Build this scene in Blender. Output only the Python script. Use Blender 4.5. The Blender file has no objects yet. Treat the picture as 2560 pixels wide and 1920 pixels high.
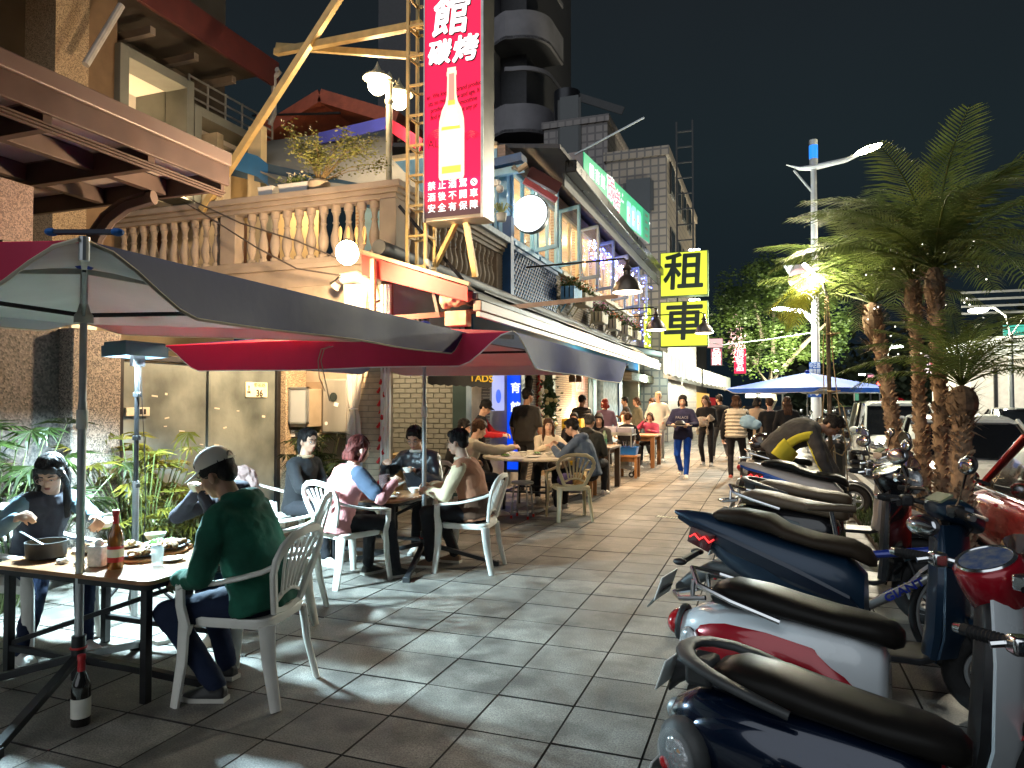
import bpy, math, random
from mathutils import Vector, Matrix, Euler, noise
R = math.radians
random.seed(7)
scn = bpy.context.scene
COL = scn.collection
# ---------------------------------------------------------------- camera
H = 1.50; FPX = 1770.0; YAW = R(20.0); PIT = R(1.46)
cd = bpy.data.cameras.new("camera"); cam = bpy.data.objects.new("camera", cd); COL.objects.link(cam)
cam.location = (0, 0, H); cam.rotation_euler = (R(90) + PIT, 0, YAW)
cd.sensor_width = 36.0; cd.lens = 36.0 * FPX / 2560.0; cd.clip_start = 0.05; cd.clip_end = 600
scn.camera = cam
# ---------------------------------------------------------------- night sky
w = bpy.data.worlds.new("World"); scn.world = w; w.use_nodes = True
nt = w.node_tree; nt.nodes.clear()
wo = nt.nodes.new("ShaderNodeOutputWorld"); bg = nt.nodes.new("ShaderNodeBackground")
tc = nt.nodes.new("ShaderNodeTexCoord"); sp = nt.nodes.new("ShaderNodeSeparateXYZ"); cr = nt.nodes.new("ShaderNodeValToRGB")
nt.links.new(tc.outputs["Generated"], sp.inputs[0]); nt.links.new(sp.outputs["Z"], cr.inputs[0])
cr.color_ramp.elements[0].position = 0.0; cr.color_ramp.elements[0].color = (0.0045, 0.0085, 0.0125, 1)
cr.color_ramp.elements[1].position = 0.75; cr.color_ramp.elements[1].color = (0.0085, 0.0085, 0.0105, 1)
e_ = cr.color_ramp.elements.new(0.3); e_.color = (0.0085, 0.0140, 0.0170, 1)
nt.links.new(cr.outputs[0], bg.inputs[0]); nt.links.new(bg.outputs[0], wo.inputs[0]); bg.inputs[1].default_value = 0.50
nzs = nt.nodes.new("ShaderNodeTexNoise"); nzs.inputs["Scale"].default_value = 1.6; nzs.inputs["Detail"].default_value = 4; nt.links.new(tc.outputs["Generated"], nzs.inputs["Vector"])
mrs = nt.nodes.new("ShaderNodeMapRange"); mrs.inputs[3].default_value = 0.36; mrs.inputs[4].default_value = 0.62; nt.links.new(nzs.outputs[0], mrs.inputs[0]); nt.links.new(mrs.outputs[0], bg.inputs[1])
# the one sun lamp, dimmed: soft fill added from high behind the viewer
sun = bpy.data.lights.new("night_fill", 'SUN'); sun.energy = 0.42; sun.angle = R(70); sun.color = (0.88, 0.95, 1.0)
so = bpy.data.objects.new("night_fill", sun); COL.objects.link(so); so.rotation_euler = Vector((0.18, 0.80, -0.62)).to_track_quat('-Z', 'Y').to_euler()
scn.view_settings.view_transform = 'Standard'; scn.view_settings.look = 'None'
scn.view_settings.exposure = 1.4; scn.view_settings.gamma = 1.0; scn.view_settings.use_curve_mapping = False
scn.cycles.use_denoising = True
scn.cycles.sample_clamp_indirect = 4.0
scn.cycles.max_bounces = 6; scn.cycles.diffuse_bounces = 3; scn.cycles.glossy_bounces = 3; scn.cycles.transmission_bounces = 5
scn.cycles.caustics_reflective = False; scn.cycles.caustics_refractive = False
# ---------------------------------------------------------------- photo ruler: a pixel of the 2212 px wide photo -> a point of the place
_fw = Vector((-math.sin(YAW) * math.cos(PIT), math.cos(YAW) * math.cos(PIT), math.sin(PIT)))
_rt = Vector((math.cos(YAW), math.sin(YAW), 0)); _up = _rt.cross(_fw); _C = Vector((0, 0, H))
def _ray(x, y):
    k = 2560 / 2212
    return _fw + _rt * ((x * k - 1280) / FPX) - _up * ((y * k - 960) / FPX)
def G(x, y, z=0.0): r = _ray(x, y); return _C + r * ((z - H) / r.z)
def AY(x, y, Y): r = _ray(x, y); return _C + r * (Y / r.y)
def AX(x, y, X): r = _ray(x, y); return _C + r * (X / r.x)
# ---------------------------------------------------------------- materials
_mc = {}
def mat(name, c=(.3, .3, .3), rough=0.6, metal=0.0, var=0.12, vs=6.0, bump=0.0, bs=60.0, coat=0.0, spec=0.5, trans=0.0, c2=None, emit=None, es=0.0, sheen=0.0, stretch=None):
    if name in _mc: return _mc[name]
    m = bpy.data.materials.new(name); m.use_nodes = True; n = m.node_tree; b = n.nodes["Principled BSDF"]
    b.inputs["Roughness"].default_value = rough; b.inputs["Metallic"].default_value = metal
    b.inputs["Coat Weight"].default_value = coat; b.inputs["Specular IOR Level"].default_value = spec
    b.inputs["Transmission Weight"].default_value = trans; b.inputs["Sheen Weight"].default_value = sheen
    t = n.nodes.new("ShaderNodeTexCoord"); src = t.outputs["Object"]
    if stretch:
        mp = n.nodes.new("ShaderNodeMapping"); mp.inputs["Scale"].default_value = stretch
        n.links.new(src, mp.inputs[0]); src = mp.outputs[0]
    nz = n.nodes.new("ShaderNodeTexNoise"); nz.inputs["Scale"].default_value = vs; nz.inputs["Detail"].default_value = 5
    n.links.new(src, nz.inputs["Vector"])
    rp = n.nodes.new("ShaderNodeValToRGB")
    a = [x * (1 - var) for x in c]; d = c2 if c2 else [min(1, x * (1 + var)) for x in c]
    rp.color_ramp.elements[0].position = 0.32; rp.color_ramp.elements[1].position = 0.68
    rp.color_ramp.elements[0].color = (*a, 1); rp.color_ramp.elements[1].color = (*d, 1)
    n.links.new(nz.outputs[0], rp.inputs[0]); n.links.new(rp.outputs[0], b.inputs["Base Color"])
    mr = n.nodes.new("ShaderNodeMapRange"); mr.inputs[3].default_value = max(0.02, rough - 0.1 * (1 - metal)); mr.inputs[4].default_value = min(1, rough + 0.12)
    n.links.new(nz.outputs[0], mr.inputs[0]); n.links.new(mr.outputs[0], b.inputs["Roughness"])
    if bump:
        z2 = n.nodes.new("ShaderNodeTexNoise"); z2.inputs["Scale"].default_value = bs; z2.inputs["Detail"].default_value = 4
        n.links.new(src, z2.inputs["Vector"])
        bp = n.nodes.new("ShaderNodeBump"); bp.inputs["Strength"].default_value = bump; bp.inputs["Distance"].default_value = 0.01
        n.links.new(z2.outputs[0], bp.inputs["Height"]); n.links.new(bp.outputs[0], b.inputs["Normal"])
    if emit:
        b.inputs["Emission Color"].default_value = (*emit, 1); b.inputs["Emission Strength"].default_value = es
    _mc[name] = m; return m
def leafy(m, k=0.45):
    # thin leaves let part of the light through
    n = m.node_tree; b = n.nodes["Principled BSDF"]; o = n.nodes["Material Output"]; tr = n.nodes.new("ShaderNodeBsdfTranslucent"); mx = n.nodes.new("ShaderNodeMixShader"); mx.inputs[0].default_value = k
    n.links.new(b.inputs["Base Color"].links[0].from_socket, tr.inputs[0]); n.links.new(b.outputs[0], mx.inputs[1]); n.links.new(tr.outputs[0], mx.inputs[2]); n.links.new(mx.outputs[0], o.inputs[0]); return m
def glow(name, c=(1, 1, 1), s=1.0):
    if name in _mc: return _mc[name]
    m = bpy.data.materials.new(name); m.use_nodes = True; b = m.node_tree.nodes["Principled BSDF"]
    b.inputs["Base Color"].default_value = (*[x * 0.5 for x in c], 1); b.inputs["Emission Color"].default_value = (*c, 1)
    b.inputs["Emission Strength"].default_value = s * (0.40 if s < 5 else 1); b.inputs["Roughness"].default_value = 0.4
    _mc[name] = m; return m
def glass(name, c=(0.9, 0.95, 0.95), rough=0.03, alpha=0.25, metal=0.0):
    if name in _mc: return _mc[name]
    m = bpy.data.materials.new(name); m.use_nodes = True; b = m.node_tree.nodes["Principled BSDF"]
    b.inputs["Base Color"].default_value = (*c, 1); b.inputs["Roughness"].default_value = rough; b.inputs["Alpha"].default_value = alpha
    b.inputs["Metallic"].default_value = metal
    _mc[name] = m; return m
def mosaic(name, c, mortar, sx, sy, rough=0.5, bump=0.4, off=0.5, msz=0.02, axis='XZ'):
    if name in _mc: return _mc[name]
    m = bpy.data.materials.new(name); m.use_nodes = True; n = m.node_tree; b = n.nodes["Principled BSDF"]
    t = n.nodes.new("ShaderNodeTexCoord"); s = n.nodes.new("ShaderNodeSeparateXYZ"); cb = n.nodes.new("ShaderNodeCombineXYZ")
    n.links.new(t.outputs["Object"], s.inputs[0])
    ad = n.nodes.new("ShaderNodeMath"); ad.operation = 'ADD'; n.links.new(s.outputs[0], ad.inputs[0]); n.links.new(s.outputs[1], ad.inputs[1])
    n.links.new(ad.outputs[0], cb.inputs[0]); n.links.new(s.outputs[2], cb.inputs[1])
    br = n.nodes.new("ShaderNodeTexBrick"); br.offset = off; br.inputs["Scale"].default_value = 1.0
    br.inputs["Brick Width"].default_value = sx; br.inputs["Row Height"].default_value = sy; br.inputs["Mortar Size"].default_value = msz
    br.inputs["Color1"].default_value = (*c, 1); br.inputs["Color2"].default_value = (*[x * 0.75 for x in c], 1); br.inputs["Mortar"].default_value = (*mortar, 1)
    n.links.new(cb.outputs[0], br.inputs["Vector"]); n.links.new(br.outputs[0], b.inputs["Base Color"])
    bp = n.nodes.new("ShaderNodeBump"); bp.invert = True; bp.inputs["Strength"].default_value = bump; bp.inputs["Distance"].default_value = 0.01
    n.links.new(br.outputs["Fac"], bp.inputs["Height"]); n.links.new(bp.outputs[0], b.inputs["Normal"])
    b.inputs["Roughness"].default_value = rough
    _mc[name] = m; return m
def stone_chip(name, base, c2, scale=90):
    if name in _mc: return _mc[name]
    m = bpy.data.materials.new(name); m.use_nodes = True; n = m.node_tree; b = n.nodes["Principled BSDF"]
    t = n.nodes.new("ShaderNodeTexCoord"); v = n.nodes.new("ShaderNodeTexVoronoi"); v.inputs["Scale"].default_value = scale
    n.links.new(t.outputs["Object"], v.inputs["Vector"])
    sx = n.nodes.new("ShaderNodeSeparateColor"); n.links.new(v.outputs["Color"], sx.inputs[0])
    rp = n.nodes.new("ShaderNodeValToRGB"); rp.color_ramp.elements[0].color = (*base, 1); rp.color_ramp.elements[1].color = (*c2, 1)
    n.links.new(sx.outputs[0], rp.inputs[0]); n.links.new(rp.outputs[0], b.inputs["Base Color"])
    bp = n.nodes.new("ShaderNodeBump"); bp.inputs["Strength"].default_value = 0.6; bp.inputs["Distance"].default_value = 0.004
    n.links.new(v.outputs["Distance"], bp.inputs["Height"]); n.links.new(bp.outputs[0], b.inputs["Normal"]); b.inputs["Roughness"].default_value = 0.75
    _mc[name] = m; return m
# ---------------------------------------------------------------- geometry builder
def frame(d):
    d = Vector(d).normalized(); a = Vector((0, 0, 1)) if abs(d.z) < 0.9 else Vector((1, 0, 0))
    u = d.cross(a).normalized(); return u, d.cross(u).normalized() * -1
class MB:
    def __init__(s): s.v = []; s.f = []; s.mi = []; s.M = None; s.k = 0
    def add(s, vs, fs):
        o = len(s.v)
        if s.M is not None: vs = [s.M @ Vector(v) for v in vs]
        s.v += [tuple(v) for v in vs]; s.f += [tuple(i + o for i in f) for f in fs]; s.mi += [s.k] * len(fs); return s
    def box(s, c, d, rz=0.0, rot=None):
        x, y, z = d[0] / 2, d[1] / 2, d[2] / 2; m = (rot.to_matrix() if rot else Matrix.Rotation(rz, 3, 'Z')); c = Vector(c)
        vs = [c + m @ Vector(p) for p in ((-x, -y, -z), (x, -y, -z), (x, y, -z), (-x, y, -z), (-x, -y, z), (x, -y, z), (x, y, z), (-x, y, z))]
        return s.add(vs, [(0, 3, 2, 1), (4, 5, 6, 7), (0, 1, 5, 4), (1, 2, 6, 5), (2, 3, 7, 6), (3, 0, 4, 7)])
    def bb(s, a, b):
        return s.box([(a[i] + b[i]) / 2 for i in range(3)], [abs(b[i] - a[i]) for i in range(3)])
    def bar(s, a, b, wd, ht):
        a = Vector(a); b = Vector(b); d = (b - a).normalized(); up = Vector((0, 0, 1)) if abs(d.z) < 0.95 else Vector((0, 1, 0))
        u = d.cross(up).normalized() * wd / 2; v = u.cross(d).normalized() * ht / 2
        return s.add([a - u - v, a + u - v, a + u + v, a - u + v, b - u - v, b + u - v, b + u + v, b - u + v], [(0, 1, 2, 3), (7, 6, 5, 4), (0, 4, 5, 1), (1, 5, 6, 2), (2, 6, 7, 3), (3, 7, 4, 0)])
    def loft(s, rings, cap=True, closed=False):
        n = len(rings[0]); vs = [p for r in rings for p in r]; fs = []
        m = len(rings)
        for i in range(m - (0 if closed else 1)):
            for j in range(n):
                a = i * n + j; b = i * n + (j + 1) % n; c = ((i + 1) % m) * n + (j + 1) % n; d = ((i + 1) % m) * n + j
                fs.append((a, b, c, d))
        if cap and not closed: fs.append(tuple(range(n))[::-1]); fs.append(tuple((m - 1) * n + j for j in range(n)))
        return s.add(vs, fs)
    def cap(s, a, b, r1, r2=None, n=10, round_=False):
        a = Vector(a); b = Vector(b); r2 = r1 if r2 is None else r2
        if (b - a).length < 1e-5: return s
        u, v = frame(b - a); d = (b - a).normalized(); rs = []
        st = [(a, r1), (b, r2)]
        if round_: st = [(a - d * r1 * .95, r1 * .3), (a - d * r1 * .65, r1 * .76), (a, r1), (b, r2), (b + d * r2 * .65, r2 * .76), (b + d * r2 * .95, r2 * .3)]
        for p, r in st: rs.append([p + (u * math.cos(2 * math.pi * j / n) + v * math.sin(2 * math.pi * j / n)) * r for j in range(n)])
        return s.loft(rs)
    def tube(s, pts, r, n=8, closed=False, flat=1.0):
        pts = [Vector(p) for p in pts]; rs = []; m = len(pts); pu = None
        for i, p in enumerate(pts):
            if closed: d = pts[(i + 1) % m] - pts[i - 1]
            else: d = pts[min(i + 1, m - 1)] - pts[max(i - 1, 0)]
            d.normalize()
            if pu is None: u, v = frame(d)
            else: u = (pu - d * pu.dot(d)).normalized(); v = d.cross(u)
            pu = u; rr = r[i] if isinstance(r, (list, tuple)) else r
            rs.append([p + (u * math.cos(2 * math.pi * j / n) + v * math.sin(2 * math.pi * j / n) * flat) * rr for j in range(n)])
        return s.loft(rs, closed=closed)
    def lathe(s, prof, c=(0, 0, 0), n=16, ax=None):
        c = Vector(c); m = Matrix.Identity(3)
        if ax is not None: m = Vector((0, 0, 1)).rotation_difference(Vector(ax)).to_matrix()
        rs = [[c + m @ Vector((max(r, 1e-4) * math.cos(2 * math.pi * j / n), max(r, 1e-4) * math.sin(2 * math.pi * j / n), z)) for j in range(n)] for r, z in prof]
        return s.loft(rs)
    def ell(s, c, r, n=12, m=8, rot=None):
        c = Vector(c); M3 = rot.to_matrix() if isinstance(rot, Euler) else (rot if rot is not None else Matrix.Identity(3)); rs = []
        for i in range(m + 1):
            t = math.pi * (0.04 + 0.92 * i / m) - math.pi / 2
            rs.append([c + M3 @ Vector((r[0] * math.cos(t) * math.cos(2 * math.pi * j / n), r[1] * math.cos(t) * math.sin(2 * math.pi * j / n), r[2] * math.sin(t))) for j in range(n)])
        return s.loft(rs)
    def prism(s, poly, o, u, v, d):
        o = Vector(o); u = Vector(u); v = Vector(v); nrm = u.cross(v).normalized() * d
        a = [o + u * x + v * y for x, y in poly]; b = [p + nrm for p in a]; n = len(poly)
        fs = [tuple(range(n))[::-1], tuple(range(n, 2 * n))] + [(i, (i + 1) % n, n + (i + 1) % n, n + i) for i in range(n)]
        return s.add(a + b, fs)
    def torus(s, c, Rm, r, ax=(0, 1, 0), n=28, k=8, sq=1.0):
        u, v = frame(ax); a = Vector(ax).normalized(); c = Vector(c); rs = []
        for i in range(n):
            t = 2 * math.pi * i / n; d = u * math.cos(t) + v * math.sin(t)
            rs.append([c + d * (Rm + r * math.cos(2 * math.pi * j / k)) + a * r * sq * math.sin(2 * math.pi * j / k) for j in range(k)])
        return s.loft(rs, closed=True)
    def mesh(s, name, mats=None, smooth=30):
        me = bpy.data.meshes.new(name); me.from_pydata(s.v, [], s.f)
        for m in (mats if isinstance(mats, (list, tuple)) else [mats]):
            if m: me.materials.append(m)
        if any(s.mi): me.polygons.foreach_set("material_index", s.mi)
        if smooth: me.polygons.foreach_set("use_smooth", [True] * len(me.polygons)); me.update(); me.set_sharp_from_angle(angle=R(smooth))
        me.update(); return me
    def obj(s, name, mats, parent=None, smooth=30, bevel=0.0, seg=2, fix=True):
        o = bpy.data.objects.new(name, s.mesh(name, mats, smooth)); COL.objects.link(o)
        put(o, parent)
        if fix and len(s.f) < 60000:
            bm = bmesh.new(); bm.from_mesh(o.data); bmesh.ops.recalc_face_normals(bm, faces=bm.faces); bm.to_mesh(o.data); bm.free()
            if smooth: o.data.set_sharp_from_angle(angle=R(smooth))
        if bevel:
            b = o.modifiers.new("bevel", 'BEVEL'); b.width = bevel; b.segments = seg; b.limit_method = 'ANGLE'; b.angle_limit = R(40); b.harden_normals = False
        return o
import bmesh
def put(o, parent):
    if parent is None: return
    r = parent
    while r.parent: r = r.parent
    o.parent = parent
    if r.get('world'):
        # the geometry was laid out in world coordinates: take off where its thing stands
        o.matrix_parent_inverse = Matrix.Identity(4)
        if parent is r: o.location = -r.location
def thing(name, label, cat, loc=(0, 0, 0), rz=0.0, group=None, world=False, kind=None):
    o = bpy.data.objects.new(name, None); COL.objects.link(o); o.location = loc; o.rotation_euler = (0, 0, rz); o.empty_display_size = 0.1
    if label: o['label'] = label
    if cat: o['category'] = cat
    if group: o['group'] = group
    if kind: o['kind'] = kind
    if world: o['world'] = 1
    return o
def tag(o, label=None, cat=None, group=None, kind=None):
    for k, v in (('label', label), ('category', cat), ('group', group), ('kind', kind)):
        if v: o[k] = v
    return o
def dup(o, loc=None, rz=None, label=None, parent=None, group=None, scale=None):
    c = o.copy(); COL.objects.link(c)
    if parent is not None: c.parent = parent
    if loc is not None: c.location = loc
    if rz is not None: c.rotation_euler = (0, 0, rz)
    if scale: c.scale = (scale,) * 3
    if label: c['label'] = label
    if group: c['group'] = group
    for ch in list(o.children): dup(ch, parent=c)
    return c
def inst(me, name, parent=None, M=None):
    o = bpy.data.objects.new(name, me); COL.objects.link(o)
    if parent is not None:
        o.parent = parent; r = parent
        while r.parent: r = r.parent
        if r.get('world') and parent is r: M = Matrix.Translation(-r.location) @ (M or Matrix.Identity(4))
    if M is not None: o.matrix_basis = M
    return o
def text(s, size, o, u, v, m, parent=None, depth=0.004, bold=0.0, align='CENTER', sx=1.0, shear=0.0, name='lettering', ls=1.0):
    c = bpy.data.curves.new(name, 'FONT'); c.body = s; c.size = size; c.align_x = align; c.align_y = 'CENTER'; c.extrude = 0.5 * depth / 1.0
    c.shear = shear; c.resolution_u = 3; c.space_line = ls
    to = bpy.data.objects.new(name, c); me = bpy.data.meshes.new_from_object(to)
    bpy.data.objects.remove(to); u = Vector(u).normalized(); v = Vector(v).normalized(); nn = u.cross(v)
    Mx = Matrix(((u.x, v.x, nn.x, o[0]), (u.y, v.y, nn.y, o[1]), (u.z, v.z, nn.z, o[2]), (0, 0, 0, 1))) @ Matrix.Diagonal((sx, 1, 1, 1))
    me.transform(Mx)
    if bold:
        # heavier strokes: the same lettering again, shifted by a hair
        bs = bmesh.new(); n0 = me.copy()
        for k, (p, q) in enumerate(((0, 0), (1, 0), (-1, 0), (0, 1), (0, -1), (.7, .7), (-.7, -.7), (.7, -.7), (-.7, .7))):
            m2 = n0.copy(); m2.transform(Matrix.Translation(u * p * bold + v * q * bold + nn * k * .0004)); bs.from_mesh(m2); bpy.data.meshes.remove(m2)
        bs.to_mesh(me); bs.free(); bpy.data.meshes.remove(n0)
    me.materials.clear(); me.materials.append(m)
    ob = bpy.data.objects.new(name, me); COL.objects.link(ob); put(ob, parent); return ob
def blob(mb, name, m, parent, voxel, smooth=4, disp=0.0, ds=0.08):
    o = mb.obj(name, m, parent, smooth=0, fix=False)
    r = o.modifiers.new("skin", 'REMESH'); r.mode = 'VOXEL'; r.voxel_size = voxel; r.use_smooth_shade = True
    if smooth: s_ = o.modifiers.new("soften", 'SMOOTH'); s_.iterations = smooth; s_.factor = 0.5
    if disp:
        key = "folds%.3f" % ds; t = bpy.data.textures.get(key)
        if not t: t = bpy.data.textures.new(key, 'CLOUDS'); t.noise_scale = ds; t.noise_depth = 2
        d = o.modifiers.new("folds", 'DISPLACE'); d.texture = t; d.strength = disp; d.mid_level = 0.5; d.texture_coords = 'LOCAL'
    return o
def lamp(kind, loc, power, col, name='light', size=0.1, aim=None, spot=70, blend=0.5, sy=None, parent=None):
    l = bpy.data.lights.new(name, kind); l.energy = power; l.color = col
    if kind in ('POINT', 'SPOT'): l.shadow_soft_size = size
    if kind == 'SPOT': l.spot_size = R(spot); l.spot_blend = blend
    if kind == 'AREA': l.shape = 'RECTANGLE'; l.size = size; l.size_y = sy or size
    o = bpy.data.objects.new(name, l); COL.objects.link(o); o.location = loc
    if aim is not None: o.rotation_euler = (Vector(aim) - Vector(loc)).to_track_quat('-Z', 'Y').to_euler()
    if parent: 
        put(o, parent)
        if parent.get('world'): o.location = Vector(loc) - parent.location
    return o
def arc(c, r, a0, a1, n, u=(1, 0, 0), v=(0, 0, 1)):
    c = Vector(c); u = Vector(u); v = Vector(v)
    return [c + u * r * math.cos(a0 + (a1 - a0) * i / n) + v * r * math.sin(a0 + (a1 - a0) * i / n) for i in range(n + 1)]
WARM = (1.0, 0.66, 0.34); COOL = (0.62, 0.88, 1.0); NEUT = (1.0, 0.93, 0.78)
# shared materials
steel = mat("galvanised_steel", (0.42, 0.44, 0.45), 0.38, 0.8, 0.15, 9)
darkm = mat("black_painted_metal", (0.02, 0.02, 0.022), 0.4, 0.3, 0.3, 9)
chrome = mat("chrome", (0.75, 0.76, 0.78), 0.12, 1.0, 0.06, 9)
blackp = mat("black_plastic", (0.018, 0.018, 0.02), 0.42, 0, 0.3, 20, 0.1, 200)
rubber = mat("tyre_rubber", (0.015, 0.015, 0.016), 0.8, 0, 0.3, 30, 0.2, 150)
whitep = mat("white_paint", (0.72, 0.72, 0.7), 0.45, 0, 0.08, 5)
skin = mat("skin", (0.50, 0.29, 0.20), 0.5, 0, 0.08, 14, 0.05, 300, spec=0.4)
# ================================================================ lights the photo shows (street lamps, bulbs and lanterns are made with their lamps further down)
# ================================================================ GROUND
road_m = mat("asphalt", (0.045, 0.045, 0.047), 0.75, 0, 0.3, 3, 0.5, 140)
def pave_mat():
    m = bpy.data.materials.new("paving_concrete"); m.use_nodes = True; n = m.node_tree; b = n.nodes["Principled BSDF"]; L = n.links.new
    g_ = n.nodes.new("ShaderNodeNewGeometry"); oi = n.nodes.new("ShaderNodeObjectInfo")
    def noise_(sc, det=4):
        z = n.nodes.new("ShaderNodeTexNoise"); z.inputs["Scale"].default_value = sc; z.inputs["Detail"].default_value = det; L(g_.outputs["Position"], z.inputs["Vector"]); return z
    a = noise_(0.9); c = noise_(130, 2); d = noise_(7, 6)
    r1 = n.nodes.new("ShaderNodeValToRGB"); r1.color_ramp.elements[0].position = 0.3; r1.color_ramp.elements[1].position = 0.7
    r1.color_ramp.elements[0].color = (0.115, 0.104, 0.090, 1); r1.color_ramp.elements[1].color = (0.225, 0.205, 0.178, 1); L(a.outputs[0], r1.inputs[0])
    def mul(i, o, lo, hi, p0=0.3, p1=0.7):
        r = n.nodes.new("ShaderNodeMapRange"); r.inputs[1].default_value = p0; r.inputs[2].default_value = p1; r.inputs[3].default_value = lo; r.inputs[4].default_value = hi; L(o, r.inputs[0])
        mx = n.nodes.new("ShaderNodeMix"); mx.data_type = 'RGBA'; mx.blend_type = 'MULTIPLY'; mx.inputs[0].default_value = 1; L(i, mx.inputs[6])
        cb = n.nodes.new("ShaderNodeCombineColor"); [L(r.outputs[0], cb.inputs[k]) for k in range(3)]; L(cb.outputs[0], mx.inputs[7]); return mx.outputs[2]
    o = mul(r1.outputs[0], c.outputs[0], 0.55, 1.55); o = mul(o, d.outputs[0], 0.62, 1.2); f = noise_(2.6, 8); o = mul(o, f.outputs[0], 0.55, 1.05, 0.36, 0.5)
    ad = n.nodes.new("ShaderNodeMath"); ad.operation = 'ADD'; L(g_.outputs["Random Per Island"], ad.inputs[0]); L(oi.outputs["Random"], ad.inputs[1])
    fr = n.nodes.new("ShaderNodeMath"); fr.operation = 'FRACT'; L(ad.outputs[0], fr.inputs[0])
    o = mul(o, fr.outputs[0], 0.74, 1.18, 0, 1); L(o, b.inputs["Base Color"])
    rr = n.nodes.new("ShaderNodeMapRange"); rr.inputs[3].default_value = 0.38; rr.inputs[4].default_value = 0.8; L(d.outputs[0], rr.inputs[0]); L(rr.outputs[0], b.inputs["Roughness"])
    bp = n.nodes.new("ShaderNodeBump"); bp.inputs["Strength"].default_value = 0.35; bp.inputs["Distance"].default_value = 0.004; L(c.outputs[0], bp.inputs["Height"]); L(bp.outputs[0], b.inputs["Normal"])
    return m
pave_m = pave_mat(); grout = mat("joint_dirt", (0.022, 0.020, 0.018), 0.9, 0, 0.4, 30)
MB().bb((-120, -60, -1.2), (220, 320, -0.14)).obj("road", road_m).update_tag()
tag(bpy.data.objects["road"], kind='structure')
tag(MB().bb((-5.95, -2, -0.14), (1.62, 60, -0.014)).obj("pavement", grout), kind='structure')
pav = bpy.data.objects["pavement"]
tag(MB().bb((-60, 60.0, -0.14), (1.62, 200, -0.01)).obj("far_ground", road_m), kind='structure')
T = 0.402
def tile_mb(mb, cx, cy, z, tx, ty):
    g2 = T / 2 - 0.0036; b_ = 0.002; rs = []
    for (h, q) in ((-0.03, 0), (-0.004, 0), (0, b_)):
        rs.append([(cx + sx * (g2 - q), cy + sy * (g2 - q), z + h + (tx * sx + ty * sy)) for sx, sy in ((-1, -1), (1, -1), (1, 1), (-1, 1))])
    n0 = len(mb.f); mb.loft(rs); mb.mi[n0:] = [1] * 8 + [0] * (len(mb.f) - n0 - 8); return mb
tiles = []
for i in range(-13, 7):
    for j in range(-9, 140):
        cx = -0.92 + T * (i + .5); cy = 3.02 + T * (j + .5)
        if cx > 1.55 or cx < -5.95: continue
        v_ = Vector((cx, cy, 0)) - _C; zc = v_.dot(_fw); vis = zc > 0.5 and abs(v_.dot(_rt) / zc) < 0.80 and abs(v_.dot(_up) / zc) < 0.60
        tiles.append((0 if vis else 1, v_.length, cx, cy))
tiles.sort(); vars_ = []
for k in range(8):
    mb = MB(); tile_mb(mb, 0, 0, 0, random.uniform(-.0007, .0007), random.uniform(-.0007, .0007)); vars_.append(mb.mesh("paving_tile", [pave_m, grout], 0))
rest = MB()
for n_, (hid, d_, cx, cy) in enumerate(tiles):
    z = random.uniform(-0.0015, 0.0015)
    if n_ < 299: inst(random.choice(vars_), "paving_tile", pav, Matrix.Translation((cx, cy, z)))
    else: tile_mb(rest, cx, cy, z, random.uniform(-.0007, .0007), random.uniform(-.0007, .0007))
tag(rest.obj("paving_tiles_beyond", [pave_m, grout], pav, smooth=0, fix=False), kind='stuff')
kerb_m = mat("kerb_concrete", (0.24, 0.24, 0.22), 0.8, 0, 0.2, 8, 0.4, 80)
k_ = tag(MB().bb((1.625, -2, -0.14), (1.76, 60, 0.004)).obj("kerb", kerb_m, bevel=0.01), kind='structure')
# drain slits in the pavement
p_ = G(1444, 1118, 0.002); t = thing("drain_grate", "small pale slotted drain grate set in the paving near the navy scooter", "drain", p_, R(-15))
mb = MB().box((0, 0, -0.004), (0.34, 0.13, 0.006)); mb.obj("frame", mat("drain_dark", (0.02, 0.025, 0.015), 0.7), t)
for i in range(9): MB().box((-0.145 + i * 0.036, 0, 0.003), (0.017, 0.11 if i != 4 else 0.06, 0.006), rz=0.15).obj("slat", mat("drain_pale", (0.75, 0.76, 0.62), 0.6), t)
# soil strip with low plants along the kerb, where the palms grow
soil = mat("planter_soil", (0.05, 0.038, 0.026), 0.95, 0, 0.4, 12, 0.8, 40)
tag(MB().bb((1.0, 6.6, -0.01), (1.66, 11.6, 0.07)).obj("planting_soil", soil, bevel=0.02), kind='structure')
mb = MB(); gm = mat("ground_cover_green", (0.05, 0.085, 0.02), 0.6, 0, 0.5, 20)
for i in range(2600):
    x = random.uniform(1.0, 1.66); y = random.uniform(6.6, 11.6); a = random.uniform(0, 6.28); h = random.uniform(.05, .16); d = Vector((math.cos(a), math.sin(a), 0))
    s_ = Vector((-d.y, d.x, 0)) * 0.008; p0 = Vector((x, y, 0.06)); mb.add([p0 - s_, p0 + s_, p0 + d * h * .6 + Vector((0, 0, h))], [(0, 1, 2)])
tag(mb.obj("ground_cover", gm, smooth=0, fix=False), "low grassy ground cover growing around the feet of the palms", "ground cover", kind='stuff')
# floor of the restaurant and yard behind the facade line
tag(MB().bb((-14, -2, -0.14), (-5.955, 30, -0.004)).obj("yard_floor", mat("yard_concrete", (0.16, 0.155, 0.14), 0.8, 0, 0.25, 4)), kind='structure')

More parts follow.
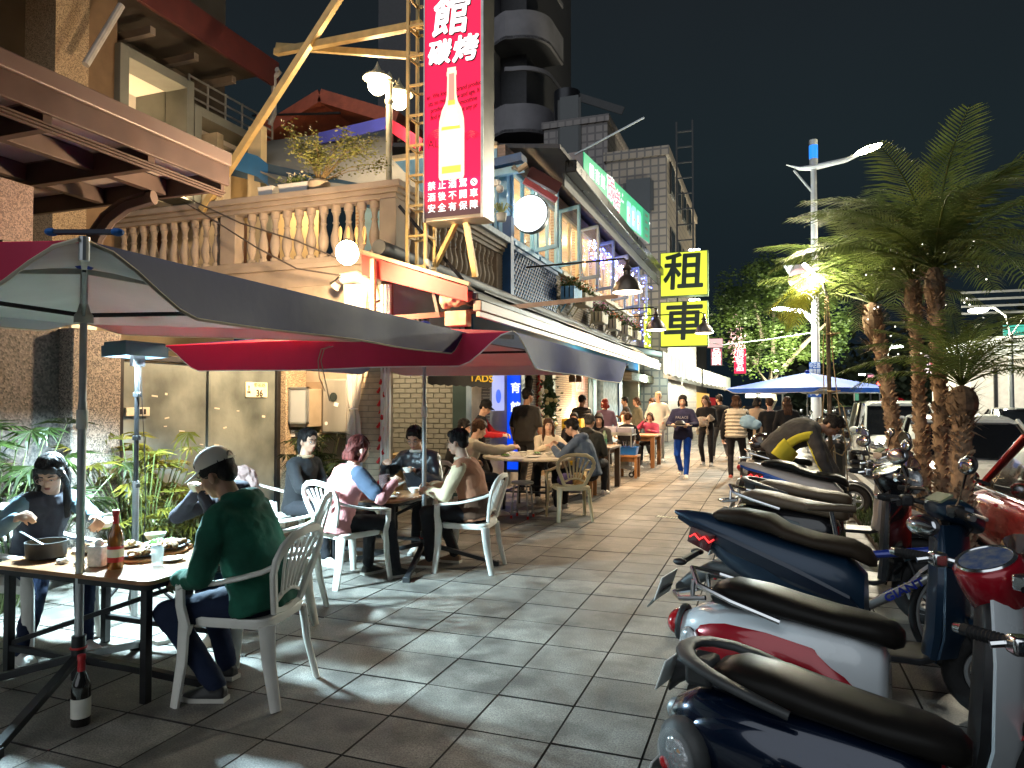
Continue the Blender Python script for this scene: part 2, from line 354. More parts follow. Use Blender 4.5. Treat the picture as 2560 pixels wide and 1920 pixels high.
# ================================================================ GATE AND YARD FRONT (x = -5.55)
GX = -5.55
chipD = stone_chip("washed_stone_dark", (0.05, 0.045, 0.042), (0.30, 0.25, 0.21), 95)
chipL = stone_chip("washed_stone_light", (0.15, 0.11, 0.07), (0.48, 0.38, 0.26), 90)
gate_m = mat("old_gate_sheet", (0.10, 0.12, 0.115), 0.55, 0.1, 0.3, 2.2, 0.25, 14, c2=(0.21, 0.24, 0.225))
t = thing("metal_gate", "tall grey double metal gate with scuffed sheet panels and a house number", "gate", (GX, 6.0, 0), world=True)
for (y0, y1) in ((4.83, 5.89), (5.91, 6.95)):
    lf = MB().bb((GX - 0.02, y0, 0.05), (GX + 0.02, y1, 1.88)).obj("door_leaf", gate_m, t, bevel=0.004)
MB().bb((GX + 0.021, 5.86, 0.05), (GX + 0.05, 5.90, 1.88)).obj("closing_strip", gate_m, t, bevel=0.004)
fr = MB(); fr.bb((GX - 0.05, 6.952, 0), (GX + 0.05, 7.02, 1.95)); fr.bb((GX - 0.05, 4.76, 0), (GX + 0.05, 4.828, 1.95)); fr.bb((GX - 0.05, 4.76, 1.89), (GX + 0.05, 7.02, 1.95)); fr.obj("frame", darkm, t, bevel=0.004)
tape = mat("tape_scraps", (0.55, 0.5, 0.42), 0.7)
for i in range(14):
    y = random.uniform(5.0, 6.85); z = random.uniform(0.8, 1.6)
    MB().box((GX + 0.0225, y, z), (0.003, random.uniform(.02, .09), random.uniform(.01, .025)), rot=Euler((random.uniform(-.2, .2), 0, 0))).obj("tape_scrap", tape, t)
m_ = MB().bb((GX + 0.0215, 4.86, 1.37), (GX + 0.045, 5.12, 1.45)).obj("letter_slot", mat("slot_plate", (0.55, 0.52, 0.42), 0.5), t, bevel=0.003)
for k in range(3): MB().bb((GX + 0.0455, 4.96 + k * .045, 1.385), (GX + 0.048, 4.985 + k * .045, 1.435)).obj("slot", darkm, m_)
t = thing("house_number_plate", "cream house number plate reading 36 on the grey gate", "number plate", (GX + .03, 6.6, 1.6), world=True)
pl = MB().bb((GX + 0.022, 6.44, 1.555), (GX + 0.032, 6.80, 1.725)).obj("plate", mat("plate_cream", (0.85, 0.78, 0.55), 0.5), t, bevel=0.002)
blk = mat("lettering_black", (0.015, 0.012, 0.01), 0.5)
ty = (0, 1, 0)
text("36", 0.105, (GX + .0335, 6.66, 1.598), ty, (0, 0, 1), blk, t, 0.002, 0.003, sx=1.1)
text("榮福路", 0.055, (GX + .0335, 6.665, 1.69), ty, (0, 0, 1), mat("lettering_brown", (0.25, 0.14, 0.07), 0.5), t, 0.002, sx=1.2)
text("鄰\n里\n朝陽", 0.03, (GX + .0335, 6.485, 1.64), ty, (0, 0, 1), blk, t, 0.002)
def pillar(name, label, x0, y0, x1, y1, z1, m):
    t = thing(name, label, "pillar", ((x0 + x1) / 2, (y0 + y1) / 2, 0), world=True)
    MB().bb((x0, y0, 0), (x1, y1, z1)).obj("shaft", m, t, bevel=0.012); return t
pillar("stone_pillar", "dark washed stone pillar left of the grey gate", GX - .35, 4.28, GX + .10, 4.752, 2.12, chipD)
t = pillar("stone_pillar", "brown washed stone pillar between the grey gate and the meter boxes", GX - .25, 7.03, GX + .12, 7.42, 2.3, chipL)
# meter boxes on the return wall (face the camera)
WY = 7.62
t = thing("return_wall", "rough plastered wall behind the electric boxes, under the balcony corner", "wall", (-5.0, WY + .1, 0), world=True)
MB().bb((-5.9, WY, 0), (-4.42, WY + .18, 2.98)).obj("wall", mat("old_plaster", (0.30, 0.25, 0.19), 0.85, 0, 0.3, 3, 0.4, 25), t)
grey_box = mat("grey_metal_box", (0.36, 0.35, 0.31), 0.45, 0.3, 0.2, 5)
t = thing("meter_box", "small grey meter box with a glazed steel door on the stone pillar", "meter box", (-5.35, 7.4, 1.5), world=True)
MB().bb((-5.52, 7.10, 1.20), (-5.20, 7.42, 1.66)).obj("box", mat("beige_box", (0.4, 0.33, 0.24), 0.6), t, bevel=0.006)
f_ = MB(); 
for a, b in (((-5.42, 7.06, 1.24), (-5.40, 7.095, 1.68)), ((-5.17, 7.06, 1.24), (-5.15, 7.095, 1.68)), ((-5.42, 7.06, 1.66), (-5.15, 7.095, 1.68)), ((-5.42, 7.06, 1.24), (-5.15, 7.095, 1.26))): f_.bb(a, b)
d_ = f_.obj("door", steel, t); MB().bb((-5.40, 7.07, 1.26), (-5.17, 7.085, 1.66)).obj("pane", glass("meter_glass", (.6, .65, .68), .1, .6), d_)
MB().bb((-5.47, 7.12, 1.08), (-5.37, 7.3, 1.16)).obj("conduit_box", whitep, t, bevel=.004)
t = thing("electric_cabinet", "large grey steel electric cabinet with a round dark window and stickers", "cabinet", (-4.9, 7.5, 1.5), world=True)
MB().bb((-5.13, 7.33, 1.12), (-4.76, WY - .003, 1.78)).obj("case", grey_box, t, bevel=0.008)
MB().bb((-5.11, 7.315, 1.14), (-4.78, 7.327, 1.76)).obj("door", mat("galv_door", (0.5, 0.49, 0.45), 0.3, 0.7, .25, 3, stretch=(1, 1, .2)), t, bevel=0.004)
MB().lathe([(0, 0), (0.05, 0), (0.055, 0.004), (0, 0.004)], (-4.96, 7.312, 1.56), 24, (0, -1, 0)).obj("dark_window", mat("window_dark", (.02, .03, .03), .15), t)
MB().box((-4.92, 7.311, 1.47), (.06, .003, .05), rot=Euler((0, .3, 0))).obj("sticker", whitep, t); MB().lathe([(0, 0), (.022, 0), (.022, .003), (0, .003)], (-5.06, 7.312, 1.24), 16, (0, -1, 0)).obj("sticker", whitep, t)
MB().bb((-5.6, 7.43, 1.10), (-5.135, WY - .003, 1.75)).obj("wooden_back", mat("cabinet_back", (.20, .15, .1), .7), t)
t = thing("white_cables", "loose white cables hanging from the second umbrella edge", "cable", AY(700, 760, 4.3), world=True)
for dx in (0, .07):
    a = AY(713 + dx * 90, 748, 4.28); pts = [a, a + Vector((-.06, -.02, -.02)), a + Vector((-.10, 0, -.10)), a + Vector((-.09 + dx * .3, 0, -.22)), a + Vector((-.04 + dx * .2, 0, -.32 - dx))]
    MB().tube(pts, 0.0035, 6).obj("cable", mat("cable_grey", (.35, .3, .24), .6), t)
# left recess wall with intercom and lamp
t = thing("side_wall", "dark stone clad wall behind the plants with an intercom panel", "wall", (GX, 2.5, 0), world=True)
MB().bb((GX - .2, -1, 0), (GX - .05, 4.275, 2.2)).obj("wall", stone_chip("clad_dark", (0.03, 0.028, 0.027), (0.13, 0.11, 0.1), 60), t)
MB().bb((GX - .049, 3.35, 1.25), (GX - .02, 3.52, 1.5)).obj("intercom", grey_box, t, bevel=.004); MB().bb((GX - .019, 3.38, 1.33), (GX - .012, 3.48, 1.46)).obj("screen", darkm, t)
MB().bb((GX - .049, 3.6, 1.35), (GX - .03, 3.72, 1.75)).obj("notice", mat("pinkish_notice", (.4, .22, .2), .7), t, bevel=.003)
MB().lathe([(0, 0), (.04, .0), (.055, .06), (.02, .10), (0, .1)], (GX + .02, 3.35, 1.62), 14).obj("wall_light", mat("frosted", (.6, .5, .35), .5), t)

# ================================================================ PORCH CANOPY (left, above)
cp = mat("canopy_fascia_pink", (0.10, 0.078, 0.074), 0.5, 0.1, 0.15, 3, stretch=(1, .3, 1)); cb_ = mat("canopy_beam_brown", (0.05, 0.033, 0.03), 0.5, 0.2, 0.2, 4); cs = mat("canopy_soffit", (0.36, 0.31, 0.29), 0.5, 0, 0.2, 2)
t = thing("porch_canopy", "brown steel porch canopy with pale soffit panels over the yard gate", "canopy", (-6.3, 4, 3.6), world=True)
X0, Yc0, Yc1 = -5.25, 0.5, 5.85
MB().bb((X0 - .04, Yc0, 3.56), (X0, Yc1, 3.76)).obj("fascia", cb_, t, bevel=.004)
for k in range(3): MB().bb((X0 - .075, Yc0, 3.49 - k * .025), (X0 - .042 - k * .006, Yc1 - .02 * k, 3.505 - k * .025)).obj("fascia_rib", cb_, t)
MB().bb((X0 - .10, Yc0, 3.762), (X0 + .03, Yc1, 3.90)).obj("gutter", cp, t, bevel=.01)
MB().bb((-8.2, Yc1 - .07, 3.50), (X0 - .045, Yc1 - .02, 3.76)).obj("end_fascia", cb_, t, bevel=.004)
for y in (1.6, 2.75, 3.9, 4.9): MB().bb((-8.2, y, 3.46), (X0 - .08, y + .08, 3.68)).obj("cross_beam", cb_, t, bevel=.004)
for x in (-6.1, -7.0): MB().bb((x, Yc0, 3.52), (x + .09, Yc1 - .08, 3.68)).obj("long_beam", cb_, t, bevel=.004)
for xa, xb in ((-6.0, X0 - .1), (-6.92, -6.12), (-8.2, -7.02)):
    for ya, yb in ((.5, 1.58), (1.7, 2.73), (2.85, 3.88), (4.0, 4.88), (5.0, 5.76)): MB().bb((xa, ya, 3.685), (xb, yb, 3.70)).obj("soffit_panel", cs, t)
MB().bb((-8.3, Yc0, 3.72), (X0 - .11, Yc1, 3.75)).obj("roof_sheet", cb_, t)
# curved bracket at the end of the canopy
pts = [(-6.92, 5.6, 1.9), (-6.92, 5.6, 2.6), (-6.88, 5.6, 2.88), (-6.78, 5.6, 3.1), (-6.6, 5.6, 3.28), (-6.35, 5.6, 3.4), (-6.0, 5.6, 3.45)]
MB().tube(pts, .05, 8, flat=1.6).obj("arched_bracket", cp, t); MB().tube([(p[0] - .09, p[1], p[2] + .03) for p in pts], .05, 8).obj("arched_bracket", cb_, t)
t.location.z += 0.18
# bushy brown wall piece behind the canopy front
t = thing("stone_lintel", "speckled stone lintel wall under the porch canopy at far left", "wall", (-6.3, 3.2, 2.8), world=True)
MB().bb((-6.4, .5, 2.4), (-6.25, 4.5, 3.45)).obj("wall", stone_chip("lintel_chips", (.06, .045, .045), (.22, .16, .15), 90), t); MB().bb((-6.24, 4.55, 1.9), (-6.2, 4.75, 2.75)).obj("white_board", mat("board_white", (.6, .58, .5), .6), t, bevel=.004); MB().bb((-6.24, 4.85, 1.9), (-6.2, 5.12, 2.8)).obj("white_board", mat("board_white", (.6, .58, .5), .6), t, bevel=.004)
MB().bb((-6.24, 4.2, 1.9), (-6.2, 4.52, 2.9)).obj("door_panel", cb_, t)

# ================================================================ OLD HOUSE behind the yard (facade x = -9.3, faces the street)
hx = -9.3; hw_ = mat("house_wall_dark", (0.10, 0.085, 0.07), 0.8, 0, 0.2, 2); hg = mat("house_grey_trim", (0.17, 0.185, 0.175), 0.7, 0, 0.12, 3); hwht = mat("balcony_white", (0.80, 0.78, 0.74), 0.7, 0, 0.08, 2, c2=(.7, .66, .6))
t = thing("old_house", "dark two storey house with white walled balconies, iron railing and a red eaves board", "house", (hx - 2, 8, 0), world=True)
def hy(px): return AX(px, 300, hx).y
def hz(px, py): return AX(px, py, hx).z
y265, y410, y585 = hy(275), hy(407), hy(588)
MB().bb((hx - 6, -1, 0), (hx - .9, y585, 3.5)).obj("wall", mat("house_wall_cream", (.42, .35, .24), .8, 0, .15, 2), t)
MB().bb((hx - 6, -1, 3.6), (hx - 1.2, y585, 10)).obj("upper_wall", hw_, t)
MB().bb((hx - .5, hy(105), 3.2), (hx + .1, hy(178), 9.5)).obj("stone_pier", chipL, t)
MB().bb((hx - .5, hy(182), 3.6), (hx, hy(250), 9.5)).obj("brown_wall", mat("brown_stucco", (.17, .115, .07), .85), t)
zt0, zb0 = hz(275, 118), hz(275, 245)
# alcove: frame + inside
def frame_box(name, ya, yb, za, zb, m, w_=.16, dx=.12):
    o = MB(); o.bb((hx - .35, ya, za), (hx + dx, ya + w_, zb)); o.bb((hx - .35, yb - w_, za), (hx + dx, yb, zb)); o.bb((hx - .35, ya + w_, zb - w_), (hx + dx, yb - w_, zb)); o.bb((hx - .35, ya + w_, za), (hx + dx, yb - w_, za + .08)); return o.obj(name, m, t, bevel=.006)
frame_box("balcony_frame", hy(245), y410, 4.9, 6.95, hg)
MB().bb((hx - 1.0, hy(245), 4.8), (hx - .36, y410, 4.9)).obj("balcony_floor", hwht, t); MB().bb((hx - 1.18, hy(245), 4.9), (hx - 1.02, y410, 6.9)).obj("balcony_back", hwht, t); MB().bb((hx - 1.02, y410 - .16, 4.9), (hx - .36, y410 - .04, 6.9)).obj("balcony_side", hg, t)
MB().bb((hx - 1.0, hy(245), 6.8), (hx - .36, y410 - .17, 6.9)).obj("balcony_ceiling", hwht, t)
frame_box("balcony_frame", y410 + .02, y585, 4.6, 6.6, hg); MB().bb((hx - 1.18, y410, 4.6), (hx - 1.02, y585, 6.5)).obj("balcony_back", hwht, t); MB().bb((hx - 1.0, y410 + .1, 6.36), (hx - .36, y585 - .1, 6.46)).obj("balcony_ceiling", hwht, t)
MB().lathe([(0, 0), (.14, 0), (.12, -.05), (0, -.06)], (hx - .6, (y410 + y585) / 2 - .2, 6.35), 20).obj("ceiling_lamp", mat("lamp_glass_dim", (.3, .3, .28), .4), t)
rl = MB()
for z in (6.75, 6.92, 7.1): rl.cap((hx, y410, z), (hx, y585, z), .018)
for k in range(6): yy = y410 + (y585 - y410) * k / 5; rl.cap((hx, yy, 6.61), (hx, yy, 7.12), .02)
rl.obj("railing", steel, t)
redm = mat("red_eaves", (.09, .02, .02), .6, 0, .2, 4); e0 = AX(440, 0, hx + .5); e1 = AX(600, 170, hx + .5)
MB().bar((e0.x, e0.y - 4, e1.z + .05), (e1.x, e1.y, e1.z + .05), .06, .5).obj("eaves_board", redm, t)
MB().bb((hx - 4, 2, e1.z + .1), (hx + .45, e1.y - .02, e1.z + .25)).obj("roof", hw_, t)
for y in range(3): MB().bb((hx - 1.1, y410 + y * .9 - 1, 7.3), (hx + .2, y410 + y * .9 - .9, 7.42)).obj("eaves_beam", mat("eaves_beam", (.2, .17, .15), .7), t)
MB().tube([AX(598, 150, hx + .6), AX(604, 155, hx + .6), AX(592, 168, hx + .5), AX(592, 245, hx + .5), AX(583, 270, hx + .4)], .05, 8).obj("drain_pipe", mat("pvc_pipe", (.4, .4, .4), .5), t)
MB().cap(AX(185, 140, hx + .5), AX(262, 12, hx + .6), .05).obj("brace_pipe", mat("pvc_pipe", (.4, .4, .4), .5), t)
# ground floor room behind the balustrade (lit)
yr = 9.6
rw = mat("room_wall_warm", (.62, .5, .3), .8, 0, .1, 2)
t = thing("terrace_room", "cream terrace room with a warm lit doorway and glazed wooden door behind the balustrade", "room", (-7, 9.5, 3.3), world=True)
def Rm(px, py, Y=yr): return AY(px, py, Y)
zt = Rm(300, 372).z; zb = 3.3
a = Rm(120, 480).x; b1 = Rm(263, 400).x; b2 = Rm(345, 400).x; c1 = Rm(395, 400).x; c2 = Rm(470, 400).x; d1 = Rm(535, 400).x
MB().bb((a, yr, zb), (b1, yr + .15, zt + .5)).obj("wall", rw, t); MB().bb((b2, yr, zb), (c2 - .02, yr + .15, zt + .5)).obj("wall", mat("room_wall_tan", (.42, .35, .24), .8), t); MB().bb((c2 + .9, yr, zb), (d1, yr + .15, zt + .5)).obj("wall", rw, t)
MB().bb((b1, yr, zt - .02), (b2, yr + .15, zt + .5)).obj("wall", rw, t); MB().bb((b1 - .1, yr + 2, zb), (d1, yr + 2.1, zt + .5)).obj("inner_wall", rw, t); MB().bb((b1 - .1, yr + 1.9, zb + .6), (b2 - .2, yr + 1.98, zt - .3)).obj("wooden_cupboard", mat("cupboard_wood", (.30, .10, .04), .5), t)
wood_d = mat("door_wood", (.16, .07, .03), .5, 0, .3, 3, stretch=(1, 1, .1))
dx_ = Rm(318, 400).x; dr = MB(); hgt = zt - .1 - zb
for xx in (dx_, dx_ + .34): dr.bb((xx, yr - .08, zb), (xx + .09, yr - .03, zb + hgt))
for zz in (zb + hgt - .1, zb + hgt * .62, zb + .5, zb): dr.bb((dx_ + .09, yr - .08, zz), (dx_ + .34, yr - .03, zz + .09))
dr.bb((dx_ + .2, yr - .075, zb), (dx_ + .23, yr - .035, zb + hgt)); dd = dr.obj("door", wood_d, t, bevel=.004)
for zz in (zb + .6, zb + hgt * .7): MB().bb((dx_ + .1, yr - .06, zz), (dx_ + .33, yr - .052, zz + hgt * .22)).obj("pane", glass("door_pane", (.9, .8, .6), .2, .5), dd)
MB().bb((c2 + .3, yr + .3, zb + .1), (c2 + .36, yr + 1.2, zb + 1.3)).obj("wooden_screen", wood_d, t)
lamp('POINT', (b1 + .5, yr + 1.2, zt - .3), 55, WARM, size=.12, parent=t); lamp('POINT', (c2 + .5, yr + 1.2, zt - .3), 40, WARM, size=.12, parent=t)
for k, (px, py) in enumerate(((277, 397), (300, 392), (419, 403))):
    p = Rm(px, py, yr - .35)
    t2 = thing("wall_lantern", ["left globe lamp of the pair by the lit terrace doorway", "brighter right globe lamp of the pair by the lit terrace doorway", "black framed glass lantern on the cream terrace wall"][k], "lantern", p)
    if k < 2: MB().ell((0, 0, 0), (.08, .08, .09)).obj("globe", glow("lamp_warm", (1, .6, .25), 22 if k else 9), t2)
    else:
        MB().loft([[(s1 * .055, s2 * .055, -.1) for s1, s2 in ((1, 1), (-1, 1), (-1, -1), (1, -1))], [(s1 * .09, s2 * .09, .07) for s1, s2 in ((1, 1), (-1, 1), (-1, -1), (1, -1))]]).obj("glass_box", glow("lantern_glow", (1, .75, .45), 6), t2)
        cg = MB()
        for s1, s2 in ((1, 1), (-1, 1), (-1, -1), (1, -1)): cg.cap((s1 * .057, s2 * .057, -.11), (s1 * .093, s2 * .093, .08), .006, n=5)
        cg.lathe([(.13, .07), (.13, .085), (.03, .15), (.015, .19), (0, .19)], n=4); cg.box((0, 0, -.11), (.12, .12, .015)); cg.obj("cage", darkm, t2)
    MB().tube([(0, .3, .22), (0, .1, .25), (0, 0, .2), (0, 0, .1)], .01, 6).obj("bracket", darkm, t2)
    lamp('POINT', p + Vector((0, -.12, -.02)), [25, 45, 30][k], WARM, size=.06)
# ================================================================ CORNER BUILDING
BX, BY = -4.35, 7.74; FZ = 3.26; TZ = 4.26
bal_m = mat("balustrade_cement", (0.29, 0.24, 0.195), 0.75, 0, 0.15, 3, 0.25, 30)
t = thing("corner_terrace", "cement terrace with turned balusters on the corner of the restaurant, lit from below", "terrace", (-6.5, 9, FZ), world=True)
MB().bb((-9.25, BY - .02, FZ - .26), (BX + .02, 11.55, FZ - .02)).obj("slab", bal_m, t, bevel=.01)
mb = MB()
for (o, z0, z1) in ((.05, FZ - .02, FZ + .05), (.015, FZ + .05, FZ + .12)):
    mb.bb((-9.2, BY - o, z0), (BX + o, BY + .2 + o, z1)); mb.bb((BX - .2 - o, BY + .2 + o + .001, z0), (BX + o, 11.5, z1))
mb.obj("bottom_rail", bal_m, t, bevel=.008)
mb = MB()
for (o, z0, z1) in ((.0, TZ - .2, TZ - .14), (.035, TZ - .14, TZ - .08), (.08, TZ - .08, TZ)):
    mb.bb((-9.2, BY - o, z0), (BX + o, BY + .2 + o, z1)); mb.bb((BX - .2 - o, BY + .2 + o + .001, z0), (BX + o, 11.5, z1))
mb.obj("top_rail", bal_m, t, bevel=.008)
for (x, y, wx, wy) in ((BX - .13, BY + .13, .24, .24), (-6.98, BY + .1, .26, .18), (BX - .1, 11.35, .18, .25)):
    MB().bb((x - wx / 2, y - wy / 2, FZ + .122), (x + wx / 2, y + wy / 2, TZ - .202)).obj("post", bal_m, t, bevel=.01)
prof = [(.062, 0), (.062, .05), (.04, .06), (.036, .09), (.058, .15), (.07, .22), (.066, .28), (.045, .36), (.034, .43), (.044, .445), (.044, .46), (.034, .475), (.038, .54), (.05, .57), (.05, .585), (.062, .595), (.062, .68)]
bm_ = MB().lathe(prof, n=12).mesh("baluster", bal_m, 40)
for k in range(11): inst(bm_, "baluster", t, Matrix.Translation((-4.72 - k * .192, BY + .1, FZ + .12)))
for k in range(10): inst(bm_, "baluster", t, Matrix.Translation((-7.24 - k * .192, BY + .1, FZ + .12)))
for k in range(17): inst(bm_, "baluster", t, Matrix.Translation((BX - .1, 8.16 + k * .186, FZ + .12)))
# fish shaped ornaments showing between the balusters
for k, px in enumerate((735, 752, 770, 787)):
    p = AY(px, 505, BY - .03)
    t2 = thing("hanging_fish", "dried fish shaped ornament hanging on the balustrade, %s from the corner post" % ["fourth", "third", "second", "nearest"][k], "ornament", p, group="fish ornaments on the balustrade")
    MB().loft([[(x * w2, y * .008, z) for x, y in ((1, 0), (0, 1), (-1, 0), (0, -1))] for w2, z in ((.004, .10), (.024, .07), (.03, .0), (.018, -.06), (.006, -.085), (.022, -.12), (.024, -.13))]).obj("body", mat("fish_gold", (.75, .5, .22), .5, .1), t2)
# upper room, street side (windows above the awning)
lb = mat("light_blue_paint", (0.26, 0.54, 0.80), 0.45, 0, 0.15, 5); db = mat("deep_blue_paint", (0.012, 0.07, 0.22), 0.45, 0, 0.2, 5); crm = mat("cream_window_frame", (0.72, 0.62, 0.42), 0.5, 0, 0.1, 4)
brk = mosaic("warm_brick", (.44, .25, .14), (.5, .42, .32), .2, .065, .8, .5)
UX = BX; Ys = [11.75, 13.25, 14.9, 16.7, 18.4, 20.3, 22.2, 23.6]
t = thing("restaurant_upper_floor", "upper dining room with blue and cream casement windows above the street awning", "building", (-6, 18, 3.3), world=True)
MB().bb((UX - .15, 11.6, FZ), (UX, 25, 4.38)).obj("lower_wall", mosaic("pale_slat_wall", (.42, .36, .28), (.2, .16, .12), .5, .06, .8, .5), t)
MB().bb((UX - .15, 11.6, 5.72), (UX, 25, 6.05)).obj("upper_wall", mosaic("pink_brick", (.42, .3, .26), (.3, .24, .2), .2, .065, .8, .5), t)
MB().bb((-8.5, 25, 0), (UX + .0, 25.2, 6.1)).obj("end_wall", mat("tan_wall", (.35, .27, .18), .8), t)
MB().bb((-8.5, 11.6, FZ - .24), (UX - .16, 25, FZ)).obj("floor", darkm, t)
MB().bb((-7.4, 11.6, FZ), (-7.25, 25, 6.0)).obj("back_wall", brk, t); MB().bb((-8.5, 11.6, 6.06), (UX - .16, 25, 6.12)).obj("ceiling", mat("ceiling_cream", (.6, .5, .35), .8), t)
MB().bb((-7.2, 11.6, 3.3), (UX - .16, 11.75, 6.0)).obj("front_wall", lb, t)
for y in Ys: MB().bb((UX - .14, y - .1, 4.381), (UX + .01, y + .1, 5.719)).obj("pier", brk if y > 12 else lb, t)
for k in range(7):
    y0, y1 = Ys[k] + .1, Ys[k + 1] - .1; m_ = lb if k < 2 else crm; m2 = lb if k < 2 else mat("blue_grey_frame", (.16, .25, .42), .5)
    f = MB(); f.bb((UX - .04, y0, 4.39), (UX + .05, y0 + .07, 5.71)); f.bb((UX - .04, y1 - .07, 4.39), (UX + .05, y1, 5.71)); f.bb((UX - .04, y0 + .07, 5.64), (UX + .05, y1 - .07, 5.71)); f.bb((UX - .04, y0 + .07, 4.39), (UX + .05, y1 - .07, 4.46)); f.bb((UX - .03, (y0 + y1) / 2 - .03, 4.46), (UX + .04, (y0 + y1) / 2 + .03, 5.64))
    wn = f.obj("window", m_, t, bevel=.004); MB().bb((UX - .005, y0 + .07, 4.46), (UX + .003, y1 - .07, 5.64)).obj("pane", glass("window_glass", (.85, .9, .95), .05, .12), wn)
    MB().bb((UX - .02, y0 - .05, 4.30), (UX + .12, y1 + .05, 4.378)).obj("sill", m_, t, bevel=.006)
    # opened casement
    hgy = y1 - .05; a_ = R(62); d = Vector((math.sin(a_), -math.cos(a_), 0)); W_ = .62; c0 = Vector((UX + .07, hgy, 0))
    cs_ = MB()
    for s0, s1, z0, z1 in ((0, .07, 4.42, 5.68), (W_ - .07, W_, 4.42, 5.68), (.07, W_ - .07, 5.60, 5.68), (.07, W_ - .07, 4.42, 4.5)):
        q = [c0 + d * s0, c0 + d * s1]; nn = Vector((d.y, -d.x, 0)) * .02
        cs_.add([q[0] - nn + Vector((0, 0, z0)), q[1] - nn + Vector((0, 0, z0)), q[1] + nn + Vector((0, 0, z0)), q[0] + nn + Vector((0, 0, z0)), q[0] - nn + Vector((0, 0, z1)), q[1] - nn + Vector((0, 0, z1)), q[1] + nn + Vector((0, 0, z1)), q[0] + nn + Vector((0, 0, z1))], [(0, 3, 2, 1), (4, 5, 6, 7), (0, 1, 5, 4), (1, 2, 6, 5), (2, 3, 7, 6), (3, 0, 4, 7)])
    cw = cs_.obj("casement", m2, t, bevel=.004); q = [c0 + d * .07, c0 + d * (W_ - .07)]
    MB().add([q[0] + Vector((0, 0, 4.5)), q[1] + Vector((0, 0, 4.5)), q[1] + Vector((0, 0, 5.6)), q[0] + Vector((0, 0, 5.6))], [(0, 1, 2, 3)]).obj("pane", glass("window_glass"), cw)
for y in (12.6, 15.8, 19.3, 22.8): lamp('POINT', (-5.5, y, 5.6), 90, WARM, size=.15, parent=t)
for k in range(5): MB().lathe([(.02, .3), (.03, .2), (.16, 0), (.15, 0), (.02, .18)], (-5.4, 13.5 + k * 2.5, 5.3), 14).obj("ceiling_lamp", darkm, t)
# eaves, gutter, gable
ev = thing("restaurant_roof", "low roof with dark gutter, blue gable trim and a maroon fascia over the window row", "roof", (-6, 18, 6), world=True)
MB().loft([[(UX - 3.6, y, 6.7), (-3.55, y, 6.12), (-3.55, y, 6.2), (UX - 3.6, y, 6.78)] for y in (12.3, 25.2)]).obj("roof_sheet", mat("roof_dark", (.05, .05, .06), .6), ev)
gt = mat("gutter_metal", (.035, .035, .033), .25, .6, .3, 3)
MB().bb((-3.62, 12.9, 5.86), (-3.40, 25.3, 6.1)).obj("gutter", gt, ev, bevel=.02); MB().bb((-3.66, 12.9, 5.60), (-3.63, 25.3, 5.86)).obj("drop_board", mat("drop_board", (.05, .047, .044), .6), ev)
A_ = AY(1060, 352, 11.5); B_ = AY(1132, 343, 11.5); C_ = AY(1208, 408, 11.9); D_ = AY(1072, 372, 11.5)
MB().bar(AY(990, 375, 11.5), B_, .3, .14).obj("gable_trim", db, ev); MB().bar(AY(990, 392, 11.48), B_ - Vector((0, 0, .16)), .1, .12).obj("gable_trim", lb, ev)
MB().bar(AY(1142, 372, 11.6), C_, .1, .20).obj("maroon_fascia", mat("maroon_board", (.10, .03, .03), .5), ev); MB().bar(AY(1132, 390, 11.55), C_ - Vector((.05, 0, .2)), .06, .1).obj("pink_trim", mat("pink_trim", (.55, .12, .14), .5), ev)
MB().bar(AY(960, 330, 12.2), AY(1070, 342, 12.2), .3, .10).obj("ridge_tiles", mat("orange_ridge", (.35, .09, .04), .6), ev)
MB().tube([AY(1110, 362, 11.4), AY(1120, 368, 11.35), AY(1138, 355, 11.4)], .05, 8).obj("gutter_elbow", mat("pvc_beige", (.6, .5, .36), .4), ev)
# blue corner post and rail ledge
t = thing("blue_post", "dark blue square post where the terrace meets the window row", "post", (BX, 11.6, 3), world=True)
MB().bb((BX - .02, 11.51, 2.9), (BX + .14, 11.68, 4.75)).obj("post", db, t, bevel=.006); MB().bb((BX - .06, 9.3, TZ + .002), (BX + .14, 11.50, TZ + .1)).obj("ledge", mat("weathered_blue", (.30, .38, .45), .6, 0, .4, 8), t, bevel=.006)
# lattice panel
t = thing("lattice_panel", "dark blue wooden lattice panel under the first blue windows", "lattice", (BX + .05, 12.9, 3.7), world=True)
y0, y1, z0, z1 = 11.72, 14.6, 3.22, 4.22
def clip_line(y, dy):
    a = [y, z0]; b = [y + dy * (z1 - z0), z1]
    for p, q in ((a, b), (b, a)):
        for lim, s in ((y0, 1), (y1, -1)):
            if (p[0] - lim) * s < 0:
                f = (lim - q[0]) / (p[0] - q[0]) if p[0] != q[0] else 0; p[1] = q[1] + (p[1] - q[1]) * f; p[0] = lim
    return a, b
for dy in (1, -1):
    for k in range(-9, 28):
        y = y0 + k * .14 + (0 if dy > 0 else 0)
        if max(y, y + dy) <= y0 + .05 or min(y, y + dy) >= y1 - .05: continue
        a, b = clip_line(y, dy)
        if abs(a[1] - b[1]) < .06: continue
        x = BX + .05 + dy * .008; MB().bar((x, a[0], a[1]), (x, b[0], b[1]), .014, .034).obj("slat", db, t, smooth=0, fix=False)
fr = MB(); fr.bb((BX + .02, y0, z1), (BX + .09, y1, z1 + .07)); fr.bb((BX + .02, y0, z0 - .07), (BX + .09, y1, z0)); fr.obj("frame", db, t, bevel=.004)
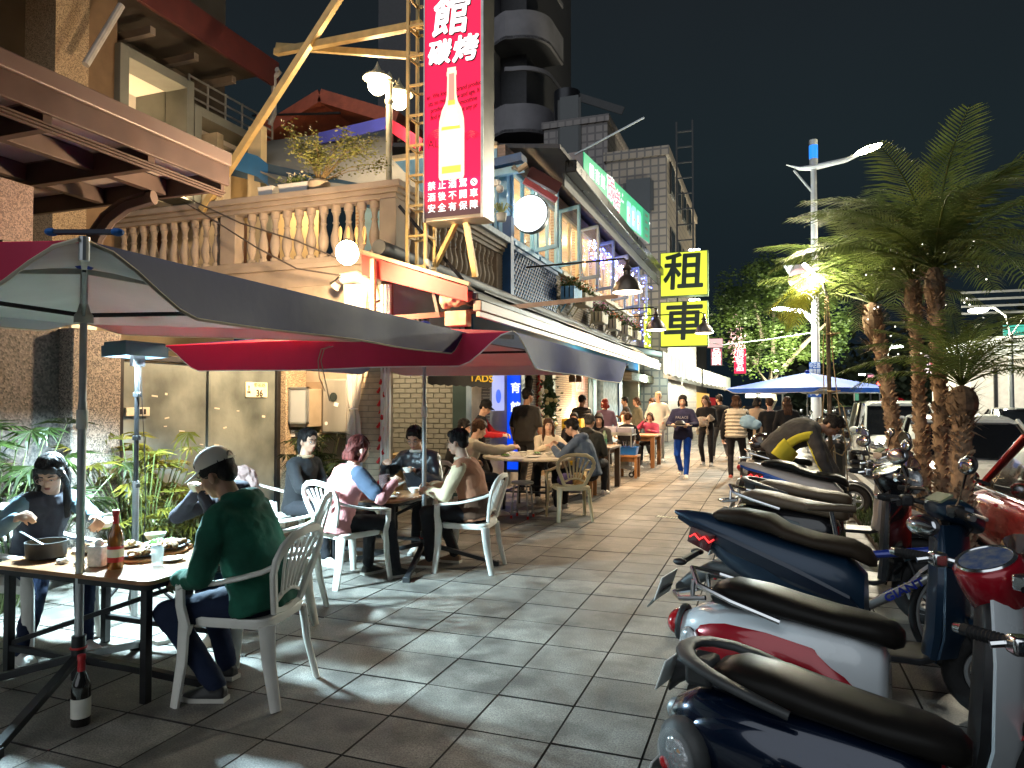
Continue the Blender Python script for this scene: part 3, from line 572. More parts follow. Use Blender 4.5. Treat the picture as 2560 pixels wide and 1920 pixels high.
# flower boxes
leafm = mat("flower_leaves", (.10, .14, .03), .6, 0, .4, 12); fl1 = mat("blossom_orange", (.75, .25, .08), .6, 0, .3, 20); fl2 = mat("blossom_magenta", (.6, .08, .3), .6, 0, .3, 20)
def leaf_cloud(n, box, size, mb=None, up=0.3):
    mb = mb or MB()
    for i in range(n):
        c = Vector([random.gauss(0, .42) * b for b in box]); a = Vector((random.uniform(-1, 1), random.uniform(-1, 1), random.uniform(-1, 1) + up)).normalized(); u, v = frame(a); s_ = size * random.uniform(.6, 1.3); ang = random.uniform(0, 6.28); p = u * math.cos(ang) + v * math.sin(ang); q = a.cross(p)
        mb.add([c - p * s_, c + q * s_ * .45, c + p * s_, c - q * s_ * .45], [(0, 1, 2, 3)])
    return mb
fb0 = None
for k, (Y, m_) in enumerate(((14.9, lb), (15.9, crm), (17.6, crm), (19.3, crm), (21.0, crm), (22.6, crm))):
    t = thing("flower_box", ["light blue slatted flower box nearest the lattice panel", "second flower box below the cream windows, with orange blossom", "third flower box, with magenta blossom", "fourth flower box below the cream windows", "fifth flower box, small and cream", "farthest flower box below the cream windows"][k], "flower box", (BX + .3, Y, 3.72 if k < 2 else 3.5), group="flower boxes under the upper windows")
    MB().box((0, 0, .0), (.30, .66, .02)).obj("base", m_, t); MB().box((0, 0, .14), (.24, .6, .2)).obj("liner", darkm, t)
    for j in range(7): MB().box((.15, -.3 + j * .1, .13), (.015, .06, .26)).obj("slat", m_, t)
    for j in range(3): MB().box((-.1 + j * .1, -.34, .13), (.07, .015, .26)).obj("slat", m_, t)
    mb = leaf_cloud(260, (.25, .45, .16), .05); fo = mb.obj("foliage", leafm, t, smooth=0, fix=False); fo.location = (0, 0, .34)
    mb = leaf_cloud(90, (.28, .48, .18), .04); fo = mb.obj("blossoms", fl2 if k in (2, 4) else fl1, t, smooth=0, fix=False); fo.location = (0, 0, .4)
    MB().bar((-.15, -.2, 0), (-.3, -.2, -.22), .02, .03).obj("bracket", m_, t); MB().bar((-.15, .2, 0), (-.3, .2, -.22), .02, .03).obj("bracket", m_, t)
# string of small blue and white lights hanging at the far end of the window row
t = thing("fairy_lights", "strings of tiny blue and white lights hanging by the far windows", "fairy lights", (-4.1, 23, 4.5), world=True)
mb = MB(); mw = MB()
for i in range(150):
    Y = random.uniform(17, 25); z = 5.6 - random.random() ** 1.5 * (0.6 + 1.6 * (Y > 22.5)); (mb if random.random() < .75 else mw).ell((-4.15 + random.uniform(-.1, .35) * (Y > 22), Y, z), (.022,) * 3, 5, 3)
tag(mb.obj("blue_bulbs", glow("led_blue", (.08, .12, 1), 12), t), kind='stuff'); tag(mw.obj("white_bulbs", glow("led_white", (.8, .85, 1), 10), t), kind='stuff')

# ---------------------------------------------------------------- SIGNS
def tall_sign():
    x0, x1, y, z0, z1 = -3.73, -3.03, 7.3, 3.62, 8.2
    t = thing("beer_sign", "tall red illuminated sign with a beer bottle hanging in front of the terrace corner", "sign", ((x0 + x1) / 2, y, z0), world=True)
    MB().bb((x0 - .015, y + .012, z0 - .04), (x1 + .03, y + .34, z1)).obj("case", mat("sign_case", (.20, .19, .16), .35, .5, .2, 3), t, bevel=.01)
    red = glow("sign_red", (.95, .0, .05), 1.4); wh = glow("sign_white", (1, .95, .95), 1.9); flat_ = 0
    MB().bb((x0, y, z0 + .42), (x1, y + .011, z1)).obj("face", red, t, 0)
    mm = bpy.data.materials.new("sign_fade"); mm.use_nodes = True; n = mm.node_tree; b = n.nodes["Principled BSDF"]; tcc = n.nodes.new("ShaderNodeTexCoord"); ss = n.nodes.new("ShaderNodeSeparateXYZ"); rp = n.nodes.new("ShaderNodeValToRGB"); n.links.new(tcc.outputs["Generated"], ss.inputs[0]); n.links.new(ss.outputs[2], rp.inputs[0]); rp.color_ramp.elements[0].color = (.006, .008, .012, 1); rp.color_ramp.elements[0].position = .15; rp.color_ramp.elements[1].color = (.85, 0, .05, 1); n.links.new(rp.outputs[0], b.inputs["Emission Color"]); b.inputs["Emission Strength"].default_value = 1.4; b.inputs["Base Color"].default_value = (.02, .0, .0, 1)
    MB().bb((x0, y, z0), (x1, y + .011, z0 + .4195)).obj("warning_panel", mm, t, 0)
    X = (1, 0, 0); Z = (0, 0, 1); yy = y - .006; cx = (x0 + x1) / 2
    dk = mat("sign_print_dark", (.12, 0, .015), .5); sh = mat("sign_shadow", (.03, 0, .01), .5)
    for s_, sz, px, pz in (("館", .48, 972, 40), ("碳", .29, 948, 118), ("烤", .31, 1004, 108)):
        q = AY(px, pz, y); text(s_, sz, (q.x + .014, yy + .004, q.z - .016), X, Z, sh, t, .001, .012, shear=.12); text(s_, sz, (q.x, yy, q.z), X, Z, wh, t, .001, .012, shear=.12)
    for r, ln in enumerate(("禁止酒駕", "酒後不開車", "安全有保障")):
        for k, ch in enumerate(ln): text(ch, .105, (x0 + .09 + k * .132, yy, z0 + .36 - r * .13), X, Z, glow("sign_print", (.85, .9, .95), 1.3), t, .002, .001)
    MB().lathe([(0, 0), (.042, 0), (.042, .004), (0, .004)], (x0 + .09 + 4 * .132, yy + .003, z0 + .362), 20, (0, -1, 0)).obj("round_emblem", glow("sign_print", (.85, .9, .95), 1.3), t)
    MB().box((x0 + .09 + 4 * .132, yy - .003, z0 + .362), (.012, .003, .06), rot=Euler((0, -.7, 0))).obj("emblem_bar", sh, t)
    for k, ln in enumerate(("er. We know     brand produc", "sts so much      w and age. It", "produces       a smoothne", "find in no       or at any pr")):
        text(ln, .078, (cx + .01, yy + .004, AY(977, 196, y).z - k * .082), (1, 0, .13), (-.13, 0, 1), dk, t, .001, sx=.72, shear=.2, bold=.0012)
    text("AL", .13, (x0 + .11, yy + .003, AY(940, 312, y).z), X, Z, dk, t, .001)
    for k in range(9):
        o = arc((x0 + .16 if k < 5 else x1 - .12, yy + .004, 4.5 if k < 5 else 4.45), .05 + .022 * (k % 5), .4, 3.4 if k < 5 else 2.8, 14); MB().tube(o, .003, 4).obj("printed_line", dk, t)
    pr = [(.0, 0), (.14, 0), (.155, .03), (.155, .47), (.15, .56), (.12, .66), (.075, .73), (.058, .80), (.052, .98), (.06, .985), (.06, 1.02), (.052, 1.03), (.052, 1.06), (.0, 1.06)]
    poly = [(a, b) for a, b in pr if a > 0] + [(-a, b) for a, b in pr[::-1] if a > 0]
    def flat(pl, m_, dy, nm): return MB().prism([(a * 1.03, b * 1.22) for a, b in pl], (cx - .01, yy - dy, z0 + .42), X, Z, .002).obj(nm, m_, t, 0)
    flat(poly, glow("bottle_edge", (1, .55, .45), 1.5), .0, "bottle_print")
    flat([(a * .9, b * .985 + .005) for a, b in poly], glow("bottle_glow", (1, .72, .35), 2.1), .003, "bottle_print")
    flat([(-.13, .15), (.135, .15), (.14, .46), (-.14, .45)], glow("label_white", (1, .97, .93), 2.6), .006, "label_print")
    flat([(-.10, .52), (-.04, .66), (.05, .66), (.09, .5)], glow("label_white", (1, .97, .93), 2.6), .006, "highlight_print")
    flat([(-.035, .74), (.04, .74), (.035, 1.0), (-.03, 1.0)], glow("neck_pink", (1, .25, .2), 1.3), .006, "neck_print")
    flat([(-.115, .06), (.115, .06), (.115, .125), (-.115, .125)], glow('beer_amber', (1, .42, .06), 1.5), .006, 'beer_print'); flat([(-.12, .47), (.11, .47), (.10, .50), (-.115, .5)], glow('beer_amber'), .009, 'beer_print'); flat([(-.04, .70), (.045, .70), (.045, .745), (-.04, .745)], glow('beer_amber'), .009, 'beer_print')
    text("Special", .06, (cx - .01, yy - .009, z0 + .76), (1, 0, .1), (-.1, 0, 1), mat("label_grey", (.3, .2, .15), .5), t, .001, shear=.3)
    MB().bb((x0 - .017, y - .012, z0 - .045), (x0 - .002, y + .01, z1)).obj("edge_trim", steel, t); MB().bb((x1 + .002, y - .012, z0 - .045), (x1 + .032, y + .01, z1)).obj("edge_trim", steel, t)
tall_sign()
# lattice mast and timber/steel braces carrying the sign
ys = mat("mast_paint_tan", (.50, .36, .15), .5, .2, .2, 6)
t = thing("sign_mast", "tan painted steel lattice mast behind the red sign, with long braces to the terrace", "mast", (-3.9, 7.5, 3.1), world=True)
xs, y_s = (-4.02, -3.78), (7.42, 7.66)
for x in xs:
    for y in y_s: MB().bar((x, y, 3.0), (x, y, 9.2), .035, .035).obj("mast_leg", ys, t)
for k in range(17):
    z = 3.1 + k * .36; 
    r_ = MB(); r_.bar((xs[0] + .02, y_s[0], z), (xs[1] - .02, y_s[0], z), .025, .025); r_.bar((xs[0] + .02, y_s[1], z), (xs[1] - .02, y_s[1], z), .025, .025); r_.bar((xs[0], y_s[0] + .02, z), (xs[0], y_s[1] - .02, z), .025, .025); r_.bar((xs[1], y_s[0] + .02, z), (xs[1], y_s[1] - .02, z), .025, .025); r_.obj("mast_rung", ys, t)
MB().bar(AY(437, 455, 7.68), AY(745, -25, 7.9), .09, .09).obj("brace", ys, t, bevel=.004)
MB().bar(AY(596, 113, 8.05), AY(912, 53, 7.55), .09, .09).obj("brace", ys, t, bevel=.004); MB().bar(AY(600, 100, 8.3), AY(912, 122, 7.7), .08, .08).obj("brace", ys, t, bevel=.004)
MB().bar(AY(992, 468, 7.5), AY(940, 575, 7.6), .05, .05).obj("lower_brace", ys, t); MB().bar(AY(1005, 468, 7.5), AY(1027, 598, 7.7), .06, .06).obj("lower_brace", ys, t); MB().bar(AY(862, 445, 7.5), AY(1000, 605, 7.8), .04, .04).obj("lower_brace", darkm, t)
# round blank light box
t = thing("round_light_sign", "round blank white light box sign on an iron bracket beside the blue windows", "sign", AY(1147, 464, 12.2), world=False)
MB().lathe([(0, 0), (.33, 0), (.33, .02), (0, .02)], (0, -.075, 0), 40, (0, -1, 0)).obj("face", glow("light_box_white", (.80, .93, 1.0), 3.2), t)
MB().lathe([(0, 0), (.345, 0), (.35, .015), (.35, .15), (.34, .155), (.332, .155), (.332, .14), (0, .14)], (0, .07, 0), 40, (0, -1, 0)).obj("rim", darkm, t)
br = MB(); br.tube([(-.34, 0, .15), (-.55, .0, .16)], .012, 6); br.tube([(-.34, 0, -.15), (-.55, .0, -.16)], .012, 6); br.tube(arc((-.45, 0, 0), .13, 1.57, 4.7, 10), .008, 6); br.bar((-.56, 0, -.5), (-.56, 0, .5), .04, .04); br.tube([(0, 0, .35), (.0, 0, .5), (-.1, 0, .55)], .008, 6); br.obj("bracket", darkm, t)
# green sign on the eaves
t = thing("green_beer_sign", "long green illuminated sign board above the eaves with beer cans and white lettering", "sign", (-3.6, 18, 6.3), world=True)
P0 = Vector((-3.9, 15.4, 0)); dS = Vector((.0924, .9957, 0)).normalized(); LN = 5.9; nS = Vector((dS.y, -dS.x, 0))
def gp(s_, z, o=0.0): return P0 + dS * s_ + nS * o + Vector((0, 0, z))
def quadbox(s0, s1, za, zb, o0, o1): return MB().loft([[gp(s, z, o) for o, z in ((o0, za), (o1, za), (o1, zb), (o0, zb))] for s in (s0, s1)])
quadbox(0, LN, 6.24, 7.16, -.38, -.005).obj("case", mat("sign_case_pink", (.40, .33, .32), .5), t, bevel=.006)
quadbox(.02, LN - .75, 6.26, 7.14, -.002, .01).obj("face", glow("sign_green", (.04, .42, .19), 1.25), t, 0); quadbox(LN - .74, LN - .02, 6.26, 7.14, -.002, .01).obj("face", glow("sign_green_dark", (.06, .35, .2), .8), t, 0)
gw = glow("sign_green_white", (.85, 1, .9), 1.5); gr_ = glow("sign_pinkish", (.9, .15, .25), 1.1)
for k, ch in enumerate("體育館"): text(ch, .36, gp(.55 + k * .42, 6.82 - .0 * k, .014), dS, (0, 0, 1), gw, t, .002, .006)
text("Ti Yu Guan", .12, gp(.95, 6.55, .014), dS, (0, 0, 1), gw, t, .002); text("Barbecue & Grill", .11, gp(1.0, 6.41, .014), dS, (0, 0, 1), gw, t, .002)
for k, ch in enumerate("碳烤"): text(ch, .62, gp(2.02 + k * .5, 6.80 - k * .18, .013), dS, (0, 0, 1), gw, t, .002, .045); text(ch, .62, gp(2.02 + k * .5, 6.80 - k * .18, .018), dS, (0, 0, 1), gr_, t, .002, .004)
text("★", .14, gp(3.05, 6.95, .014), dS, (0, 0, 1), gw, t, .002); text("Beer", .13, gp(3.05, 6.80, .014), dS, (0, 0, 1), gw, t, .002)
for k in range(3):
    s0 = 3.45 + k * .5; c_ = MB().prism([(0, 0), (.44, 0), (.46, .06), (.46, .55), (.38, .66), (.06, .66), (-.02, .55), (-.02, .06)], gp(s0, 6.28, .014), dS, (0, 0, 1), .002).obj("can_print", glow("can_mint", (.3, .95, .65), 1.2), t)
    MB().prism([(.05, .1), (.2, .1), (.2, .5), (.05, .5)], gp(s0, 6.28, .018), dS, (0, 0, 1), .002).obj("can_label", gw, t); MB().prism([(.12, .25), (.26, .25), (.26, .33), (.12, .33)], gp(s0, 6.28, .021), dS, (0, 0, 1), .002).obj("can_label", gr_, t)
for r in range(4): text("●●●", .11, gp(LN - .38, 7.0 - r * .2, .014), dS, (0, 0, 1), mat("label_grey", (.3, .2, .15)), t, .002)
MB().bar(gp(0, 7.1, -.2), gp(.0, 7.1, -.2) + Vector((1.6, -.2, .55)), .03, .03).obj("stay", steel, t); MB().bar(gp(0.2, 6.9, -.38), gp(0, 6.9, -.38) + Vector((-1.2, -1.0, -.7)), .03, .03).obj("stay", steel, t)
# rental signs
YEL = (.78, .86, .05)
def rental(ch, lab, ya, yb):
    Y = 24.6; a = AY(1428, yb, Y); b = AY(1527, ya, Y)
    t = thing("rental_sign", lab, "sign", ((a.x + b.x) / 2, Y, a.z), world=True)
    MB().bb((a.x - .03, Y + .012, a.z - .03), (b.x + .03, Y + .35, b.z + .03)).obj("case", mat("sign_case_green", (.1, .14, .06), .5), t, bevel=.01)
    MB().bb((a.x, Y, a.z), (b.x, Y + .011, b.z)).obj("face", glow("sign_yellow", YEL, 1.05), t, 0)
    text(ch, (b.z - a.z) * .92, ((a.x + b.x) / 2, Y - .01, (a.z + b.z) / 2), (1, 0, 0), (.05, 0, 1), mat("rental_lettering", (.03, .05, .03), .6), t, .004, .028, sx=1.02)
    for k in range(3): MB().ell((b.x - .55 + k * .13, Y + .1, b.z + .07), (.06, .05, .04)).obj("spot_lamp", glow("led_white", (.8, .85, 1), 6), t)
    return t
rental("租", "upper yellow light box sign with one large black character", 541, 640); t = rental("車", "lower yellow light box sign with one large black character", 650, 748)
t = thing("rental_side_sign", "yellow wall sign with rows of small lettering beside the lower rental sign", "sign", (-4.3, 23, 3.5), world=True)
YA, YB = AX(1392, 700, BX + .15).y, AX(1446, 700, BX + .15).y; za, zb = AX(1392, 752, BX + .15).z, AX(1392, 655, BX + .15).z
MB().bb((BX - .3, YA, za), (BX + .13, YB, zb)).obj("case", mat("sign_case_pink"), t, bevel=.01); MB().bb((BX + .131, YA + .03, za + .03), (BX + .142, YB - .03, zb - .03)).obj("face", glow("sign_yellow", YEL, 1.0), t, 0)
ol = mat("olive_print", (.22, .26, .02), .6)
text("機車出租", (YB - YA) * .24, (BX + .146, (YA + YB) / 2, za + .45), (0, 1, 0), (0, 0, 1), ol, t, .003, .01)
for r in range(2): text(("日租 月租 長租", "歡迎來電洽詢")[r], (YB - YA) * .12, (BX + .146, (YA + YB) / 2, zb - .3 - r * .35), (0, 1, 0), (0, 0, 1), ol, t, .003)
# ================================================================ AWNINGS
awd = mat("awning_charcoal", (.045, .047, .055), .55, 0, .3, 3, .2, 20); awg = mat("awning_grey_green", (.10, .11, .10), .6, 0, .2, 2, .2, 20); alu = mat("aluminium_profile", (.20, .165, .14), .4, .5, .2, 4, stretch=(1, .1, 1))
t = thing("street_awning", "long charcoal folding arm awning with aluminium front rail over the restaurant front", "awning", (-3.6, 14, 2.6), world=True)
AY0, AY1 = 7.15, 20.8
def wav(y, x): return .03 * math.sin(y * 2.3 + x * 5) + .02 * math.sin(y * 5.1)
top = []; n = 40
for i in range(n + 1):
    y = AY0 + (AY1 - AY0) * i / n
    top.append([(x, y, 2.72 + (3.22 - 2.72) * ((-3.05 - x) / 1.28) + wav(y, x) * (1 - abs(j - 3) / 3.5) - dz) for dz, rng in ((0, range(7)), (.02, range(6, -1, -1))) for j in rng for x in (-3.05 - j * 1.28 / 6,)])
MB().loft(top).obj("fabric", awd, t)
# loose folded upper cloth
top = []
for i in range(n + 1):
    y = 8.2 + 12.2 * i / n; top.append([(-3.9 + .03 * math.sin(y * 3), y, 3.02), (-3.55, y, 3.0 + .04 * math.sin(y * 2)), (-3.35, y, 2.9), (-3.35, y, 2.88), (-3.55, y, 2.96), (-3.9, y, 2.98)])
MB().loft(top).obj("upper_cloth", awg, t)
MB().bb((-3.06, AY0, 2.50), (-2.96, AY1, 2.62)).obj("front_rail", alu, t, bevel=.01); MB().bb((-3.07, AY0, 2.63), (-3.0, AY1, 2.70)).obj("front_lip", darkm, t, bevel=.008); MB().bb((-3.02, AY0, 2.44), (-2.98, AY1, 2.495)).obj("rail_groove", mat("rail_light", (.4, .33, .25), .4), t)
MB().cap((-4.25, AY0, 3.3), (-4.25, AY1, 3.3), .09, n=14).obj("roller_tube", awd, t)
for y in (8.0, 12.2, 16.4, 20.2):
    a = MB(); a.bar((-4.3, y, 3.05), (-3.65, y + .75, 2.78), .05, .07); a.bar((-3.65, y + .75, 2.78), (-3.05, y + .1, 2.58), .05, .06); a.obj("folding_arm", alu, t)
# red end curtain with pale blue wall behind
rd = mat("red_canvas", (.50, .035, .03), .6, 0, .15, 3, .2, 25)
MB().loft([[(x, 7.1 + .02 * math.sin(x * 9), z - (0 if k else .0)), (x, 7.115 + .02 * math.sin(x * 9), z)] for k, (x, z) in enumerate(((-4.4, 3.20), (-3.15, 2.78)))] if False else [[(-4.45, 7.1, 3.22), (-3.1, 7.08, 2.76), (-3.1, 7.1, 2.60), (-3.8, 7.12, 2.80), (-4.45, 7.12, 2.98)], [(-4.45, 7.12, 3.22), (-3.1, 7.10, 2.76), (-3.1, 7.12, 2.60), (-3.8, 7.14, 2.80), (-4.45, 7.14, 2.98)]]).obj("red_valance", rd, t)
MB().bar((-4.5, 7.06, 3.27), (-3.05, 7.04, 2.78), .05, .04).obj("end_trim", mat("trim_brown", (.2, .15, .1), .5), t)
MB().bar(AY(806, 560, 7.0), AY(806, 700, 7.0), .05, .05).obj("wall_upright", mat("upright_wood", (.42, .33, .2), .6), t)
be = mat("beam_pink_brown", (.36, .23, .18), .5, .1, .2, 4)
MB().bar(AY(812, 690, 6.9), AY(948, 680, 7.4), .05, .06).obj("side_beam", be, t); MB().bar(AY(948, 680, 7.4), AY(1332, 640, 10.4), .05, .06).obj("side_beam", be, t); MB().bar(AY(922, 560, 7.3), AY(948, 682, 7.4), .04, .05).obj("side_beam", mat("beam_dark", (.1, .08, .07), .5), t)
# wrapped winch at the awning corner
c = AY(985, 640, 7.3)
mb = MB(); mb.ell(c, (.17, .12, .12), 12, 8); mb.ell(c + Vector((.1, .05, .03)), (.13, .1, .10), 10, 8); mb.ell(c + Vector((-.12, 0, -.02)), (.08, .09, .13), 10, 8)
blob(mb, "cloth_wrap", mat("wrap_khaki", (.33, .25, .17), .8, 0, .3, 8), t, .015, 2, .05, .07)
MB().bb(c + Vector((-.12, -.05, -.34)), c + Vector((.15, .1, -.17))).obj("winch_box", mat("wrap_khaki"), t, bevel=.01); MB().tube([c + Vector((.05, 0, -.36)), c + Vector((.04, 0, -.42)), c + Vector((.07, 0, -.46)), c + Vector((.16, 0, -.47)), c + Vector((.2, 0, -.44))], .008, 6).obj("hook", darkm, t)
# fringed awnings further along
def fringe(lab, a, b, zt, zb, back):
    t = thing("fringed_awning", lab, "awning", ((a[0] + b[0]) / 2, (a[1] + b[1]) / 2, zt), world=True)
    n = 60; A = Vector((a[0], a[1], 0)); B = Vector((b[0], b[1], 0)); rs = []
    for i in range(n + 1):
        p = A.lerp(B, i / n); w_ = .04 * math.sin(i * 1.3); e = (i % 3 == 1) * -.05
        rs.append([p + Vector((w_ * .2, 0, zt)), p + Vector((w_, 0, zb + e)), p + Vector((w_ - .02, 0, zb + e)), p + Vector((w_ * .2 - .02, 0, zt))])
    MB().loft(rs).obj("valance", awg, t)
    MB().loft([[A + Vector((0, 0, zt + .01)), A + Vector((back, 0, zt + .35)), A + Vector((back, 0, zt + .30)), A + Vector((0, 0, zt - .02))], [B + Vector((0, 0, zt + .01)), B + Vector((back, 0, zt + .35)), B + Vector((back, 0, zt + .30)), B + Vector((0, 0, zt - .02))]]).obj("canopy", awg, t)
    fm = MB()
    for i in range(n): p = A.lerp(B, (i + .5) / n); fm.box(p + Vector((0, 0, zb - .09)), (.012, .05, .12))
    tag(fm.obj("fringe", mat("fringe_pale", (.35, .33, .28), .8), t), kind='stuff')
fringe("grey green awning with a fringed valance starting where the charcoal awning ends", (-2.92, 20.9), (-2.9, 33), 2.98, 2.36, -1.5)
fringe("farthest grey green fringed awning along the shop row", (-2.85, 33.3), (-2.3, 46), 2.98, 2.34, -1.7)
# pendant lamps
def pendant(p, Rr, lab, pw, wall=-4.4):
    t = thing("pendant_lamp", lab, "lamp", p)
    MB().lathe([(Rr, -.01), (Rr * 1.02, 0), (Rr * .96, .05), (Rr * .8, .16), (Rr * .45, .26), (Rr * .25, .30), (Rr * .22, .38), (Rr * .34, .40), (Rr * .2, .44), (.03, .48), (.03, .55), (.06, .57), (0, .58)], n=28).obj("shade", mat("shade_bronze", (.10, .085, .075), .3, .6, .2, 4), t)
    MB().lathe([(0, -.03), (Rr * .7, -.028), (Rr * .95, -.012), (Rr * .95, -.004), (0, -.006)], n=28).obj("diffuser", glow("lamp_disc", (1, .82, .55), 7), t)
    MB().tube([(0, 0, .56), (-.05, 0, .6), (wall - p.x, .0, .56)], .018, 6).obj("arm", darkm, t)
    lamp('SPOT', p + Vector((0, 0, -.05)), pw * 1.75, (1, .64, .34), size=Rr * .8, aim=p + Vector((0, 0, -3)), spot=150, blend=.8)
pendant(AY(1355, 630, 12.6), .27, "large bronze dome pendant lamp nearest the camera, on a long arm over the walkway", 330)
pendant(AY(1417, 712, 19.0), .27, "second bronze dome pendant lamp in front of the yellow side sign", 330)
pendant(AY(1521, 719, 21.5), .27, "flat bronze pendant lamp hanging out past the lower rental sign", 330)
# naked bulb on the terrace corner
p = AY(750, 546, 6.45)
t = thing("bare_bulb", "bright bare bulb hanging outside the terrace slab", "bulb", p)
MB().ell((0, 0, 0), (.12, .12, .13), 20, 14).obj("bulb", glow("bulb_hot", (1, .72, .35), 60), t); MB().cap((0, 0, .09), (0, 0, .15), .03).obj("socket", darkm, t)
lamp('POINT', p + Vector((.0, -.18, -.08)), 300, (1, .68, .38), size=.09)
MB().tube([p + Vector((0, 0, -.09)), p + Vector((-.02, 0, -.2)), p + Vector((-.05, .1, -.3)), p + Vector((-.2, .3, -.35))], .01, 6).obj("lead", darkm, t)
for k, (pts, lb_) in enumerate((([AY(345, 395, 7.4), AY(430, 440, 7.35), AY(520, 482, 7.3), AY(640, 520, 7.25), AY(745, 565, 7.2)], "upper black cable sagging across the balusters to the bare bulb"), ([AY(330, 398, 7.4), AY(440, 462, 7.3), AY(555, 535, 7.2), AY(640, 580, 7.15), AY(735, 595, 7.1)], "lower black cable looping under the terrace slab"))):
    tag(MB().tube(pts, .011, 6).obj("overhead_cable", mat("cable_dark", (.05, .04, .035), .5)), lb_, "cable")
tag(MB().tube([AY(1330, 1100 - 400, 24), AY(1560, 745, 26), AY(1660, 733, 26), AY(1757, 718, 25)], .018, 6).obj("overhead_cable", mat("cable_pale", (.5, .5, .45), .5)), "pale cable running from the shop row to the white street lamp", "cable")
t = thing("vent_pipe", "white curved vent duct on the wall below the terrace slab", "duct", AY(760, 615, 7.4), world=True)
MB().tube([AY(722, 618, 7.3), AY(740, 603, 7.3), AY(770, 598, 7.3), AY(800, 612, 7.35), AY(812, 650, 7.4)], .075, 12).obj("duct", mat("duct_cream", (.62, .55, .4), .5), t)
# wall speaker, camera
t = thing("security_camera", "small round brown security camera on the pale blue wall under the awning", "camera", (-4.3, 8.4, 2.6)); MB().ell((0, 0, 0), (.07, .09, .07)).obj("body", mat("camera_brown", (.2, .12, .07), .4), t); MB().cap((-.02, 0, 0), (-.1, 0, 0), .03).obj("mount", whitep, t); MB().ell((.05, -.12, -.03), (.05, .06, .05)).obj("lens", darkm, t)

# ================================================================ GROUND FLOOR
FX = -4.42
def fy(px): return AX(px, 900, FX).y
gf = thing("restaurant_ground_floor", "restaurant front with painted brick alcove, slatted stone walls and blue columns", "building", (-5, 15, 0), world=True)
pb = mat("painted_brick", (.30, .285, .24), .7, 0, .12, 4, .3, 40); slat_st = mosaic("slat_stone", (.40, .32, .21), (.12, .09, .06), .45, .05, .8, .8); pink_br = mosaic("pink_lit_brick", (.50, .33, .28), (.3, .2, .18), .2, .065, .8, .5)
def wall(a, b, z0, z1, m, x0=FX - .2, x1=FX, nm="wall", bevel=0): return MB().bb((x0, a, z0), (x1, b, z1)).obj(nm, m, gf, bevel=bevel)
wall(7.81, 10.2, 2.3, 3.0, mat("pale_blue_wall", (.42, .62, .74), .7, 0, .1, 2)); wall(10.2, 25, 2.62, 3.0, mat("blue_beam", (.01, .12, .30), .5, 0, .2, 3), x1=FX + .06, nm="beam")
MB().bb((-6.6, 10.4, 0), (-4.62, 10.55, 2.9)).obj("alcove_back", mat("alcove_mortar", (.17, .16, .135), .9), gf)
MB().bb((-6.75, 7.85, 0), (-6.61, 10.4, 2.9)).obj("alcove_side", mat("alcove_plaster", (.27, .26, .22), .8), gf)
MB().bb((-6.6, 7.85, 2.9), (FX - .201, 10.4, 2.98)).obj("alcove_ceiling", mat("alcove_plaster"), gf)
bks = [MB().loft([[(x * q, -.0, z * q) for x, z in ((-.1, -.036), (.1, -.036), (.1, .036), (-.1, .036))] if False else [(x - s1 * i_, -d_, z - s2 * i_) for x, z, s1, s2 in ((-.1, -.036, -1, -1), (.1, -.036, 1, -1), (.1, .036, 1, 1), (-.1, .036, -1, 1))] for d_, i_ in ((0, 0), (.015, 0), (.02, .005))]).mesh("brick", pb, 0) for _ in range(1)]
cnt = 0
for r in range(25):
    for c in range(9):
        x = -6.5 + (r % 2) * .105 + c * .21; z = .62 + r * .082
        if x > -4.7 or random.random() < .0: continue
        if z > 2.25: continue
        inst(bks[0], "brick", gf, Matrix.Translation((x, 10.398 + random.uniform(0, .006), z))); cnt += 1
MB().bb((-5.5, 10.33, 2.22), (-5.2, 10.375, 2.32)).obj("wall_plaque", darkm, gf); MB().bb((-5.15, 10.33, 2.38), (-4.85, 10.375, 2.5)).obj("wall_plaque", mat("plaque_wood", (.45, .33, .2), .6), gf); MB().bb((-4.78, 10.36, 1.32), (-4.68, 10.38, 1.42)).obj("switch_plate", whitep, gf)
lamp('POINT', (-5.4, 9.0, 2.7), 45, (1, .78, .5), size=.15, parent=gf)
lamp('POINT', (-5.6, 14.0, 2.6), 60, (1, .7, .4), size=.15, parent=gf); 
# corner column of stacked stones
sc = mat("stone_cream", (.42, .34, .24), .8, 0, .2, 5, .4, 30); bk2 = MB().box((0, 0, 0), (.33, .2, .062)).mesh("stone", sc, 0); bk3 = MB().box((0, 0, 0), (.16, .2, .062)).mesh("stone", sc, 0)
colx = AY(800, 900, 7.45).x
cl = thing("corner_column", "cream stone column of stacked slips at the restaurant corner with a clear curtain", "column", (colx, 7.5, 0), world=True)
MB().bb((colx - .16, 7.42, 0), (colx + .16, 7.60, 2.95)).obj("core", mat("alcove_mortar"), cl)
for r in range(42):
    if r % 2: inst(bk2, "stone", cl, Matrix.Translation((colx + random.uniform(-.004, .004), 7.50 + random.uniform(-.006, .006), .04 + r * .069)))
    else:
        for s in (-1, 1): inst(bk3, "stone", cl, Matrix.Translation((colx + s * .085, 7.50 + random.uniform(-.008, .004), .04 + r * .069)))
for k in range(3): MB().bb((colx + .19 + k * .045, 7.36, 0), (colx + .22 + k * .045, 7.40, 2.9)).obj("curtain_track", whitep, cl)
mb = MB(); ring = []
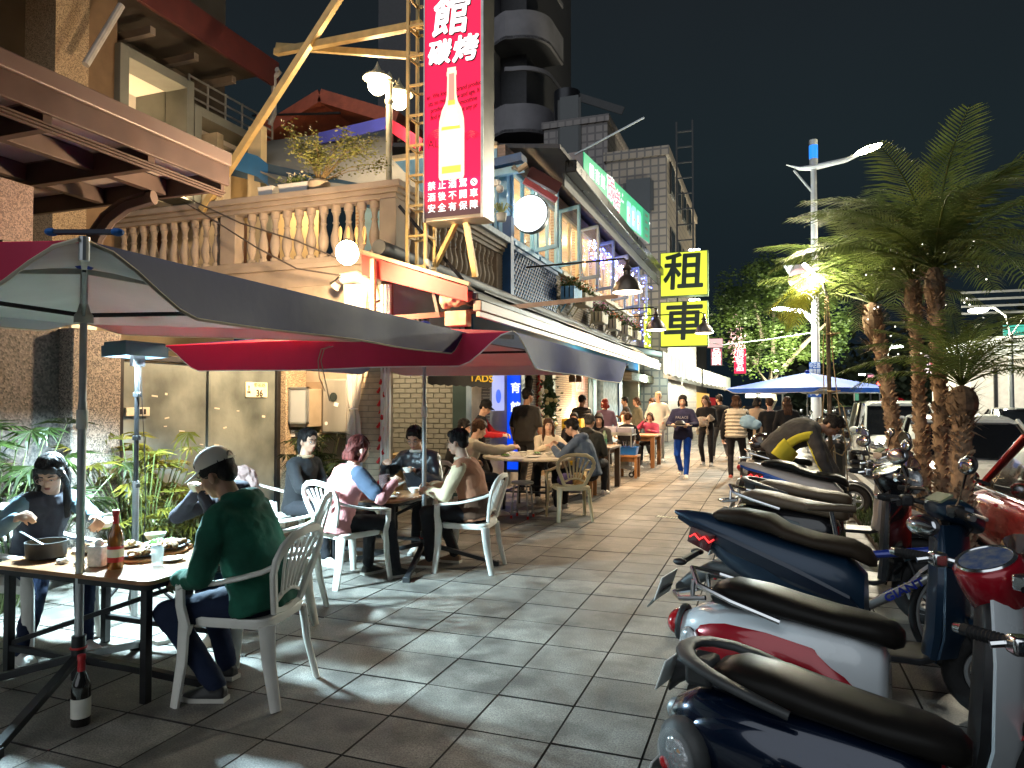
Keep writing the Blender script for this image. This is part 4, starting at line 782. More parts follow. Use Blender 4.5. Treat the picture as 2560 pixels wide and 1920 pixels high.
for z, rr in ((2.9, .13), (2.3, .11), (1.9, .09), (1.55, .07), (1.42, .045), (1.3, .07), (.9, .10), (.5, .09)): ring.append([(colx - .14 + rr * (1 + .25 * math.sin(5 * a * 6.283 / 20)) * math.cos(a * 6.283 / 20), 7.30 + rr * .6 * (1 + .25 * math.sin(5 * a * 6.283 / 20)) * math.sin(a * 6.283 / 20), z) for a in range(20)])
mb.loft(ring, cap=False).obj("clear_curtain", glass("clear_vinyl", (.8, .8, .76), .25, .45), cl)
for z in (2.3, 1.9, 1.42): MB().torus((colx - .14, 7.30, z), .1 if z > 1.5 else .05, .008, (0, 0, 1), 20, 6).obj("curtain_tie", whitep, cl)
def firecracker(p, n, lab):
    t = thing("firecracker_string", lab, "decoration", p, world=False); rm = mat("firecracker_red", (.62, .02, .02), .5, 0, .3, 30)
    for k in range(n):
        a = k * 2.4; MB().cap((.02 * math.cos(a), .02 * math.sin(a), -k * .052), (.06 * math.cos(a), .06 * math.sin(a), -k * .052 - .06), .018, n=6).obj("cracker", rm, t)
    MB().cap((0, 0, .05), (0, 0, -n * .052), .006, n=5).obj("cord", rm, t)
firecracker(AY(826, 800, 7.4), 30, "red firecracker string hanging beside the cream stone column"); firecracker(AY(1166, 803, 13.4), 26, "red firecracker string beside the wreath farther along the front")
# frames and panels along the street front
def seg(pa, pb_, z0, z1, m, x0=None, x1=FX, nm="wall", b=0): return wall(fy(pa), fy(pb_), z0, z1, m, (FX - .2 if x0 is None else x0), x1, nm, b)
seg(1003, 1015, 0, 2.9, mat("teal_door_frame", (.03, .06, .06), .5), x1=FX + .03, nm="door_frame")
seg(1016, 1040, 0, 2.6, mat("wood_column", (.38, .28, .19), .7, 0, .3, 3), nm="column"); seg(1041, 1058, 0, 2.6, slat_st); seg(1058, 1090, 0, 2.6, mat("grey_board", (.26, .23, .19), .6)); seg(1125, 1160, 0, 2.6, slat_st)
seg(1090, 1125, 0, 2.6, mat("grey_board")); seg(1160, 1172, 0, 2.6, mat("wood_column"), x1=FX + .05, nm="column"); seg(1172, 1190, 0, 2.6, darkm, x1=FX - .1, nm="doorway"); seg(1190, 1196, 0, 2.6, mat("green_frame", (.08, .18, .15), .5), x1=FX + .04, nm="door_frame")
seg(1196, 1233, 0, 2.6, slat_st, x1=FX + .03); seg(1234, 1270, 0, 2.6, pink_br, x1=FX); seg(1270, 1279, 0, 2.6, mat("teal_door_frame"), x1=FX + .03, nm="door_frame"); seg(1279, 1285, 0, 2.6, lb, x1=FX + .05, nm="door_frame")
seg(1285, 1299, 0, 2.6, mat("grey_glow_wall", (.35, .42, .45), .6), x1=FX - .1); seg(1299, 1331, 0, 2.62, mat("mottled_blue", (.20, .33, .42), .6, 0, .35, 6, c2=(.42, .55, .62)), x1=FX + .06, nm="column"); seg(1331, 1338, 0, 2.62, db, x1=FX + .1, nm="corner_trim")
gt_ = mosaic("green_tiles", (.06, .15, .13), (.02, .04, .04), .2, .2, .3, .4, 0.0); seg(1338, 1400, 0, 2.62, gt_, x1=FX - .5, x0=FX - .7); seg(1385, 1400, 0, 2.62, mat("green_frame"), x1=FX - .3)
seg(1400, 1426, 0, 2.62, mosaic("white_tiles", (.62, .72, .68), (.15, .3, .28), .2, .2, .25, .4, 0.0, .012), x1=FX + .15, nm="tiled_column")
MB().bb((FX - .05, fy(1345), 2.2), (FX + .3, fy(1398), 2.45)).obj("rolled_blind", mat("blind_straw", (.45, .38, .27), .8, 0, .3, 2, .8, 30, stretch=(1, 1, 20)), gf)
# pictures, posters
MB().bb((FX + .002, fy(1062), 1.35), (FX + .012, fy(1088), 2.6)).obj("poster", glow("poster_lilac", (.45, .5, .9), .8), gf, 0)
for z in (1.6, 2.15): MB().lathe([(0, 0), (.12, 0), (.12, .004), (0, .004)], (FX + .014, fy(1075), z), 20, (1, 0, 0)).obj("poster_disc", glow("poster_blue", (.02, .10, .8), 1.2), gf)
text("慢步\n調酒", .16, (FX + .02, fy(1076), 2.4), (0, 1, 0), (0, 0, 1), mat("lettering_plum", (.2, .05, .2), .5), gf, .002)
MB().bb((FX + .002, fy(1243), 1.75), (FX + .012, fy(1262), 2.35)).obj("poster", mat("poster_pink", (.55, .3, .28), .6), gf)
text("BEER\nGRILL", .3, (FX + .014, fy(1253), 2.05), (0, 1, 0), (0, 0, 1), darkm, gf, .002)
# blue upright sign
p = AY(1110, 960, 11.9)
t = thing("blue_upright_sign", "tall blue illuminated upright sign with white characters behind the round table", "sign", (p.x, 11.9, 0), world=True)
MB().bb((p.x - .15, 11.9, .25), (p.x + .14, 12.1, 2.6)).obj("case", db, t, bevel=.008); MB().bb((p.x - .135, 11.886, .3), (p.x + .125, 11.897, 2.58)).obj("face", glow("sign_blue", (.0, .07, .95), .9), t, 0)
for k, ch in enumerate("體育館"): text(ch, .20, (p.x + .04, 11.88, 2.08 - k * .34), (1, 0, 0), (0, 0, 1), glow("sign_print", (.85, .9, .95), 1.3), t, .003, .003)
t = thing("led_strip", "wavy string of white lights running up beside the blue upright sign", "light string", (p.x - .2, 11.8, 0), world=True)
MB().tube([(p.x - .22 + .01 * math.sin(z * 9), 11.84, z * .13 + .3) for z in range(18)], .012, 5).obj("strip", glow("led_white2", (1, .85, .7), 2.2), t)
# banner with yellow lettering over the alcove
p0, p1 = AY(925, 805, 9.2), AY(1062, 812, 9.6)
t = thing("black_banner", "black scalloped banner with yellow lettering under the second umbrella edge", "banner", p0, world=True)
MB().loft([[q, q - Vector((0, 0, .16 + .02 * (k % 2))), q - Vector((0, -.01, .16 + .02 * (k % 2))), q + Vector((0, .01, 0))] for k in range(17) for q in (p0.lerp(p1, k / 16),)]).obj("cloth", mat("banner_black", (.03, .035, .04), .7), t)
text("TADS", .14, p0.lerp(p1, .84) + Vector((0, -.012, -.05)), (p1 - p0), (0, 0, 1), mat("banner_yellow", (.8, .6, .05), .6), t, .003, .003)
# xmas wreath
c = AY(1187, 865, 13.2)
t = thing("wreath", "green leafy garland with cream baubles and small lights beside the doorway", "garland", c)
mb = MB()
for k in range(12): leaf_cloud(22, (.14, .1, .14), .05, mb=mb) if False else None
mb = leaf_cloud(420, (.17, .12, .55), .06); mb.obj("foliage", mat("garland_green", (.03, .07, .025), .6, 0, .4, 15), t, smooth=0, fix=False)
for k in range(12): MB().ell((random.uniform(-.18, .18), -.12, random.uniform(-.5, .3)), (.045,) * 3, 8, 6).obj("bauble", mat("bauble_cream", (.75, .68, .4), .3, .3), t)
p = AX(1246, 895, FX + .12)
t = thing("wall_candle", "small bright warm wall light against the pink brick", "wall light", p); MB().ell((0, 0, 0), (.05, .05, .09)).obj("bulb", glow("bulb_small", (1, .75, .4), 30), t); MB().bb((-.12, -.03, -.16), (0, .03, -.1)).obj("bracket", darkm, t)
lamp('POINT', p + Vector((.1, -.05, 0)), 70, (1, .68, .36), size=.06)
for k in range(2):
    p = AX(1236 + k * 14, 810, FX + .4); t = thing("bottle_lamp", ["dark bottle shaped lamp on the left under the awning", "brown bottle shaped lamp on the right under the awning"][k], "lamp", p); MB().lathe([(0, -.16), (.07, -.16), (.08, -.05), (.03, .04), (.025, .12), (0, .12)], n=14).obj("body", mat("bottle_brown_dull", (.12, .06, .03), .3), t); MB().cap((0, 0, .1), (0, 0, .5), .006, n=5).obj("cord", darkm, t)
t = thing("wall_lantern", "black iron lantern on the slatted stone wall behind the man in the black shirt", "lantern", AX(1143, 832, FX + .1)); MB().lathe([(0, .2), (.05, .18), (.09, .1), (.08, .09), (.06, -.08), (.03, -.12), (0, -.12)], n=8).obj("body", darkm, t); MB().tube([(-.1, 0, .1), (-.06, 0, .24), (0, 0, .2)], .01, 6).obj("bracket", darkm, t)
lamp('POINT', (-3.7, 16.5, 2.35), 60, (1, .72, .42), size=.12); lamp('POINT', (-3.9, 25, 2.3), 60, (.75, 1, .9), size=.12)
# shops beyond
t = thing("shop_row", "row of small lit shopfronts with purple, yellow and turquoise openings beyond the tiled column", "building", (-5, 36, 0), world=True)
MB().bb((-5.2, 31.5, 0), (-5.0, 62, 7.5)).obj("wall", mat("far_wall", (.09, .085, .08), .8), t)
for pa, pb_, m_, z0, z1 in ((1428, 1440, glow("shop_violet", (.35, .08, .4), .5), .3, 2.3), (1440, 1452, mat("brown_panel", (.3, .15, .1), .6), 0, 2.4), (1452, 1470, glow("shop_pink", (.5, .12, .55), .7), .5, 2.0), (1470, 1482, glow("shop_mint", (.2, .55, .5), .6), .4, 2.3), (1500, 1532, glow("shop_amber", (.9, .5, .12), 1.1), .4, 2.2), (1532, 1546, glow("shop_red", (.5, .03, .03), .6), 1.2, 1.9)):
    ya, yb = AX(pa, 850, -4.9).y, AX(pb_, 850, -4.9).y; MB().bb((-5.0, ya, z0), (-4.9, yb, z1)).obj("shop_opening", m_, t)
for k in range(5): MB().bb((-4.88, AX(1440 + k * 9, 850, -4.9).y, 0), (-4.8, AX(1440 + k * 9, 850, -4.9).y + .3, 2.4)).obj("mullion", mat("mullion_dark", (.1, .07, .06), .6), t)
lamp('POINT', (-3.9, 42, 2.2), 60, (1, .7, .35), size=.2); lamp('POINT', (-4.2, 34, 1.6), 30, (1, .35, .9), size=.2)
def far_sign(lab, pa, pb_, ya, yb, Y, col, s, txt=None, tm=None, ts=.5):
    a = AY(pa, yb, Y); b = AY(pb_, ya, Y); t = thing("shop_sign", lab, "sign", ((a.x + b.x) / 2, Y, a.z), world=True)
    MB().bb((a.x, Y, a.z), (b.x, Y + .2, b.z)).obj("case", darkm, t); MB().bb((a.x + .03, Y - .012, a.z + .03), (b.x - .03, Y - .002, b.z - .03)).obj("face", glow(lab[:12], col, s), t, 0)
    if txt: text(txt, ts, ((a.x + b.x) / 2, Y - .02, (a.z + b.z) / 2), (1, 0, 0), (0, 0, 1), tm or glow("sign_print", (.85, .9, .95), 1.3), t, .004, .01, ls=.95)
far_sign("bright red upright shop sign partly behind the leafy tree", 1585, 1612, 752, 808, 42, (.8, .0, .06), 1.2, "頂\n極\n品", None, .42)
far_sign("pale pink shop sign between the lower rental sign and the tree", 1527, 1562, 730, 752, 40, (.95, .5, .5), 1.0)
far_sign("pink and white lettered shop sign above the far awning", 1535, 1560, 752, 790, 44, (.35, .08, .12), .7, "品\n讚", None, .55)
# dark flats, towers behind
def block(name, lab, x0, x1, y0, y1, z1, m, wins=(), wm=None):
    t = thing(name, lab, "building", ((x0 + x1) / 2, y0, 0), world=True); MB().bb((x0, y0, 0), (x1, y1, z1)).obj("wall", m, t)
    MB().bb((x0 - .1, y0 - .1, z1 + .005), (x1 + .1, y1 + .1, z1 + .35)).obj("parapet", m, t)
    for (face, a, b, za, zb) in wins:
        if face == 'S': f = MB().bb((a, y0 - .06, za), (b, y0 - .005, zb)); g_ = MB().bb((a + .12, y0 - .08, za + .12), (b - .12, y0 - .062, zb - .12))
        else: f = MB().bb((x1 + .005, a, za), (x1 + .06, b, zb)); g_ = MB().bb((x1 + .062, a + .12, za + .12), (x1 + .08, b - .12, zb - .12))
        fo = f.obj("window", mat("window_frame_dark", (.05, .05, .05), .5), t); g_.obj("pane", glass("far_glass", (.03, .035, .04), .1, 1), fo)
    return t
tile_b = mosaic("brown_tile", (.34, .27, .21), (.13, .11, .10), .3, .3, .4, .2, 0.0, .035)
a, b = AY(1310, 330, 27), AY(1440, 330, 27)
t = block("tiled_building", "brown tiled block rising behind the green sign with a lit tube lamp in a window", a.x, AX(1441, 330, b.x).x, 27, 38, AY(1440, 335, 27).z, tile_b, [('S', AY(1345, 0, 27).x, AY(1410, 0, 27).x, AY(0, 540, 27).z, AY(1400, 455, 27).z)] + [('E', 27.8 + k * 2.1, 29.0 + k * 2.1, z, z + 1.3) for k in range(4) for z in (7, 9.6)])
q = AY(1375, 488, 26.8); MB().cap(q - Vector((.5, 0, .03)), q + Vector((.5, 0, .06)), .04).obj("tube_lamp", glow("tube_white", (.85, 1, .95), 3), t)
lad = thing("fire_ladder", "black iron ladder cage on the side of the tiled block", "ladder", (b.x + .6, 28, 6), world=True)
lm = MB()
for x in (.3, .9): lm.bar((b.x + x, 27.6, 5), (b.x + x, 27.6, 12.3), .06, .06)
for z in range(12): lm.bar((b.x + .3, 27.6, 5.3 + z * .6), (b.x + .9, 27.6, 5.3 + z * .6), .05, .05)
lm.obj("ladder", darkm, lad)
a2, b2 = AY(1175, 265, 34), AY(1312, 265, 34)
t = block("rooftop_block", "darker tiled block with a rooftop water tank left of the brown block", a2.x, b2.x, 34, 44, AY(1312, 262, 34).z, mosaic("dark_tile", (.27, .23, .22), (.12, .10, .10), .4, .4, .4, .2, 0.0, .05), [('S', AY(1205, 0, 34).x, AY(1255, 0, 34).x, AY(0, 400, 34).z, AY(1230, 360, 34).z)])
q = AY(1225, 265, 36); MB().cap(q, q + Vector((0, 0, 1.6)), .7, n=16).obj("water_tank", mat("tank_dark", (.03, .03, .035), .3, .5), t); MB().bar(q + Vector((.6, 0, 1.3)), q + Vector((3, 0, .2)), .08, .4).obj("solar_panel", darkm, t)
# curved balcony tower
tw = thing("apartment_tower", "tall dark apartment tower with curved tiled balconies behind the red sign", "building", AY(1110, 300, 40) * 1, world=True)
tm_ = mat("tower_tile", (.22, .205, .22), .6, 0, .15, 1); A0 = AY(1068, 300, 40); A1 = AY(1120, 300, 40); A2 = AY(1165, 300, 44)
MB().bb((A0.x - 9, 41.4, 0), (A0.x + 1.6, 52, 34)).obj("wall", mat("tower_dark", (.07, .067, .073), .7), tw); MB().bb((A0.x - .6, 39.6, 0), (A0.x - .1, 41.3, 34)).obj("pier", tm_, tw)
for k in range(8):
    z = AY(1110, 295, 40).z + (k - 1) * (AY(1110, 90, 40).z - AY(1110, 295, 40).z) * .97; hb = 1.7
    pts = [(A0.x - .1, 39.8)] + [(A0.x + .25 + 1.15 * i / 6, 39.6 - .5 * math.sin(math.pi * i / 12)) for i in range(5)] + [(A0.x + 1.45 + 1.9 * math.sin(a), 41.2 - 1.9 * math.cos(a) + .0) for a in [x * 1.5 / 8 for x in range(9)]] + [(A0.x + 3.4, 43.5)]
    MB().loft([[(x, y, z), (x, y, z + hb), (x - .15, y + .12, z + hb), (x - .15, y + .12, z)] for x, y in pts]).obj("balcony_wall", tm_, tw)
    MB().prism(pts + [(A0.x - .1, 43.5)], (0, 0, z + .02), (1, 0, 0), (0, 1, 0), .15).obj("balcony_slab", mat("tower_dark"), tw)
    MB().loft([[(x, y, z + 3.7), (x, y, z + 3.95), (x - .1, y + .1, z + 3.95), (x - .1, y + .1, z + 3.7)] for x, y in pts[5:]]).obj("eaves_band", tm_, tw)
# ================================================================ UMBRELLAS
def ribbon(mb, pts, nrms, w_, t_, taper=None):
    pts = [Vector(p) for p in pts]; rs = []; m = len(pts)
    for i, p in enumerate(pts):
        d = (pts[min(i + 1, m - 1)] - pts[max(i - 1, 0)]).normalized(); nn = Vector(nrms[i] if isinstance(nrms, list) else nrms); nn = (nn - d * nn.dot(d)).normalized(); s = d.cross(nn)
        k = taper[i] if taper else 1.0
        rs.append([p + s * w_ * k * a + nn * t_ * b for a, b in ((-1, -.5), (-.7, -1), (.7, -1), (1, -.5), (1, .5), (.7, 1), (-.7, 1), (-1, .5))])
    return mb.loft(rs)
silver = mat("umbrella_silver_lining", (.64, .67, .67), .55, .0, .08, 2.5, .15, 12); um_red = mat("umbrella_crimson", (.60, .015, .08), .6, 0, .1, 2, .15, 14); um_blue = mat("umbrella_navy", (.018, .028, .15), .6, 0, .12, 2, .15, 14); um_blue2 = mat("umbrella_blue", (.022, .06, .42), .6, 0, .12, 2, .15, 14)
for m_ in (silver, um_red, um_blue, um_blue2): leafy(m_, .3)
tape_m = mat("umbrella_binding", (.55, .47, .36), .7)
def umbrella(lab, c, r, phi, sides, ze=1.9, za=2.36, drop=.2, base=True, bind=tape_m, tilt=(0, 0, 0, 0)):
    t = thing("market_umbrella", lab, "umbrella", (c[0], c[1], 0)); cor = [Vector((r * math.cos(R(phi + 90 * k)), r * math.sin(R(phi + 90 * k)), ze + tilt[k])) for k in range(4)]; ap = Vector((0, 0, za)); N = 14
    for k in range(4):
        a, b = cor[k], cor[(k + 1) % 4]; m_ = sides[k]
        def surf(u, v, off=0):
            e = a.lerp(b, u); p = ap.lerp(e, v); p.z += .05 * math.sin(math.pi * u) * math.sin(math.pi * v) * -1 + .004 * math.sin(u * 40 + v * 7) * v; p.z += off; return p
        for off, mm, nm in ((0, m_, "canopy_panel"), (-.006, silver, "canopy_lining")):
            mb = MB(); vs = [surf(i / N, j / 6, off) for j in range(7) for i in range(N + 1)]; mb.add(vs, [(j * (N + 1) + i, j * (N + 1) + i + 1, (j + 1) * (N + 1) + i + 1, (j + 1) * (N + 1) + i) for j in range(6) for i in range(N)]); mb.obj(nm, mm, t, 60)
        out = ((a + b) / 2); out.z = 0; out.normalize(); M_ = 40
        dk_ = drop * (1.0 if k in (0, 3) or not base else .5)
        def drp(s): q = min(s, 1 - s) / .13; q = min(1, max(0, q)); q = q * q * (3 - 2 * q); return dk_ * q * (1 + .02 * math.sin(s * 11 + k))
        def vp(s, w_, o): e = a.lerp(b, s); e = e + out * (o + .012 * math.sin(s * 17 + k) * w_); e.z -= drp(s) * w_ ; return e
        for o, mm, nm in ((.008, m_, "valance"), (.0, silver, "valance_lining")):
            mb = MB(); vs = [vp(i / M_, w_, o) for w_ in (0, .5, 1) for i in range(M_ + 1)]; mb.add(vs, [(j * (M_ + 1) + i, j * (M_ + 1) + i + 1, (j + 1) * (M_ + 1) + i + 1, (j + 1) * (M_ + 1) + i) for j in range(2) for i in range(M_)]); mb.obj(nm, mm, t, 60)
        MB().tube([vp(i / M_, 1, .004) for i in range(M_ + 1)], .006, 5).obj("valance_binding", bind, t)
        MB().bar(ap - Vector((0, 0, .04)), a - Vector((0, 0, .035)), .018, .028).obj("rib", grey_box, t)
        MB().bar(Vector((0, 0, 1.95)) if base else Vector((0, 0, ze - .1)), ap.lerp(a, .5) - Vector((0, 0, .05)), .014, .022).obj("strut", darkm, t)
    MB().cap((0, 0, .12), (0, 0, 1.5), .021, n=14).obj("pole", steel, t); MB().cap((0, 0, 1.45), (0, 0, za), .018, n=14).obj("upper_pole", steel, t); MB().cap((0, 0, 1.36), (0, 0, 1.46), .028, n=14).obj("sleeve", mat("clear_tape", (.6, .6, .58), .4), t)
    MB().lathe([(.02, 0), (.045, 0), (.045, .04), (.03, .06), (.02, .1)], (0, 0, 1.91), 14).obj("runner", grey_box, t); MB().lathe([(0, .06), (.05, .05), (.06, 0), (.03, -.03), (0, -.03)], (0, 0, za), 14).obj("finial", um_blue2, t)
    if base:
        for k in range(4):
            a_ = R(phi - 45 + 18 + 90 * k); d = Vector((math.cos(a_), math.sin(a_), 0)); MB().bar(Vector((0, 0, .19)) + d * .02, d * .68 + Vector((0, 0, .025)), .045, .035).obj("base_leg", darkm, t, bevel=.003)
            MB().box(d * .67 + Vector((0, 0, .02)), (.06, .06, .04), rz=a_).obj("foot", rubber, t)
        MB().cap((0, 0, .08), (0, 0, .30), .034, n=14).obj("hub", darkm, t)
        MB().torus((0, 0, .24), .036, .006, (0, 0, 1), 20, 6).obj("red_wire", mat("red_wire", (.5, .02, .02), .5), t)
    return t, cor
U1 = (-3.35, 2.69); U2 = (-3.03, 5.93)
u1, c1 = umbrella("large square umbrella with crimson and navy valances over the nearest table", U1, 2.25, -38.8, [um_blue, um_red, um_blue, um_red], drop=.155, tilt=(.0, .07, .22, .12), za=2.22)
u2, c2_ = umbrella("second square umbrella with crimson front and blue side over the middle table", U2, 2.2, -48, [um_blue2, um_red, um_blue2, um_red], drop=.215, za=2.2, tilt=(.055, .0, .03, .06), bind=mat("white_binding", (.75, .73, .7), .6))
# blue cloth ties on the near corner of the first umbrella
k_ = c1[0] + Vector((0, 0, .022)); MB().bar(k_ - _rt * .08, k_ + _rt * .08, .02, .010).obj("strap", mat("strap_navy", (.01, .015, .04), .6), u1)
for q in (-1, 1): MB().ell(k_ + _rt * .082 * q + Vector((0, 0, .0)), (.016, .016, .010), 10, 6).obj("blue_tie", mat("tie_blue", (.01, .12, .42), .6), u1)
MB().cap(c1[0] + Vector((0, 0, .01)), c1[0] - Vector((0, 0, .05)), .012, n=10).obj("corner_bracket", steel, u1)
t, _c = umbrella("bright blue square umbrella farther down the walkway, in front of the white street lamp", (.95, 20.6), 2.15, 8, [mat("umbrella_bright_blue", (.0, .08, .48), .6, 0, .12, 2, .15, 14)] * 4, ze=1.86, za=2.3, drop=.12, base=False, bind=mat("white_binding"))
# terrace awning (blue lettered valance), red eaves behind
t = thing("terrace_awning", "grey terrace awning with a blue lettered valance and a blue and red front edge", "awning", (-5.5, 10.5, 4.5), world=True)
ag = mat("awning_underside_grey", (.16, .165, .16), .7, 0, .15, 1.5, .2, 10); P = [AY(480, 322, 11.2), AY(838, 268, 10.4), AY(830, 300, 10.3), AY(655, 400, 9.2), AY(520, 345, 9.6)]
MB().loft([[p + Vector((0, 0, o)) for p in (AY(470, 318, 11.4), AY(836, 272, 10.6), AY(835, 330, 10.2), AY(905, 405, 9.2), AY(640, 405, 9.2), AY(512, 345, 9.8))] for o in (0, -.03)]).obj("fabric", ag, t)
a, b = AY(505, 338, 9.7), AY(905, 425, 9.1); bl = mat("awning_blue", (.01, .14, .36), .6, 0, .15, 3)
MB().loft([[q + Vector((0, 0, .0)), q - Vector((0, 0, .34)), q - Vector((0, .02, .34)), q - Vector((0, .02, 0))] for q in (a, a.lerp(b, .3), a.lerp(b, .7), b)]).obj("lettered_valance", mat("awning_navy", (.02, .07, .13), .6), t)
text("Ti Yu Guan", .20, a.lerp(b, .44) + Vector((0, -.03, -.15)), (b - a), (0, 0, 1), mat("lettering_pale", (.6, .6, .55), .6), t, .003)
MB().loft([[q + Vector((0, -.03, .05)), q + Vector((0, -.03, -.30)), q + Vector((0, -.05, -.30)), q + Vector((0, -.05, .05))] for q in (AY(512, 330, 9.6), AY(560, 345, 9.6), AY(585, 365, 9.6))]).obj("blue_corner", bl, t)
MB().bar(AY(690, 300, 10.2), AY(835, 266, 10.2), .04, .20).obj("blue_edge", mat("edge_blue", (.04, .05, .35), .6), t); MB().bar(AY(837, 266, 10.1), AY(912, 315, 9.4), .04, .18).obj("red_edge", mat("edge_red", (.5, .02, .06), .6), t)
MB().bar(AY(545, 250, 13) - Vector((0, 0, 0)), AY(735, 244, 13), .0001 + .04, .04).obj("purlin", darkm, t)
t = thing("red_gable_roof", "small red tiled gable roof behind the terrace awning", "roof", (-6, 14, 5), world=True)
rr_ = mat("red_tile_roof", (.33, .085, .05), .6, 0, .2, 6, .5, 30); A_, B_, C_ = AY(620, 318, 14), AY(745, 243, 14), AY(905, 292, 14)
MB().bar(A_, B_, 2.0, .28).obj("roof_slope", rr_, t); MB().bar(B_, C_, 2.0, .28).obj("roof_slope", rr_, t)
for k in range(12): x = .08 + k * .075; q0 = A_.lerp(C_, x); MB().bb((q0.x, 14.1, A_.z - .2), (q0.x + .12, 14.2, B_.z - .3 - abs(x - .5) * .9)).obj("siding_board", mat("siding", (.35, .32, .26), .7), t)
# terrace lamp post with two globes
p0 = AY(840, 400, 9.0); t = thing("terrace_lamp_post", "cast iron terrace lamp post with two bright bowl lanterns", "lamp post", (p0.x, 9.0, 3.26), world=True)
pm = mat("lamp_post_cream", (.42, .40, .30), .5, .2, .2, 8); zt_ = AY(840, 168, 9).z
MB().cap((p0.x, 9, 3.26), (p0.x, 9, zt_), .045, n=12).obj("post", pm, t); MB().lathe([(.05, 0), (.07, .05), (.05, .1), (.05, .3), (.065, .33), (.04, .38), (.03, .45), (0, .5)], (p0.x, 9, zt_ - .4), 12).obj("finial", pm, t)
for (px, py, Y, s) in ((815, 180, 8.9, 1), (862, 214, 9.3, .95)):
    q = AY(px, py, Y); MB().ell(q - Vector((0, 0, .02)), (.14 * s, .14 * s, .15 * s), 16, 10).obj("globe", glow("globe_hot", (1, .78, .48), 16), t); MB().lathe([(.21, -.01), (.2, .02), (.1, .08), (.05, .14), (.02, .2), (0, .26)], q + Vector((0, 0, .07)), 20).obj("hood", pm, t)
    MB().tube([q + Vector((0, 0, .2)), (q + Vector((p0.x, 9, zt_ - .1))) / 2 + Vector((0, 0, .18)), (p0.x, 9, zt_ - .15)], .018, 6).obj("arm", pm, t)
    lamp('POINT', q + Vector((0, -.2, -.1)), 42, (1, .74, .45), size=.12)
# bonsai and planters on the rail
q = AY(690, 372, BY + .1); q.z = TZ
t = thing("potted_bush", "spreading twiggy potted bush on the terrace rail below the lamp post", "plant", (q.x, q.y, TZ), world=False)
MB().lathe([(0, 0), (.10, 0), (.14, .06), (.15, .12), (.11, .16), (.09, .16), (0, .14)], n=18).obj("pot", mat("pot_cement", (.45, .37, .27), .7), t)
wd = mat("twig", (.25, .18, .08), .8)
br = MB(); lf = MB(); wl = mat("bush_leaf", (.16, .17, .035), .55, 0, .5, 8)
for k in range(26):
    a = random.uniform(0, 6.28); L_ = random.uniform(.45, 1.1); tip = Vector((math.cos(a) * L_ * .8 + .28, math.sin(a) * L_ * .45, .16 + random.uniform(.12, .50) * (1 if random.random() < .9 else 1.3))); mid = Vector((tip.x * .45, tip.y * .4, .16 + (tip.z - .16) * .7)); br.tube([(0, 0, .12), mid, tip], [.009, .005, .002], 5)
    for j in range(100):
        u = random.random() ** .6; c = mid.lerp(tip, u) + Vector([random.gauss(0, .055) for _ in range(3)]); a3 = Vector([random.uniform(-1, 1) for _ in range(3)]).normalized(); uu, vv = frame(a3); s = random.uniform(.014, .028); lf.add([c - uu * s, c + vv * s * .5, c + uu * s, c - vv * s * .5], [(0, 1, 2, 3)])
br.obj("branches", wd, t); lf.obj("foliage", wl, t, smooth=0, fix=False)
for k, (pa, pb_) in enumerate(((560, 600), (600, 680))):
    q0, q1 = AY(pa, 400, BY + .1), AY(pb_, 400, BY + .1); t = thing("planter_trough", ["small white trough planter on the terrace rail", "longer white trough of small flowers on the terrace rail"][k], "planter", ((q0.x + q1.x) / 2, q0.y, TZ)); W_ = (q1.x - q0.x) * .85
    MB().loft([[(sx * W_ * .47 * g_, sy * .07 * g_, z) for sx, sy in ((-1, -1), (1, -1), (1, 1), (-1, 1))] for z, g_ in ((.0, .9), (.13, 1.0), (.145, 1.04), (.15, 1.04), (.14, .93), (.10, .9))]).obj("trough", whitep, t, bevel=.004)
    if k: o = leaf_cloud(160, (W_ * .5, .08, .07), .025).obj("foliage", leafm, t, smooth=0, fix=False); o.location = (0, 0, .2); o = leaf_cloud(30, (W_ * .5, .08, .09), .028).obj("blossoms", mat("blossom_white", (.75, .7, .5), .6), t, smooth=0, fix=False); o.location = (0, 0, .24)
q = AY(1083, 498, 10.4); t = thing("spider_plant", "spiky pot plant on the blue rail ledge by the blue post", "plant", (q.x, 10.4, TZ + .1)); MB().lathe([(0, 0), (.07, 0), (.09, .12), (.08, .12), (0, .1)], n=12).obj("pot", whitep, t)
mb = MB()
for k in range(18): a = k * 2.4; L_ = random.uniform(.18, .3); ribbon(mb, [(0, 0, .1), (math.cos(a) * L_ * .5, math.sin(a) * L_ * .5, .26), (math.cos(a) * L_, math.sin(a) * L_, .24 - L_ * .3)], (0, 0, 1), .012, .002, [1, 1, .2])
mb.obj("foliage", mat("spider_green", (.35, .42, .2), .5), t)
q = AY(1065, 395, 11.3); t = thing("terrace_loudspeaker", "small white floodlight on the post beside the round sign", "floodlight", q); MB().box((0, 0, 0), (.26, .1, .12), rot=Euler((0, .2, 0))).obj("body", whitep, t, bevel=.02); MB().ell((.13, 0, -.12), (.07, .07, .07)).obj("round_head", whitep, t)
tag(MB().bb(AY(1063, 560, 11.55), AY(1073, 400, 11.75)).obj("sign_post", darkm), "dark square post carrying the round light box bracket", "post")

